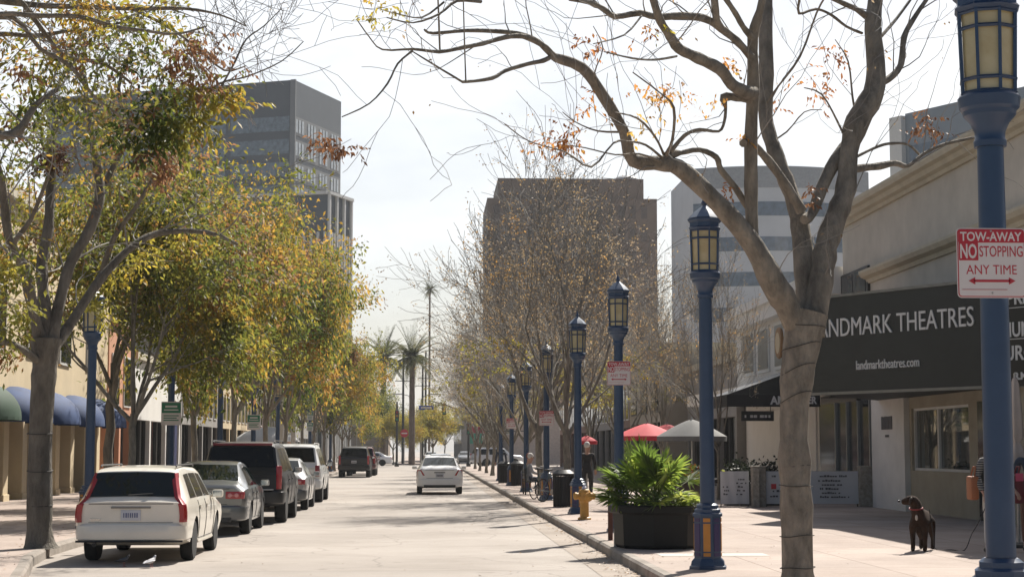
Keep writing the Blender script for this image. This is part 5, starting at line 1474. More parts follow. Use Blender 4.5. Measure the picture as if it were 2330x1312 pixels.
car_copy(silver, 'dark green sedan, last of the parked cars on the left', -4.3, 118.6, p=paint('dark_green', (.03, .05, .045)), group=GC)
car_copy(silver, 'pale silver sedan driving just ahead of the white sedan', .85, 98.0, p=paint('pale_silver', (.62, .63, .64), metal=.2))
car_copy(sf, 'silver van like car turning beside the traffic lights', 4.6, 168.0, rz=R(-75), p=paint('van_silver', (.5, .51, .52)))
car_copy(drive, 'white car crossing at the junction left of the palm', -3.5, 178.0, rz=R(90))
car_copy(drive, 'white car waiting beyond the palm in the far street', .6, 200.0)
car_copy(silver, 'grey car far beyond the traffic lights on the right', 4.6, 205.0, rz=R(180), p=paint('mid_grey', ()))
# ------------------------------------------------------------------ lamp posts
M_BLUE = mat('navy_lamp_paint', (0.017, 0.043, 0.095), .4, 0, 3, coat=.1, c2=(0.024, 0.056, 0.118))
M_AMBER = mat('amber_lamp_glass', (0.42, 0.34, 0.17), .25, .10, 4, c2=(0.52, 0.46, 0.28))
M_PGOLD = mat('gold_orange_panel', (0.46, 0.20, 0.03), .5, .12, 6)
M_PPURP = mat('purple_panel', (0.03, 0.02, 0.09), .5, .1)
o8 = PI / 8
def make_lamp():
    o = thing('street_lamp', 'x', 'street lamp', (0, 0, 0))
    m = MB(); m.lathe([(.255, -.01), (.255, .035), (.235, .05), (.225, .10), (.19, .14)], 8, off=o8); m.build('foot', M_BLUE, o, 30)
    m = MB(); m.lathe([(.185, .141), (.185, .68)], 8, off=o8); pd = m.build('pedestal', M_BLUE, o, 20)
    for k in range(8):
        a = 2 * PI * k / 8; ap = .185 * math.cos(o8)
        rot = Matrix.Rotation(a, 3, 'Z')
        m = MB(); m.box(rot @ Vector((ap + .004, 0, .41)), (.012, .092, .36), rot, ch=.004); m.box(rot @ Vector((ap + .004, 0, .635)), (.012, .092, .05), rot, ch=.004); m.box(rot @ Vector((ap + .004, 0, .19)), (.012, .092, .045), rot, ch=.004)
        m.build('panel', M_PGOLD if k % 2 else M_PPURP, pd)
    m = MB(); m.lathe([(.205, .681), (.205, .715), (.18, .735), (.18, .77), (.15, .79), (.15, .825), (.115, .85)], 8, off=o8); m.build('shoulder', M_BLUE, o, 30)
    m = MB(); m.lathe([(.097, .851), (.094, 2.0), (.086, 3.545)], 20); m.build('pole', M_BLUE, o, 40)
    m = MB(); m.lathe([(.105, 3.546), (.108, 3.585), (.098, 3.605), (.10, 3.645), (.125, 3.705), (.17, 3.755), (.175, 3.785), (.195, 3.805), (.205, 3.875), (.19, 3.895)], 16); m.build('capital', M_BLUE, o, 30)
    m = MB(); m.lathe([(.165, 3.896), (.178, 4.445)], 8, off=o8); m.build('lamp_glass', M_AMBER, o, 20)
    m = MB()
    for k in range(8):
        a = 2 * PI * (k + .5) / 8
        m.tube([(.180 * math.cos(a), .180 * math.sin(a), 3.885), (.196 * math.cos(a), .196 * math.sin(a), 4.455)], .015, 4)
    for z, r_ in ((3.900, .186), (3.990, .187), (4.335, .193), (4.440, .198)):
        pts = [(r_ * math.cos(2 * PI * (k + .5) / 8), r_ * math.sin(2 * PI * (k + .5) / 8), z) for k in range(9)]
        m.tube(pts, .013, 4)
    m.build('lantern_frame', M_BLUE, o)
    m = MB(); m.lathe([(.20, 4.446), (.225, 4.475), (.205, 4.495), (.205, 4.545), (.235, 4.575), (.235, 4.595), (.20, 4.605)], 8, off=o8); m.build('crown_ring', M_BLUE, o, 25)
    m = MB(); m.lathe([(.225, 4.606), (.15, 4.685), (.05, 4.765), (.03, 4.785)], 8, off=o8); m.build('lamp_roof', mat('pale_blue_roof', (.10, .14, .2), .35, coat=.2), o, 25)
    m = MB(); m.lathe([(.03, 4.786), (.045, 4.815), (.03, 4.845), (.02, 4.875), (.004, 4.935)], 10); m.build('finial', M_BLUE, o, 40)
    return o
lamp0 = make_lamp()
LX, LXL = 3.69, -6.72
GLR, GLL = 'blue lamp posts on the right pavement', 'blue lamp posts on the left pavement'
right_lamps = [(11.03, 'nearest blue lamp post, at the right edge, carrying the large tow away sign'), (22.4, 'blue lamp post with gold panelled base beside the palm planter'), (32.7, 'blue lamp post carrying a tow away sign behind the palm planter'), (41.6, 'blue lamp post behind the yellow hydrant'), (52.5, 'blue lamp post beside the parked bicycles'), (63.2, 'small blue lamp post beyond the seated people on the right'), (74, 'second last visible blue lamp post of the right row'), (84.8, 'farthest visible blue lamp post of the right row')]
left_lamps = [(34.7, 'blue lamp post before the blue awnings on the left'), (45.5, 'blue lamp post carrying the nearest green and white sign on the left'), (56.3, 'blue lamp post behind the pale limbed tree on the left'), (67.1, 'blue lamp post carrying the second green and white sign on the left'), (78, 'blue lamp post beside the pale grey columns on the left'), (99.5, 'blue lamp post carrying two small white signs on the left'), (121, 'farthest blue lamp post of the left row')]
first = True
for i, (y, lab) in enumerate(right_lamps):
    o = lamp0 if first else copy_tree(lamp0); first = False
    o.location = (LX + (.045 if i == 0 else 0), y, ZS); o.rotation_euler.z = (R(22.5 + 6) if i == 0 else R(32) if i == 1 else R(10 + 17 * i)); tag(o, lab, 'street lamp', GLR)
for i, (y, lab) in enumerate(left_lamps):
    o = copy_tree(lamp0); o.location = (LXL, y, ZS); o.rotation_euler.z = R(13 * i); tag(o, lab, 'street lamp', GLL)

# ------------------------------------------------------------------ signs
M_SIGNW = mat('sign_white', (0.62, 0.58, 0.56), .4, .03)
M_SIGNR = mat('sign_red', (0.42, 0.02, 0.035), .4, .05)
M_SIGNG = mat('sign_green', (0.02, 0.17, 0.09), .4, .05)
M_GALV = mat('galvanised_steel', (0.38, 0.38, 0.37), .45, .08, 6, metal=.7)
def rrect(w, h, r, n=5):
    P = []
    for cx, cz, a0 in ((w / 2 - r, h / 2 - r, 0), (-w / 2 + r, h / 2 - r, PI / 2), (-w / 2 + r, -h / 2 + r, PI), (w / 2 - r, -h / 2 + r, 1.5 * PI)):
        for k in range(n + 1): a = a0 + PI / 2 * k / n; P.append((cx + r * math.cos(a), cz + r * math.sin(a)))
    return P
def tow_sign(label, x, y, z, detail=True, rz=0.0, w=.458, h=.458):
    o = thing('road_sign', label, 'sign', (x, y, z), rz, 'tow away signs on the right lamp posts')
    sheet = lambda w_, h_, r_, y0, y1, cx=0, cz=0: MB().extr([(p[0] + cx, y1, p[1] + cz) for p in rrect(w_, h_, r_)], (0, y0 - y1, 0))
    sheet(w, h, .028, -.002, 0).build('plate', M_SIGNW, o)
    b = sheet(w - .012, h - .012, .024, -.004, -.0021).build('red_border', M_SIGNR, o)
    sheet(w - .024, h - .024, .019, -.006, -.0041).build('white_field', M_SIGNW, o)
    yy = -.0085
    t = MB(); t.extr([(p[0], -.0061, p[1] + h / 2 - .054) for p in rrect(w - .024, .084, .006)], (0, -.0019, 0)); t.extr([(p[0] - w / 2 + .078, -.0061, p[1] + .075) for p in rrect(.128, .118, .004)], (0, -.0019, 0)); t.build('red_field', M_SIGNR, o)
    t = MB(); t.text('TOW-AWAY', .082, FACE((-w / 2 + .024, yy, h / 2 - .084), FRONT), .0006, .0015, width=w - .05); t.text('NO', .130, FACE((-w / 2 + .022, yy, .032), FRONT), .0006, .003, width=.11); t.build('white_lettering', M_SIGNW, o)
    t = MB(); t.text('STOPPING', .100, FACE((-w / 2 + .150, yy + .002, .042), FRONT), .0006, .0006, width=.288); t.text('ANY TIME', .088, FACE((-w / 2 + .060, yy + .002, -.074), FRONT), .0006, 0, width=.335)
    t.build('red_lettering', M_SIGNR, o); t = MB()
    za = -.118
    t.span((-.12, yy, za - .008), (.12, yy + .0015, za + .008))
    for sg in (-1, 1): t.extr([(sg * .155, yy + .0015, za), (sg * .112, yy + .0015, za + .024), (sg * .112, yy + .0015, za - .024)], (0, -.0015, 0))
    t.span((-.2, yy, -.176), (.1, yy + .0015, -.173)); t.build('arrow', M_SIGNR, o)
    t = MB(); t.lathe([(.007, -.011), (.005, -.0135)], 10, axis='Y', c=(0, .002, -.197)); t.lathe([(.007, -.011), (.005, -.0135)], 10, axis='Y', c=(0, .002, h / 2 - .02)); t.build('bolt', M_GALV, o)
    t = MB()
    for z_ in (.15, -.15):
        t.tube([(.097 * math.sin(a), .102 - .097 * math.cos(a), z_) for a in [2 * PI * k / 20 for k in range(21)]], .006, 5)
    t.build('band', M_GALV, o)
    return o
b = at_y(2257.5, 598, 10.92)
tow_sign('large red and white tow away no stopping sign on the nearest lamp post', LX - .004, 10.925, b.z)
for y, py, lab in ((32.7, 849, 'faded tow away sign on the lamp post behind the palm planter'), (52.5, 951, 'small tow away sign on the lamp post beside the parked bicycles'), (74, 963, 'smallest tow away sign, far down the right pavement')):
    b = at_y(1400, py, y); o = tow_sign(lab, LX - .004, y - .105, b.z)
    o.rotation_euler.z = R(5)
def green_sign(label, x, y, z, w=.5, h=.56):
    o = thing('parking_sign', label, 'sign', (x, y - .11, z), 0, 'green and white signs on the left lamp posts')
    m = MB(); m.extr([(p[0], 0, p[1]) for p in rrect(w, h, .02)], (0, -.003, 0)); m.build('plate', M_SIGNW, o)
    m = MB(); m.extr([(p[0], -.0031, p[1] + h / 4 - .01) for p in rrect(w - .03, h / 2 - .04, .015)], (0, -.003, 0)); m.build('green_field', M_SIGNG, o)
    t = MB()
    for k, zz in enumerate((-.06, -.12, -.18)): t.span((-w * .38, -.006, zz - .014), (w * (.38 - .1 * (k == 1)), -.0031, zz + .014))
    t.build('green_lettering', M_SIGNG, o)
    t = MB(); t.span((-w * .36, -.009, h / 4 - .08), (w * .36, -.0062, h / 4 - .05)); t.span((-w * .3, -.009, h / 4 + .0), (w * .3, -.0062, h / 4 + .05)); t.build('white_lettering', M_SIGNW, o)
    t = MB(); t.tube([(.1 * math.sin(a), .11 - .1 * math.cos(a), 0) for a in [2 * PI * k / 16 for k in range(17)]], .006, 5); t.build('band', M_GALV, o)
green_sign('nearest green and white sign on a left lamp post, before the white shop', LXL + .02, 45.5, at_y(390, 940, 45.5).z, .52, .62)
green_sign('second green and white sign, on a left lamp post above the black suv', LXL + .02, 67.1, at_y(600, 960, 67.1).z, .5, .6)
for py, lab in ((945, 'small white sign, upper of the two on one left lamp post'), (970, 'small white sign, lower of the two on one left lamp post')):
    green_sign(lab, LXL + .02, 99.5, at_y(708, py, 99.5).z, .36, .5)
# pale grey columns under the left trees
for px, y, lab in ((640, 85, 'tall pale grey pole under the left trees, nearer of two'), (667, 92, 'tall pale grey pole under the left trees, farther of two')):
    o = thing('pole', lab, 'pole', (at_y(px, 1000, y).x, y, ZS), 0, 'pale poles under the left trees'); m = MB(); m.lathe([(.2, 0), (.2, .12), (.13, .16)], 14); m.build('foot', M_GALV, o); m = MB(); m.lathe([(.128, .161), (.12, 3.6), (.13, 3.62)], 14); m.build('shaft', mat('pale_grey_post', (.42, .40, .36), .7), o, 40)

# ------------------------------------------------------------------ hydrant
M_YEL = mat('yellow_hydrant_paint', (0.45, 0.24, 0.045), .55, .15, 9, bump=.15)
b = at_z(1330, 1181, ZS)
hy = thing('fire_hydrant', 'yellow fire hydrant standing near the right kerb', 'fire hydrant', (b.x, b.y, ZS), R(20))
m = MB(); m.lathe([(.15, -.01), (.15, .04), (.10, .06), (.095, .38), (.12, .40), (.12, .44)], 18); m.build('barrel', M_YEL, hy, 35)
m = MB(); m.lathe([(.135, .441), (.14, .60), (.125, .62), (.11, .655), (.06, .675)], 18); m.build('head', M_YEL, hy, 35)
m = MB(); m.lathe([(.06, .676), (.055, .72), (.03, .73), (.028, .77), (.002, .775)], 10); m.build('cap', mat('pale_blue_cap', (.45, .48, .6), .5), hy, 35)
for sg in (-1, 1):
    m = MB(); m.lathe([(.07, sg * .10), (.075, sg * .19), (.085, sg * .20), (.085, sg * .24), (.03, sg * .26)], 14, axis='X', c=(0, 0, .52)); m.build('nozzle', M_YEL, hy, 35)
m = MB(); m.lathe([(.08, -.10), (.085, -.18), (.095, -.19), (.095, -.24), (.03, -.26)], 14, axis='Y', c=(0, 0, .50)); m.build('nozzle', M_YEL, hy, 35)

# ------------------------------------------------------------------ palm planter
M_PLANT = mat('black_planter', (0.006, 0.006, 0.0055), .6, .3, 4, bump=.08, spec=.3)
pc = at_z(1492, 1228, ZS)
PX, PY = 3.70, 27.3
po = thing('planter', 'large black octagonal planter holding the fan palm', 'planter', (PX, PY, ZS), R(10))
m = MB(); m.lathe([(.66, 0), (.70, .05), (.72, .54)], 8, off=o8); m.build('box', M_PLANT, po, 20)
m = MB(); m.lathe([(.77, .541), (.80, .57), (.80, .66), (.76, .68), (.70, .68), (.68, .60)], 8, off=o8, cap=False); m.build('rim', M_PLANT, po, 20)
m = MB(); m.lathe([(.70, .55), (.66, .62), (.3, .66), (.01, .67)], 16); m.build('soil', mat('planter_soil', (.05, .035, .025), .95, .2, 8, bump=.5), po, 180)
M_FAN = leaf_mat('fan_palm_leaf', [(0.0, (0.05, 0.08, 0.015)), (0.35, (0.12, 0.18, 0.03)), (0.65, (0.22, 0.28, 0.045)), (0.97, (0.36, 0.38, 0.09))], 1.4, .55, .5)
fp = thing('fan_palm', 'bushy green fan palm growing in the black planter', 'palm', (PX - .12, PY, ZS + .64))
rn = random.Random(9); st_ = MB(); lf = MB()
for i in range(44):
    w = rn.uniform(0, 2 * PI); e = R(rn.uniform(8, 84)); Lp = rn.uniform(.30, .62) + .32 * max(0, math.sin(e)) * rn.random()
    d = Vector((math.cos(w) * math.cos(e), math.sin(w) * math.cos(e), math.sin(e)))
    p0 = Vector((rn.uniform(-.12, .12), rn.uniform(-.12, .12), .02)); p1 = p0 + d * Lp * .6; p2 = p1 + (d + Vector((0, 0, -.15))).normalized() * Lp * .4
    st_.tube([p0, p1, p2], [.014, .011, .009], 4, cap=False)
    dd = (p2 - p1).normalized(); sd = dd.cross(Vector((0, 0, 1)));  sd = sd.normalized() if sd.length > .05 else Vector((1, 0, 0))
    sd = Matrix.Rotation(rn.uniform(-.5, .5), 3, dd) @ sd; nn = sd.cross(dd)
    n = 22; rr_ = rn.uniform(.36, .5)
    for k in range(n):
        a = R(-125 + 250 * k / (n - 1)); fd = (dd * math.cos(a) + sd * math.sin(a)).normalized()
        q = fd + nn * rn.uniform(-.05, .12); q.normalize(); sw = fd.cross(nn).normalized()
        ln = rr_ * (1 - .25 * abs(a) / R(125)) * rn.uniform(.92, 1.06); m1 = p2 + q * ln * .55; t_ = p2 + q * ln + Vector((0, 0, -.03 - .05 * rn.random()))
        wd = ln * .062
        lf.add([p2, m1 + sw * wd - nn * .004, t_, m1 - sw * wd - nn * .004], [(0, 1, 2, 3)])
st_.build('stems', mat('palm_stem', (.10, .12, .03), .6), fp); lf.build('crown', M_FAN, fp)
# ground plants hanging over the rim
gp = thing('shrub', 'low feathery pale green plant spilling over the planter rim', 'shrub', (PX + .2, PY - .35, ZS + .62)); lf = MB()
for i in range(420):
    w = rn.uniform(0, 2 * PI); r_ = rn.uniform(.02, .38); p = Vector((r_ * 1.3 * math.cos(w), r_ * .55 * math.sin(w), rn.uniform(.0, .26) * (1 - r_)))
    leaflet(lf, p, Vector((math.cos(w), math.sin(w) - .3, rn.uniform(-.4, 1))).normalized(), rn.uniform(.08, .17), rn, .16)
lf.build('foliage', leaf_mat('pale_fern', [(0, (.06, .10, .03)), (.5, (.14, .19, .06)), (1, (.26, .28, .12))], 2, .5, .7), gp)
# second, square planter behind it with small orange flowers
p2_ = at_y(1560, 1100, 30.2)
po2 = thing('planter', 'dark brown square planter with orange flowers behind the fan palm', 'planter', (p2_.x + .0, 30.2, ZS), R(8))
m = MB(); m.box((0, 0, .48), (.8, .8, .96), ch=.02); m.build('box', mat('dark_brown_planter', (.035, .022, .016), .55, .2, 5), po2); m = MB(); m.box((0, 0, 1.0), (.9, .9, .08), ch=.015); m.build('rim', M_PLANT, po2)
fl = thing('flowers', 'small orange flowers in the dark brown square planter', 'flowers', (p2_.x, 30.2, ZS + 1.04)); lf = MB(); lg = MB()
for i in range(260):
    p = Vector((rn.gauss(0, .2), rn.gauss(0, .2), rn.uniform(0, .22))); leaflet(lg if i % 3 else lf, p, Vector((rn.gauss(0, 1), rn.gauss(0, 1), 1)).normalized(), .08, rn, .6)
lg.build('foliage', M_LEAF_GREEN, fl); lf.build('petals', mat('orange_petals', (.55, .16, .03), .6), fl)
# two thin posts at the planter's left corner
b = at_z(1403, 1243, ZS)
o = thing('post', 'thin pale grey post at the left corner of the palm planter', 'post', (b.x, b.y, ZS)); m = MB(); m.box((0, 0, .53), (.085, .085, 1.06), ch=.01); m.build('shaft', mat('pale_post', (.36, .34, .31), .8, .15, 5, bump=.2), o); m = MB(); m.lathe([(.055, 1.06), (.03, 1.09)], 10); m.build('cap', M_GALV, o)
b = at_z(1389, 1228, ZS)
o = thing('post', 'short reddish brown post left of the palm planter', 'post', (b.x, b.y, ZS)); m = MB(); m.box((0, 0, .46), (.08, .08, .92), ch=.012); m.build('shaft', mat('reddish_wood', (.085, .03, .02), .7, .2, 6), o); m = MB(); m.box((0, 0, .95), (.12, .12, .06), ch=.01); m.build('cap', M_PLASTIC, o)

# ------------------------------------------------------------------ umbrellas
def umbrella(label, px, py_top, Y, rad, h, mt, ribs=8, sag=.34, base=True):
    b = at_y(px, py_top, Y); o = thing('umbrella', label, 'umbrella', (b.x, Y, ZS)); H = b.z - ZS
    m = MB(); n = ribs * 4; vs, fs = [(0, 0, H)], []
    for j in range(1, 7):
        for k in range(n):
            a = 2 * PI * k / n; sc = 1 - .05 * (1 - abs(((k % 4) / 2) - 1)) * 1.0
            r_ = rad * j / 6 * sc; vs.append((r_ * math.cos(a), r_ * math.sin(a), H - sag * (j / 6) ** 1.25))
    for k in range(n): fs.append((0, 1 + k, 1 + (k + 1) % n))
    for j in range(5):
        for k in range(n): a, b_ = 1 + j * n + k, 1 + j * n + (k + 1) % n; fs.append((a, a + n, b_ + n, b_))
    lo = 1 + 5 * n; e = len(vs)
    for k in range(n): v = vs[lo + k]; vs.append((v[0] * .995, v[1] * .995, v[2] - .11))
    for k in range(n): fs.append((lo + k, e + k, e + (k + 1) % n, lo + (k + 1) % n))
    m.add(vs, fs); m.build('canopy', mt, o, 30)
    m = MB(); m.tube([(0, 0, 0), (0, 0, H + .06)], .022, 8); m.build('pole', M_GALV, o)
    m = MB()
    for k in range(ribs): a = 2 * PI * k / ribs; m.tube([(.02 * math.cos(a), .02 * math.sin(a), H - .42), (rad * .55 * math.cos(a), rad * .55 * math.sin(a), H - sag * .5 - .03)], .007, 4)
    m.build('ribs', M_GALV, o)
    if base: m = MB(); m.lathe([(.28, 0), (.28, .05), (.06, .08)], 18); m.build('base', M_PLASTIC, o)
    return o
M_CAN_R = mat('red_canvas', (.50, .035, .05), .8, .08, 2); M_CAN_G = mat('grey_canvas', (.13, .13, .125), .85, .1, 2)
umbrella('bright red cafe umbrella behind the fan palm', 1472, 962, 44.5, .85, 2.3, M_CAN_R)
umbrella('second red cafe umbrella partly behind the grey one', 1518, 964, 49.0, .8, 2.3, M_CAN_R)
umbrella('wide grey cafe umbrella beside the second lamp post', 1574, 953, 39.5, .82, 2.3, M_CAN_G, sag=.40)
umbrella('small red umbrella seen past the fourth lamp post', 1335, 990, 56.0, .35, 2.2, M_CAN_R, sag=.18)
# folded umbrella by the near lamp post
b = at_y(2306, 860, 27.0); o = thing('umbrella', 'folded pale beige cafe umbrella half hidden behind the nearest lamp post', 'umbrella', (b.x + .02, 27.0, ZS)); H = b.z - ZS
m = MB(); n = 20
prof = [(.03, H), (.06, H - .1), (.09, H - .5), (.105, H - .95), (.06, H - 1.02), (.10, H - 1.12), (.17, H - 1.42), (.14, H - 1.44)]
vs, fs = [], []
for r_, z in prof:
    for k in range(n): a = 2 * PI * k / n; q = r_ * (1 + .18 * math.cos(a * 6)); vs.append((q * math.cos(a), q * math.sin(a), z))
for i in range(len(prof) - 1):
    for k in range(n): fs.append((i * n + k, i * n + (k + 1) % n, (i + 1) * n + (k + 1) % n, (i + 1) * n + k))
m.add(vs, fs); m.build('canopy', mat('pale_beige_canvas', (.48, .42, .37), .85, .08, 3), o, 60); m = MB(); m.tube([(0, 0, 0), (0, 0, H + .08)], .022, 8); m.build('pole', M_GALV, o); m = MB(); m.lathe([(.28, 0), (.28, .05), (.06, .08)], 18); m.build('base', M_PLASTIC, o)

# dark shrubs behind the banners, tables on the patio
for px, Y, w_, lab in ((1672, 47.6, .35, 'small dark shrub behind the narrow banner'), (1712, 47.4, .5, 'large dark shrub behind the middle stone post'), (1752, 47.5, .42, 'dark shrub behind the trunk of the large bare tree')):
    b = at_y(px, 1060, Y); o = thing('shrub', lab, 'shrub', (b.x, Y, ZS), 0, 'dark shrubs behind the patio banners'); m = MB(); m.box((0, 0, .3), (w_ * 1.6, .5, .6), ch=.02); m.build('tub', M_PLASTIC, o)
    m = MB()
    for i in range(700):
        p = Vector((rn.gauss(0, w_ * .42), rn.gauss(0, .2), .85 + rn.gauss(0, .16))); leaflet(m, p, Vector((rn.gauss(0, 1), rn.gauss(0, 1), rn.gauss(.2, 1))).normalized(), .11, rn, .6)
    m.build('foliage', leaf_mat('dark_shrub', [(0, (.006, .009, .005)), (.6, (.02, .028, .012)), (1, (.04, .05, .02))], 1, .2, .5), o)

# ------------------------------------------------------------------ bins, bicycles, bench
M_BIN = mat('dark_bin', (.008, .009, .011), .55, .2, 5)
def bin_(px, py, lab, h=1.0, r_=.3):
    b = at_z(px, py, ZS); o = thing('trash_bin', lab, 'trash bin', (b.x, b.y, ZS), 0, 'dark bins on the right pavement')
    m = MB(); m.lathe([(r_ * .86, .02), (r_ * .9, h * .82)], 18); m.build('drum', M_BIN, o, 40)
    m = MB()
    for k in range(22): a = 2 * PI * k / 22; m.tube([(r_ * .92 * math.cos(a), r_ * .92 * math.sin(a), 0), (r_ * .97 * math.cos(a), r_ * .97 * math.sin(a), h * .84)], .014, 4)
    m.build('slats', M_BIN, o)
    m = MB(); m.lathe([(r_ * 1.05, h * .84), (r_ * 1.05, h * .9), (r_ * .6, h), (r_ * .45, h), (r_ * .45, h * .86)], 18, cap=False); m.build('lid', M_BIN, o, 30)
bin_(1283, 1152, 'dark slatted bin against the fourth lamp post'); bin_(1178, 1104, 'dark slatted bin far down the right pavement', 1.05); bin_(1148, 1098, 'smallest dark bin, farthest on the right pavement', 1.0)
M_BIKE = mat('bicycle_frame', (.05, .10, .11), .35, coat=.4); M_BIKE2 = mat('bicycle_frame_pale', (.35, .37, .38), .35, coat=.4)
def bicycle(px, py, rz, mt, lab):
    b = at_z(px, py, ZS); o = thing('bicycle', lab, 'bicycle', (b.x, b.y, ZS), rz, 'bicycles parked on the right pavement')
    for wx in (-.52, .52):
        wo = bpy.data.objects.new('wheel', None); COL.objects.link(wo); wo.parent = o; wo.location = (wx, 0, .34)
        m = MB(); m.tube([(.33 * math.cos(a), 0, .33 * math.sin(a)) for a in [2 * PI * k / 28 for k in range(29)]], .017, 6); m.build('tyre', M_TYRE, wo)
        m = MB()
        for k in range(14): a = 2 * PI * k / 14; m.tube([(0, .02 * (-1) ** k, 0), (.32 * math.cos(a), 0, .32 * math.sin(a))], .0025, 3)
        m.tube([(0, -.05, 0), (0, .05, 0)], .02, 8); m.build('spokes', M_GALV, wo)
    m = MB(); bb, se, hd, hb = (-.08, 0, .28), (-.2, 0, .78), (.36, 0, .82), (.40, 0, .68)
    for a, c in ((bb, se), (se, hd), (bb, hb), (se, (-.52, 0, .34)), (bb, (-.52, 0, .34)), (hd, hb), (hb, (.52, 0, .34))): m.tube([a, c], .017, 6)
    m.build('frame', mt, o)
    m = MB(); m.tube([(-.2, 0, .78), (-.22, 0, .92)], .014, 6); m.box((-.22, 0, .94), (.26, .14, .05), ch=.02); m.build('saddle', M_PLASTIC, o)
    m = MB(); m.tube([(.36, 0, .82), (.34, 0, .96)], .014, 6); m.tube([(.24, -.3, 1.0), (.36, -.22, .97), (.34, 0, .96), (.36, .22, .97), (.24, .3, 1.0)], .013, 6); m.build('handlebar', M_GALV, o)
    m = MB(); m.lathe([(.09, -.03), (.09, -.024)], 16, axis='Y', c=bb); m.tube([(-.08, -.04, .28), (.02, -.04, .14)], .01, 5); m.tube([(-.08, .04, .28), (-.18, .04, .42)], .01, 5); m.box((.02, -.08, .14), (.09, .08, .02)); m.box((-.18, .08, .42), (.09, .08, .02)); m.build('pedals', M_GALV, o)
bicycle(1232, 1134, R(60), M_BIKE, 'dark teal bicycle parked nearest to the seated people'); bicycle(1246, 1128, R(75), M_BIKE2, 'pale grey bicycle leaning behind the dark teal one'); bicycle(1258, 1140, R(50), M_BIKE, 'dark bicycle parked next to the bin and fourth lamp post')
def bench(px, py, lab):
    b = at_z(px, py, ZS); o = thing('bench', lab, 'bench', (b.x, b.y, ZS), R(90))
    m = MB()
    for k in range(4): m.box((0, -.2 + k * .12, .45), (1.5, .1, .04), ch=.008)
    m.build('seat', M_BIN, o); m = MB()
    for k in range(3): m.box((0, .24, .58 + k * .13), (1.5, .03, .1), ch=.008)
    m.build('backrest', M_BIN, o)
    for sg in (-1, 1): m = MB(); m.tube([(sg * .65, -.2, 0), (sg * .65, -.2, .43)], .025, 6); m.tube([(sg * .65, .22, 0), (sg * .65, .25, .9)], .025, 6); m.build('leg', M_BIN, o)
    return b
BEN = bench(1208, 1124, 'dark slatted bench under the people seated on the right pavement')

# ------------------------------------------------------------------ far crossing: signals, signs, poles
M_SIG = mat('dark_signal', (.03, .032, .03), .6)
def signal(px, Y, arm, lab, armz=5.6, heads=(3.4,)):
    b = at_y(px, 1000, Y); o = thing('traffic_signal', lab, 'traffic light', (b.x, Y, ZS))
    m = MB(); m.lathe([(.2, 0), (.2, .3), (.11, .4), (.09, 5.4), (.07, 5.9)], 12); m.build('pole', M_SIG, o, 40)
    if arm:
        m = MB(); m.tube([(0, 0, 4.7), (arm * .5, 0, 5.5), (arm, 0, armz + .4)], [.09, .075, .05], 8); m.build('arm', M_SIG, o)
    for hx, hz in ([(0.0, h) for h in heads] + ([(arm * .62, 5.2)] if arm else [])):
        m = MB(); m.box((hx, -.2, hz), (.36, .24, 1.05), ch=.03); ho = m.build('signal_head', M_SIG, o)
        for k, cc in enumerate(((.25, .02, .02), (.3, .16, .02), (.02, .2, .1))):
            m = MB(); m.lathe([(.11, -.33), (.1, -.335)], 14, axis='Y', c=(hx, 0, hz + .33 - .33 * k)); m.build('lens', mat('lens_%s' % ('red', 'amber', 'green')[k], cc, .3), ho)
    return o
signal(1066, 156, -3.6, 'dark traffic signal mast with long arm at the right corner of the crossing')
signal(903, 157, 0, 'traffic signal post at the left corner of the crossing', heads=(4.6,))
b = at_y(970, 928, 158); o = thing('street_sign', 'blue street name sign hanging over the far crossing', 'sign', (b.x, 155.8, b.z)); m = MB(); m.box((0, 0, 0), (1.35, .04, .38), ch=.01); m.build('plate', mat('street_sign_blue', (.03, .07, .30), .4), o)
m = MB(); m.span((-.5, -.026, -.06), (.5, -.021, .06)); m.build('lettering', M_SIGNW, o); m = MB(); m.tube([(-.5, 0, .19), (-.5, 0, .45)], .02, 6); m.tube([(.5, 0, .19), (.5, 0, .45)], .02, 6); m.build('hanger', M_SIG, o)
b = at_y(920, 985, 170); o = thing('road_sign', 'red no entry sign on a post left of the feather palm', 'sign', (b.x, 170, ZS)); m = MB(); m.lathe([(.40, -.02), (.40, .0)], 24, axis='Y', c=(0, 0, b.z - ZS)); m.build('disc', M_SIGNR, o); m = MB(); m.span((-.28, -.032, b.z - ZS - .06), (.28, -.021, b.z - ZS + .06)); m.build('bar', M_SIGNW, o); m = MB(); m.tube([(0, .03, 0), (0, .03, b.z)], .035, 8); m.build('post', M_GALV, o)
b = at_y(1086, 985, 150); o = thing('shop_sign', 'red and green hanging sign board past the traffic signal on the right', 'sign', (b.x, 150, b.z)); m = MB(); m.box((.0, 0, .3), (1.3, .06, .55), ch=.01); m.build('red_panel', mat('faded_red', (.35, .05, .08), .5), o); m = MB(); m.box((-.1, 0, -.45), (1.1, .06, .9), ch=.01); m.build('green_panel', mat('faded_green', (.06, .28, .20), .5), o); m = MB(); m.tube([(.66, 0, .2), (5.6, 0, .2)], .04, 6); m.build('bracket', M_SIG, o)
for px, Y, top, lab in ((918, 188, 800, 'tall thin pole with cross arms left of the feather palm'), (962, 200, 815, 'tall thin pole right of the feather palm, nearer of two'), (969, 206, 800, 'tall thin pole right of the feather palm, farther of two')):
    b = at_y(px, top, Y); o = thing('utility_pole', lab, 'pole', (b.x, Y, 0), 0, 'tall poles beyond the crossing'); m = MB(); m.lathe([(.16, 0), (.10, b.z)], 10); m.build('shaft', M_SIG, o); m = MB(); m.tube([(-.9, -.1, b.z - 3.2), (.9, -.1, b.z - 3.2)], .05, 6); m.build('cross_arm', M_SIG, o)
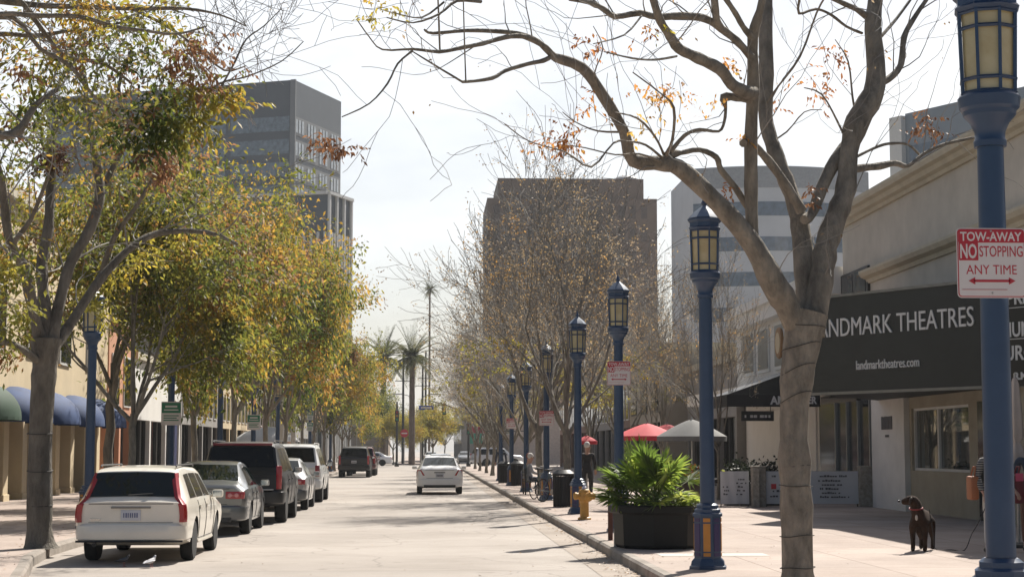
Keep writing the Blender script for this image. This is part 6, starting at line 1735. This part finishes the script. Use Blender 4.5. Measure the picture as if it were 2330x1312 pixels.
for px, Y, py, ax, lab in ((905, 190, 896, -1.6, 'street light with curved arm over the far crossing, left'), (990, 196, 896, 1.6, 'street light with curved arm over the far crossing, right')):
    b = at_y(px, py, Y); o = thing('street_light', lab, 'street light', (b.x - ax, Y, 0)); H = b.z; m = MB(); m.lathe([(.12, 0), (.07, H - .6)], 10); m.build('pole', M_GALV, o); m = MB(); m.tube([(0, 0, H - .6), (ax * .3, 0, H - .15), (ax * .8, 0, H)], .045, 6); m.build('arm', M_GALV, o); m = MB(); m.box((ax, 0, H), (1.0, .3, .14), ch=.05); m.build('lamp_head', M_GALV, o)
for px, Y, py, lab in ((812, 128, 960, 'grey sign back on a post under the far left trees'),):
    b = at_y(px, py, Y); o = thing('road_sign', lab, 'sign', (b.x, Y, ZS)); m = MB(); m.extr([(p[0], 0, p[1] + b.z - ZS) for p in rrect(.75, .75, .22)], (0, -.01, 0)); m.build('plate', M_GALV, o); m = MB(); m.tube([(0, .03, 0), (0, .03, b.z)], .03, 6); m.build('post', M_GALV, o)
# ------------------------------------------------------------------ people, dog, pigeons
M_SKIN = mat('skin', (.42, .24, .17), .6, .06, 6); M_SHOE = mat('dark_shoe', (.015, .013, .012), .5)
def skin_mesh(nodes, edges, name, mt, parent, root='pelvis', sub=2):
    """one continuous surface grown round a skeleton: nodes {name: (pos, radius_x, radius_y)}"""
    keys = list(nodes); ix = {k: i for i, k in enumerate(keys)}
    me = bpy.data.meshes.new(name); me.from_pydata([nodes[k][0] for k in keys], [(ix[a], ix[b]) for a, b in edges], []); me.update()
    ob = bpy.data.objects.new(name, me); COL.objects.link(ob)
    sk = ob.modifiers.new('skin', 'SKIN'); sk.use_smooth_shade = True; sk.branch_smoothing = .6
    for k, v in zip(keys, me.skin_vertices[0].data):
        r_ = nodes[k][1]; v.radius = (r_, nodes[k][2] if len(nodes[k]) > 2 else r_); v.use_root = (k == root)
    sb = ob.modifiers.new('sub', 'SUBSURF'); sb.levels = sub; sb.render_levels = sub
    bpy.context.view_layer.update(); dg = bpy.context.evaluated_depsgraph_get(); dg.update()
    m2 = bpy.data.meshes.new_from_object(ob.evaluated_get(dg)); bpy.data.objects.remove(ob)
    m2.materials.clear(); m2.materials.append(mt); m2.polygons.foreach_set('use_smooth', [True] * len(m2.polygons))
    o = bpy.data.objects.new(name, m2); COL.objects.link(o); o.parent = parent; return o
STAND = dict(pelvis=(0, 0, .93), waist=(0, 0, 1.08), chest=(0, 0, 1.28), neck=(0, .0, 1.46), head0=(0, -.015, 1.54), head1=(0, -.02, 1.66), head2=(0, -.01, 1.74),
             sh=(.19, 0, 1.40), el=(.25, .02, 1.12), wr=(.26, -.05, .88), hip=(.10, 0, .88), kn=(.11, -.02, .49), an=(.11, .01, .09), toe=(.12, -.15, .04))
def person(label, loc, rz, shirt, trousers, hair, pose=None, long_hair=False, scale=1.0, shoe=None, sleeves=True):
    o = thing('person', label, 'person', loc, rz); o.scale = (scale,) * 3
    J = {}
    for k, v in STAND.items():
        if k in ('sh', 'el', 'wr', 'hip', 'kn', 'an', 'toe'):
            J[k + '_r'] = Vector(v); J[k + '_l'] = Vector((-v[0], v[1], v[2]))
        else: J[k] = Vector(v)
    for k, v in (pose or {}).items(): J[k] = Vector(v)
    N = dict(pelvis=(J['pelvis'], .125, .105), waist=(J['waist'], .12, .09), chest=(J['chest'], .145, .10), neck=(J['neck'], .055, .055), head0=(J['head0'], .07, .075), head1=(J['head1'], .082, .095), head2=(J['head2'], .055, .065))
    E = [('pelvis', 'waist'), ('waist', 'chest'), ('chest', 'neck'), ('neck', 'head0'), ('head0', 'head1'), ('head1', 'head2')]
    for s in 'rl':
        N.update({'sh_' + s: (J['sh_' + s], .058), 'el_' + s: (J['el_' + s], .042), 'wr_' + s: (J['wr_' + s], .028, .03), 'hip_' + s: (J['hip_' + s], .088), 'kn_' + s: (J['kn_' + s], .058), 'an_' + s: (J['an_' + s], .042), 'toe_' + s: (J['toe_' + s], .036, .03)})
        E += [('chest', 'sh_' + s), ('sh_' + s, 'el_' + s), ('el_' + s, 'wr_' + s), ('pelvis', 'hip_' + s), ('hip_' + s, 'kn_' + s), ('kn_' + s, 'an_' + s), ('an_' + s, 'toe_' + s)]
        w, e = J['wr_' + s], J['el_' + s]; d = (w - e).normalized(); sd = d.cross(Vector((0, 1, .2))).normalized(); nn = sd.cross(d)
        pm = w + d * .075; N['palm_' + s] = (pm, .034, .018); E.append(('wr_' + s, 'palm_' + s))
        for q in range(4):
            f0 = pm + sd * (.027 - .018 * q) + d * .02; ln = (.062, .072, .067, .052)[q]
            f1 = f0 + (d * .8 + nn * .35).normalized() * ln * .55; f2 = f1 + (d * .45 + nn * .8).normalized() * ln * .5
            N['f%d0_%s' % (q, s)] = (f0, .0095); N['f%d1_%s' % (q, s)] = (f1, .009); N['f%d2_%s' % (q, s)] = (f2, .0075)
            E += [('palm_' + s, 'f%d0_%s' % (q, s)), ('f%d0_%s' % (q, s), 'f%d1_%s' % (q, s)), ('f%d1_%s' % (q, s), 'f%d2_%s' % (q, s))]
        t0 = w + d * .03 + sd * .03; t1 = t0 + (d + sd * .5 + nn * .3).normalized() * .05; N['t0_' + s] = (t0, .013); N['t1_' + s] = (t1, .009); E += [('wr_' + s, 't0_' + s), ('t0_' + s, 't1_' + s)]
    b = skin_mesh(N, E, 'body', M_SKIN, o)
    h = J['head1']; f = (J['head1'] - J['head0']); 
    m = MB(); 
    for sx in (-1, 1): m.ball(h + Vector((sx * .033, -.082, -.005)), .013, 8)
    m.build('eyes', mat('eye_dark', (.02, .015, .01), .3), o, 180)
    m = MB(); m.ball(h + Vector((0, -.102, -.035)), .017, 8, sc=(.8, 1.2, 1.3)); m.ball(h + Vector((0, -.088, -.078)), .022, 8, sc=(1.2, .5, .35))
    for sx in (-1, 1): m.ball(h + Vector((sx * .088, .0, -.02)), .026, 8, sc=(.4, .8, 1.2))
    m.build('face', M_SKIN, o, 180)
    m = MB(); m.ball(h + Vector((0, .022, .035)), .106, 14, sc=(.92, 1.0, 1.0))
    if long_hair: m.tube([h + Vector((0, .06, .03)), h + Vector((0, .085, -.08)), h + Vector((0, .08, -.2))], [.09, .085, .06], 12, squash=1)
    m.build('hair', hair, o, 180)
    T = dict(hem=(J['pelvis'] + (J['pelvis'] - J['waist']).normalized() * .14, .150, .130), pelvis=(J['pelvis'] + Vector((0, 0, .02)), .150, .130), waist=(J['waist'], .135, .105), chest=(J['chest'], .160, .115), nk=(J['neck'] - Vector((0, 0, .02)), .08, .075)); ET = [('hem', 'pelvis'), ('pelvis', 'waist'), ('waist', 'chest'), ('chest', 'nk')]
    for s in 'rl':
        T['sh_' + s] = (J['sh_' + s], .072); T['el_' + s] = (J['el_' + s], .056); ET += [('chest', 'sh_' + s), ('sh_' + s, 'el_' + s)]
        if sleeves: T['wr_' + s] = (J['el_' + s].lerp(J['wr_' + s], .93), .042); ET.append(('el_' + s, 'wr_' + s))
    skin_mesh(T, ET, 'shirt', shirt, o)
    T = dict(pelvis=(J['pelvis'], .138, .118), band=(J['waist'], .125, .10)); ET = [('pelvis', 'band')]
    for s in 'rl':
        T['hip_' + s] = (J['hip_' + s], .103); T['kn_' + s] = (J['kn_' + s], .074); T['an_' + s] = (J['an_' + s] + Vector((0, 0, .02)), .060); ET += [('pelvis', 'hip_' + s), ('hip_' + s, 'kn_' + s), ('kn_' + s, 'an_' + s)]
    skin_mesh(T, ET, 'trousers', trousers, o)
    for s in 'rl':
        a, t = J['an_' + s], J['toe_' + s]
        m = MB(); d = (t - a); d.z = 0; d = d.normalized() if d.length > .01 else Vector((0, -1, 0))
        m.tube([Vector((a.x, a.y, t.z)) - d * .06, Vector((a.x, a.y, t.z + .01)), Vector((a.x, a.y, t.z)) + d * .1, Vector((a.x, a.y, t.z - .01)) + d * .19], [.035, .048, .045, .028], 10, squash=1.0); m.build('shoe', shoe or M_SHOE, o, 180)
    return o
def stripe_mat(name, c1, c2, scale):
    m = bpy.data.materials.new(name); m.use_nodes = True; t = m.node_tree; b = t.nodes['Principled BSDF']; tc = t.nodes.new('ShaderNodeTexCoord'); w = t.nodes.new('ShaderNodeTexWave'); w.wave_type = 'BANDS'; w.bands_direction = 'Z'; w.inputs['Scale'].default_value = scale; w.inputs['Distortion'].default_value = .6
    t.links.new(tc.outputs['Object'], w.inputs['Vector']); r = t.nodes.new('ShaderNodeValToRGB'); r.color_ramp.elements[0].position = .45; r.color_ramp.elements[0].color = (*c1, 1); r.color_ramp.elements[1].position = .55; r.color_ramp.elements[1].color = (*c2, 1)
    t.links.new(w.outputs['Fac'], r.inputs['Fac']); t.links.new(r.outputs['Color'], b.inputs['Base Color']); b.inputs['Roughness'].default_value = .85; return m
cl = lambda n, c: mat('cloth_' + n, c, .9, .15, 5)
H_WHITE, H_DARK, H_RED = mat('white_hair', (.55, .53, .50), .8), mat('dark_hair', (.02, .014, .01), .6), mat('reddish_hair', (.20, .05, .025), .7)
# the two at the right edge, partly behind the near lamp post
pA = at_z(2262, 1256, ZS)
person('person in navy striped top and white trousers behind the nearest lamp post holding a leash', (pA.x, pA.y, ZS), R(25), stripe_mat('striped_cloth', (.012, .014, .02), (.28, .26, .23), 9.0), cl('white', (.55, .53, .5)), H_DARK, dict(wr_r=(.26, -.20, .92), el_r=(.25, .03, 1.13), el_l=(-.27, .04, 1.13), wr_l=(-.30, -.12, .90)))
bg = thing('bag', 'orange brown bag beside the striped person behind the nearest lamp post', 'bag', (pA.x - .315, pA.y - .03, .97)); m = MB(); m.box((0, 0, .15), (.13, .26, .36), ch=.04); m.build('pouch', mat('orange_leather', (.32, .11, .04), .6), bg, 50); m = MB(); m.tube([(0, -.1, .3), (.03, -.06, .47), (.04, .06, .47), (0, .1, .3)], .012, 6); m.build('strap', mat('orange_leather', ()), bg)
pB = at_z(2352, 1258, ZS)
person('person in dark denim jacket and brown trousers at the right frame edge', (pB.x + .22, pB.y + .6, ZS), R(-20), cl('denim', (.03, .045, .07)), cl('brown', (.16, .08, .055)), H_DARK, dict(wr_l=(-.30, -.16, 1.0)))
bg = thing('bag', 'dark red bag carried at the right frame edge', 'bag', (pB.x - .10, pB.y + .40, .92)); m = MB(); m.box((0, 0, .18), (.16, .30, .44), ch=.05); m.build('pouch', mat('dark_red_leather', (.14, .015, .02), .6), bg, 50); m = MB(); m.box((0, -.16, .36), (.12, .02, .12), ch=.008); m.build('pink_patch', mat('pink_cloth', (.55, .08, .15), .7), bg); m = MB(); m.tube([(0, -.1, .38), (.04, -.06, .52), (.04, .06, .52), (0, .1, .38)], .014, 6); m.build('strap', mat('dark_red_leather', ()), bg)
# white haired person in black
pC = at_z(1336, 1133, ZS)
person('white haired person in black clothes walking beyond the fourth lamp post', (pC.x, pC.y, ZS), R(170), cl('black', (.014, .014, .016)), cl('charcoal', (.02, .02, .022)), H_WHITE, dict(kn_l=(-.11, -.14, .5), an_l=(-.11, -.12, .1), toe_l=(-.12, -.27, .05), an_r=(.11, .2, .11), toe_r=(.12, .06, .04)))
pD = at_z(1366, 1135, ZS)
person('person in brown clothes standing left of the fan palm', (pD.x, pD.y + 4, ZS), R(150), cl('dark_brown', (.05, .03, .022)), cl('charcoal', ()), H_DARK)
# two seated on the bench
SIT = dict(pelvis=(0, .05, .55), waist=(0, .08, .70), chest=(0, .08, .92), neck=(0, .06, 1.10), head0=(0, .03, 1.17), head1=(0, .02, 1.29), head2=(0, .03, 1.37), sh_r=(.19, .07, 1.03), sh_l=(-.19, .07, 1.03), el_r=(.24, -.02, .78), el_l=(-.24, -.02, .78), wr_r=(.14, -.24, .70), wr_l=(-.14, -.24, .70),
           hip_r=(.10, .02, .53), hip_l=(-.10, .02, .53), kn_r=(.12, -.42, .52), kn_l=(-.12, -.42, .52), an_r=(.12, -.44, .10), an_l=(-.12, -.44, .10), toe_r=(.13, -.60, .04), toe_l=(-.13, -.60, .04))
for dy, shirt, hair, lab in ((-.42, cl('pale_grey', (.30, .31, .33)), H_WHITE, 'white haired person in grey seated on the bench'), (.35, cl('grey_green', (.12, .15, .15)), H_RED, 'red haired person in grey green seated on the bench')):
    person(lab, (BEN.x, BEN.y + dy, ZS), R(90), shirt, cl('jeans', (.05, .06, .09)), hair, SIT)
pE = at_z(1140, 1092, ZS)
person('distant person in dark clothes far down the right pavement', (pE.x, pE.y, ZS), R(180), cl('dark_blue', (.03, .035, .05)), cl('charcoal', ()), H_DARK)

# ---- dog, head turned to the left
dg_ = at_z(2096, 1253, ZS)
M_DOG = mat('brown_dog_fur', (.018, .010, .007), .95, 0, 6, bump=.5, bscale=60, spec=.2, c2=(.05, .027, .017))
do = thing('dog', 'chocolate brown dog standing on the pavement with head turned left', 'dog', (dg_.x, dg_.y, ZS), R(-27))
# local: body runs along +y (tail away from the street camera), head to -y then turned to -x
N = dict(chest=((0, -.10, .50), .15, .165), belly=((0, .18, .52), .13, .14), rump=((0, .42, .53), .13, .135), tail0=((0, .54, .54), .03, .03), tail1=((.02, .70, .44), .022, .022), tail2=((.03, .80, .38), .012, .012),
         wither=((0, -.20, .58), .125, .135), neck=((-.02, -.25, .69), .10, .10), poll=((-.04, -.27, .775), .098, .092), brow=((-.10, -.275, .785), .086, .080), muz=((-.17, -.28, .760), .056, .052), nose=((-.235, -.283, .752), .042, .036))
E = [('chest', 'belly'), ('belly', 'rump'), ('rump', 'tail0'), ('tail0', 'tail1'), ('tail1', 'tail2'), ('chest', 'wither'), ('wither', 'neck'), ('neck', 'poll'), ('poll', 'brow'), ('brow', 'muz'), ('muz', 'nose')]
for s, sx in (('r', 1), ('l', -1)):
    N.update({'fs' + s: ((sx * .095, -.17, .42), .072), 'fe' + s: ((sx * .095, -.14, .30), .050), 'fk' + s: ((sx * .09, -.16, .16), .036), 'fp' + s: ((sx * .09, -.165, .035), .036), 'ft' + s: ((sx * .09, -.22, .02), .034, .024),
              'hh' + s: ((sx * .095, .40, .44), .092), 'hk' + s: ((sx * .10, .36, .30), .060), 'hc' + s: ((sx * .09, .50, .17), .034), 'hp' + s: ((sx * .09, .48, .035), .034), 'ht' + s: ((sx * .085, .43, .02), .026, .02)})
    E += [('chest', 'fs' + s), ('fs' + s, 'fe' + s), ('fe' + s, 'fk' + s), ('fk' + s, 'fp' + s), ('fp' + s, 'ft' + s), ('rump', 'hh' + s), ('hh' + s, 'hk' + s), ('hk' + s, 'hc' + s), ('hc' + s, 'hp' + s), ('hp' + s, 'ht' + s)]
skin_mesh(N, E, 'body', M_DOG, do, 'chest')
m = MB()
for sy in (-1, 1):
    c = Vector((-.055, -.275 + sy * .088, .825)); m.tube([c, c + Vector((-.01, sy * .028, -.03)), c + Vector((-.025, sy * .034, -.095)), c + Vector((-.03, sy * .03, -.12))], [.022, .044, .038, .010], 8, squash=.45)
m.build('ears', mat('dark_ear_fur', (.022, .012, .008), .8), do, 180)
m = MB(); m.ball((-.268, -.284, .764), .019, 8)
for sy in (-1, 1): m.ball((-.145, -.28 + sy * .055, .822), .011, 6)
m.build('nose_and_eyes', mat('dog_nose', (.01, .008, .008), .3), do, 180)
m = MB(); m.ball((.0, -.31, .52), .03, 8, sc=(.7, .4, 1.5)); m.build('chest_patch', mat('pale_fur', (.4, .36, .32), .8), do, 180)
m = MB(); m.tube([(.098 * math.cos(a) - .018, -.235 + .104 * math.sin(a), .66 + .02 * math.sin(a)) for a in [2 * PI * k / 18 for k in range(19)]], .012, 6); m.build('collar', mat('red_collar', (.25, .03, .03), .6), do)
a = at_z(2128, 1249, ZS); b = at_z(2195, 1252, ZS); c = Vector((pA.x - .14, pA.y - .22, .95))
ls = thing('leash', 'thin dark leash lying from the dog to the striped person', 'leash', (a.x, a.y, ZS))
m = MB(); P = [Vector((dg_.x + .08, dg_.y - .2, .79)), Vector((dg_.x + .16, dg_.y - .1, .45)), Vector((a.x, a.y, ZS + .012)), a.lerp(b, .5) + Vector((0, -.1, .012)), Vector((b.x, b.y, ZS + .012)), b.lerp(c, .3) + Vector((0, 0, .02)), b.lerp(c, .65) + Vector((0, 0, -.03)), c]
Q, _ = smooth(P, [.007] * len(P), 4); m.tube([q - Vector((a.x, a.y, ZS)) for q in Q], .007, 5); m.build('strap', mat('dark_leash', (.02, .018, .02), .7), ls)

# ---- pigeons
def pigeon(px, py, rz, c, lab):
    b = at_z(px, py, 0.004); o = thing('pigeon', lab, 'pigeon', (b.x, b.y, .004), rz); o.scale = (.85,) * 3
    N = dict(b0=((0, .02, .11), .045, .042), b1=((0, .09, .10), .040, .035), t0=((0, .16, .09), .020, .012), t1=((0, .23, .08), .018, .006), br=((0, -.04, .13), .038, .038), nk=((0, -.07, .165), .022, .022), hd=((0, -.085, .195), .021, .020), bk=((0, -.115, .19), .006, .006))
    skin_mesh(N, [('b0', 'b1'), ('b1', 't0'), ('t0', 't1'), ('b0', 'br'), ('br', 'nk'), ('nk', 'hd'), ('hd', 'bk')], 'body', c, o, 'b0')
    for sx in (-1, 1):
        m = MB(); m.tube([(sx * .042, -.02, .12), (sx * .047, .06, .115), (sx * .03, .16, .095), (sx * .018, .2, .088)], [.02, .034, .022, .006], 8, squash=.35); m.build('wing', c, o, 180)
        m = MB(); m.tube([(sx * .018, .01, .08), (sx * .018, .01, .008)], .005, 5); m.tube([(sx * .018, .02, .006), (sx * .018, -.03, .006)], .004, 4); m.build('leg', mat('pigeon_leg', (.3, .1, .08), .6), o)
pigeon(345, 1290, R(150), mat('pale_feathers', (.45, .45, .47), .7, .15, 8), 'pale grey pigeon on the road behind the station wagon')
pigeon(283, 1288, R(60), mat('dark_feathers', (.05, .055, .065), .6, .2, 8), 'dark grey pigeon on the road by the station wagon')

# ------------------------------------------------------------------ haze: the air between here and the far towers
hz = MB(); hz.span((-620, -70, -1.2), (620, 1470, 61))
hm = bpy.data.materials.new('haze'); hm.use_nodes = True
ht = hm.node_tree; ht.nodes.remove(ht.nodes['Principled BSDF'])
hv = ht.nodes.new('ShaderNodeVolumePrincipled'); hv.inputs['Color'].default_value = (.86, .90, .95, 1); hv.inputs['Density'].default_value = 0.00022; hv.inputs['Anisotropy'].default_value = 0.2
ht.links.new(hv.outputs['Volume'], ht.nodes['Material Output'].inputs['Volume'])
tag(hz.build('haze', hm), 'thin pale haze filling the street', kind='stuff')
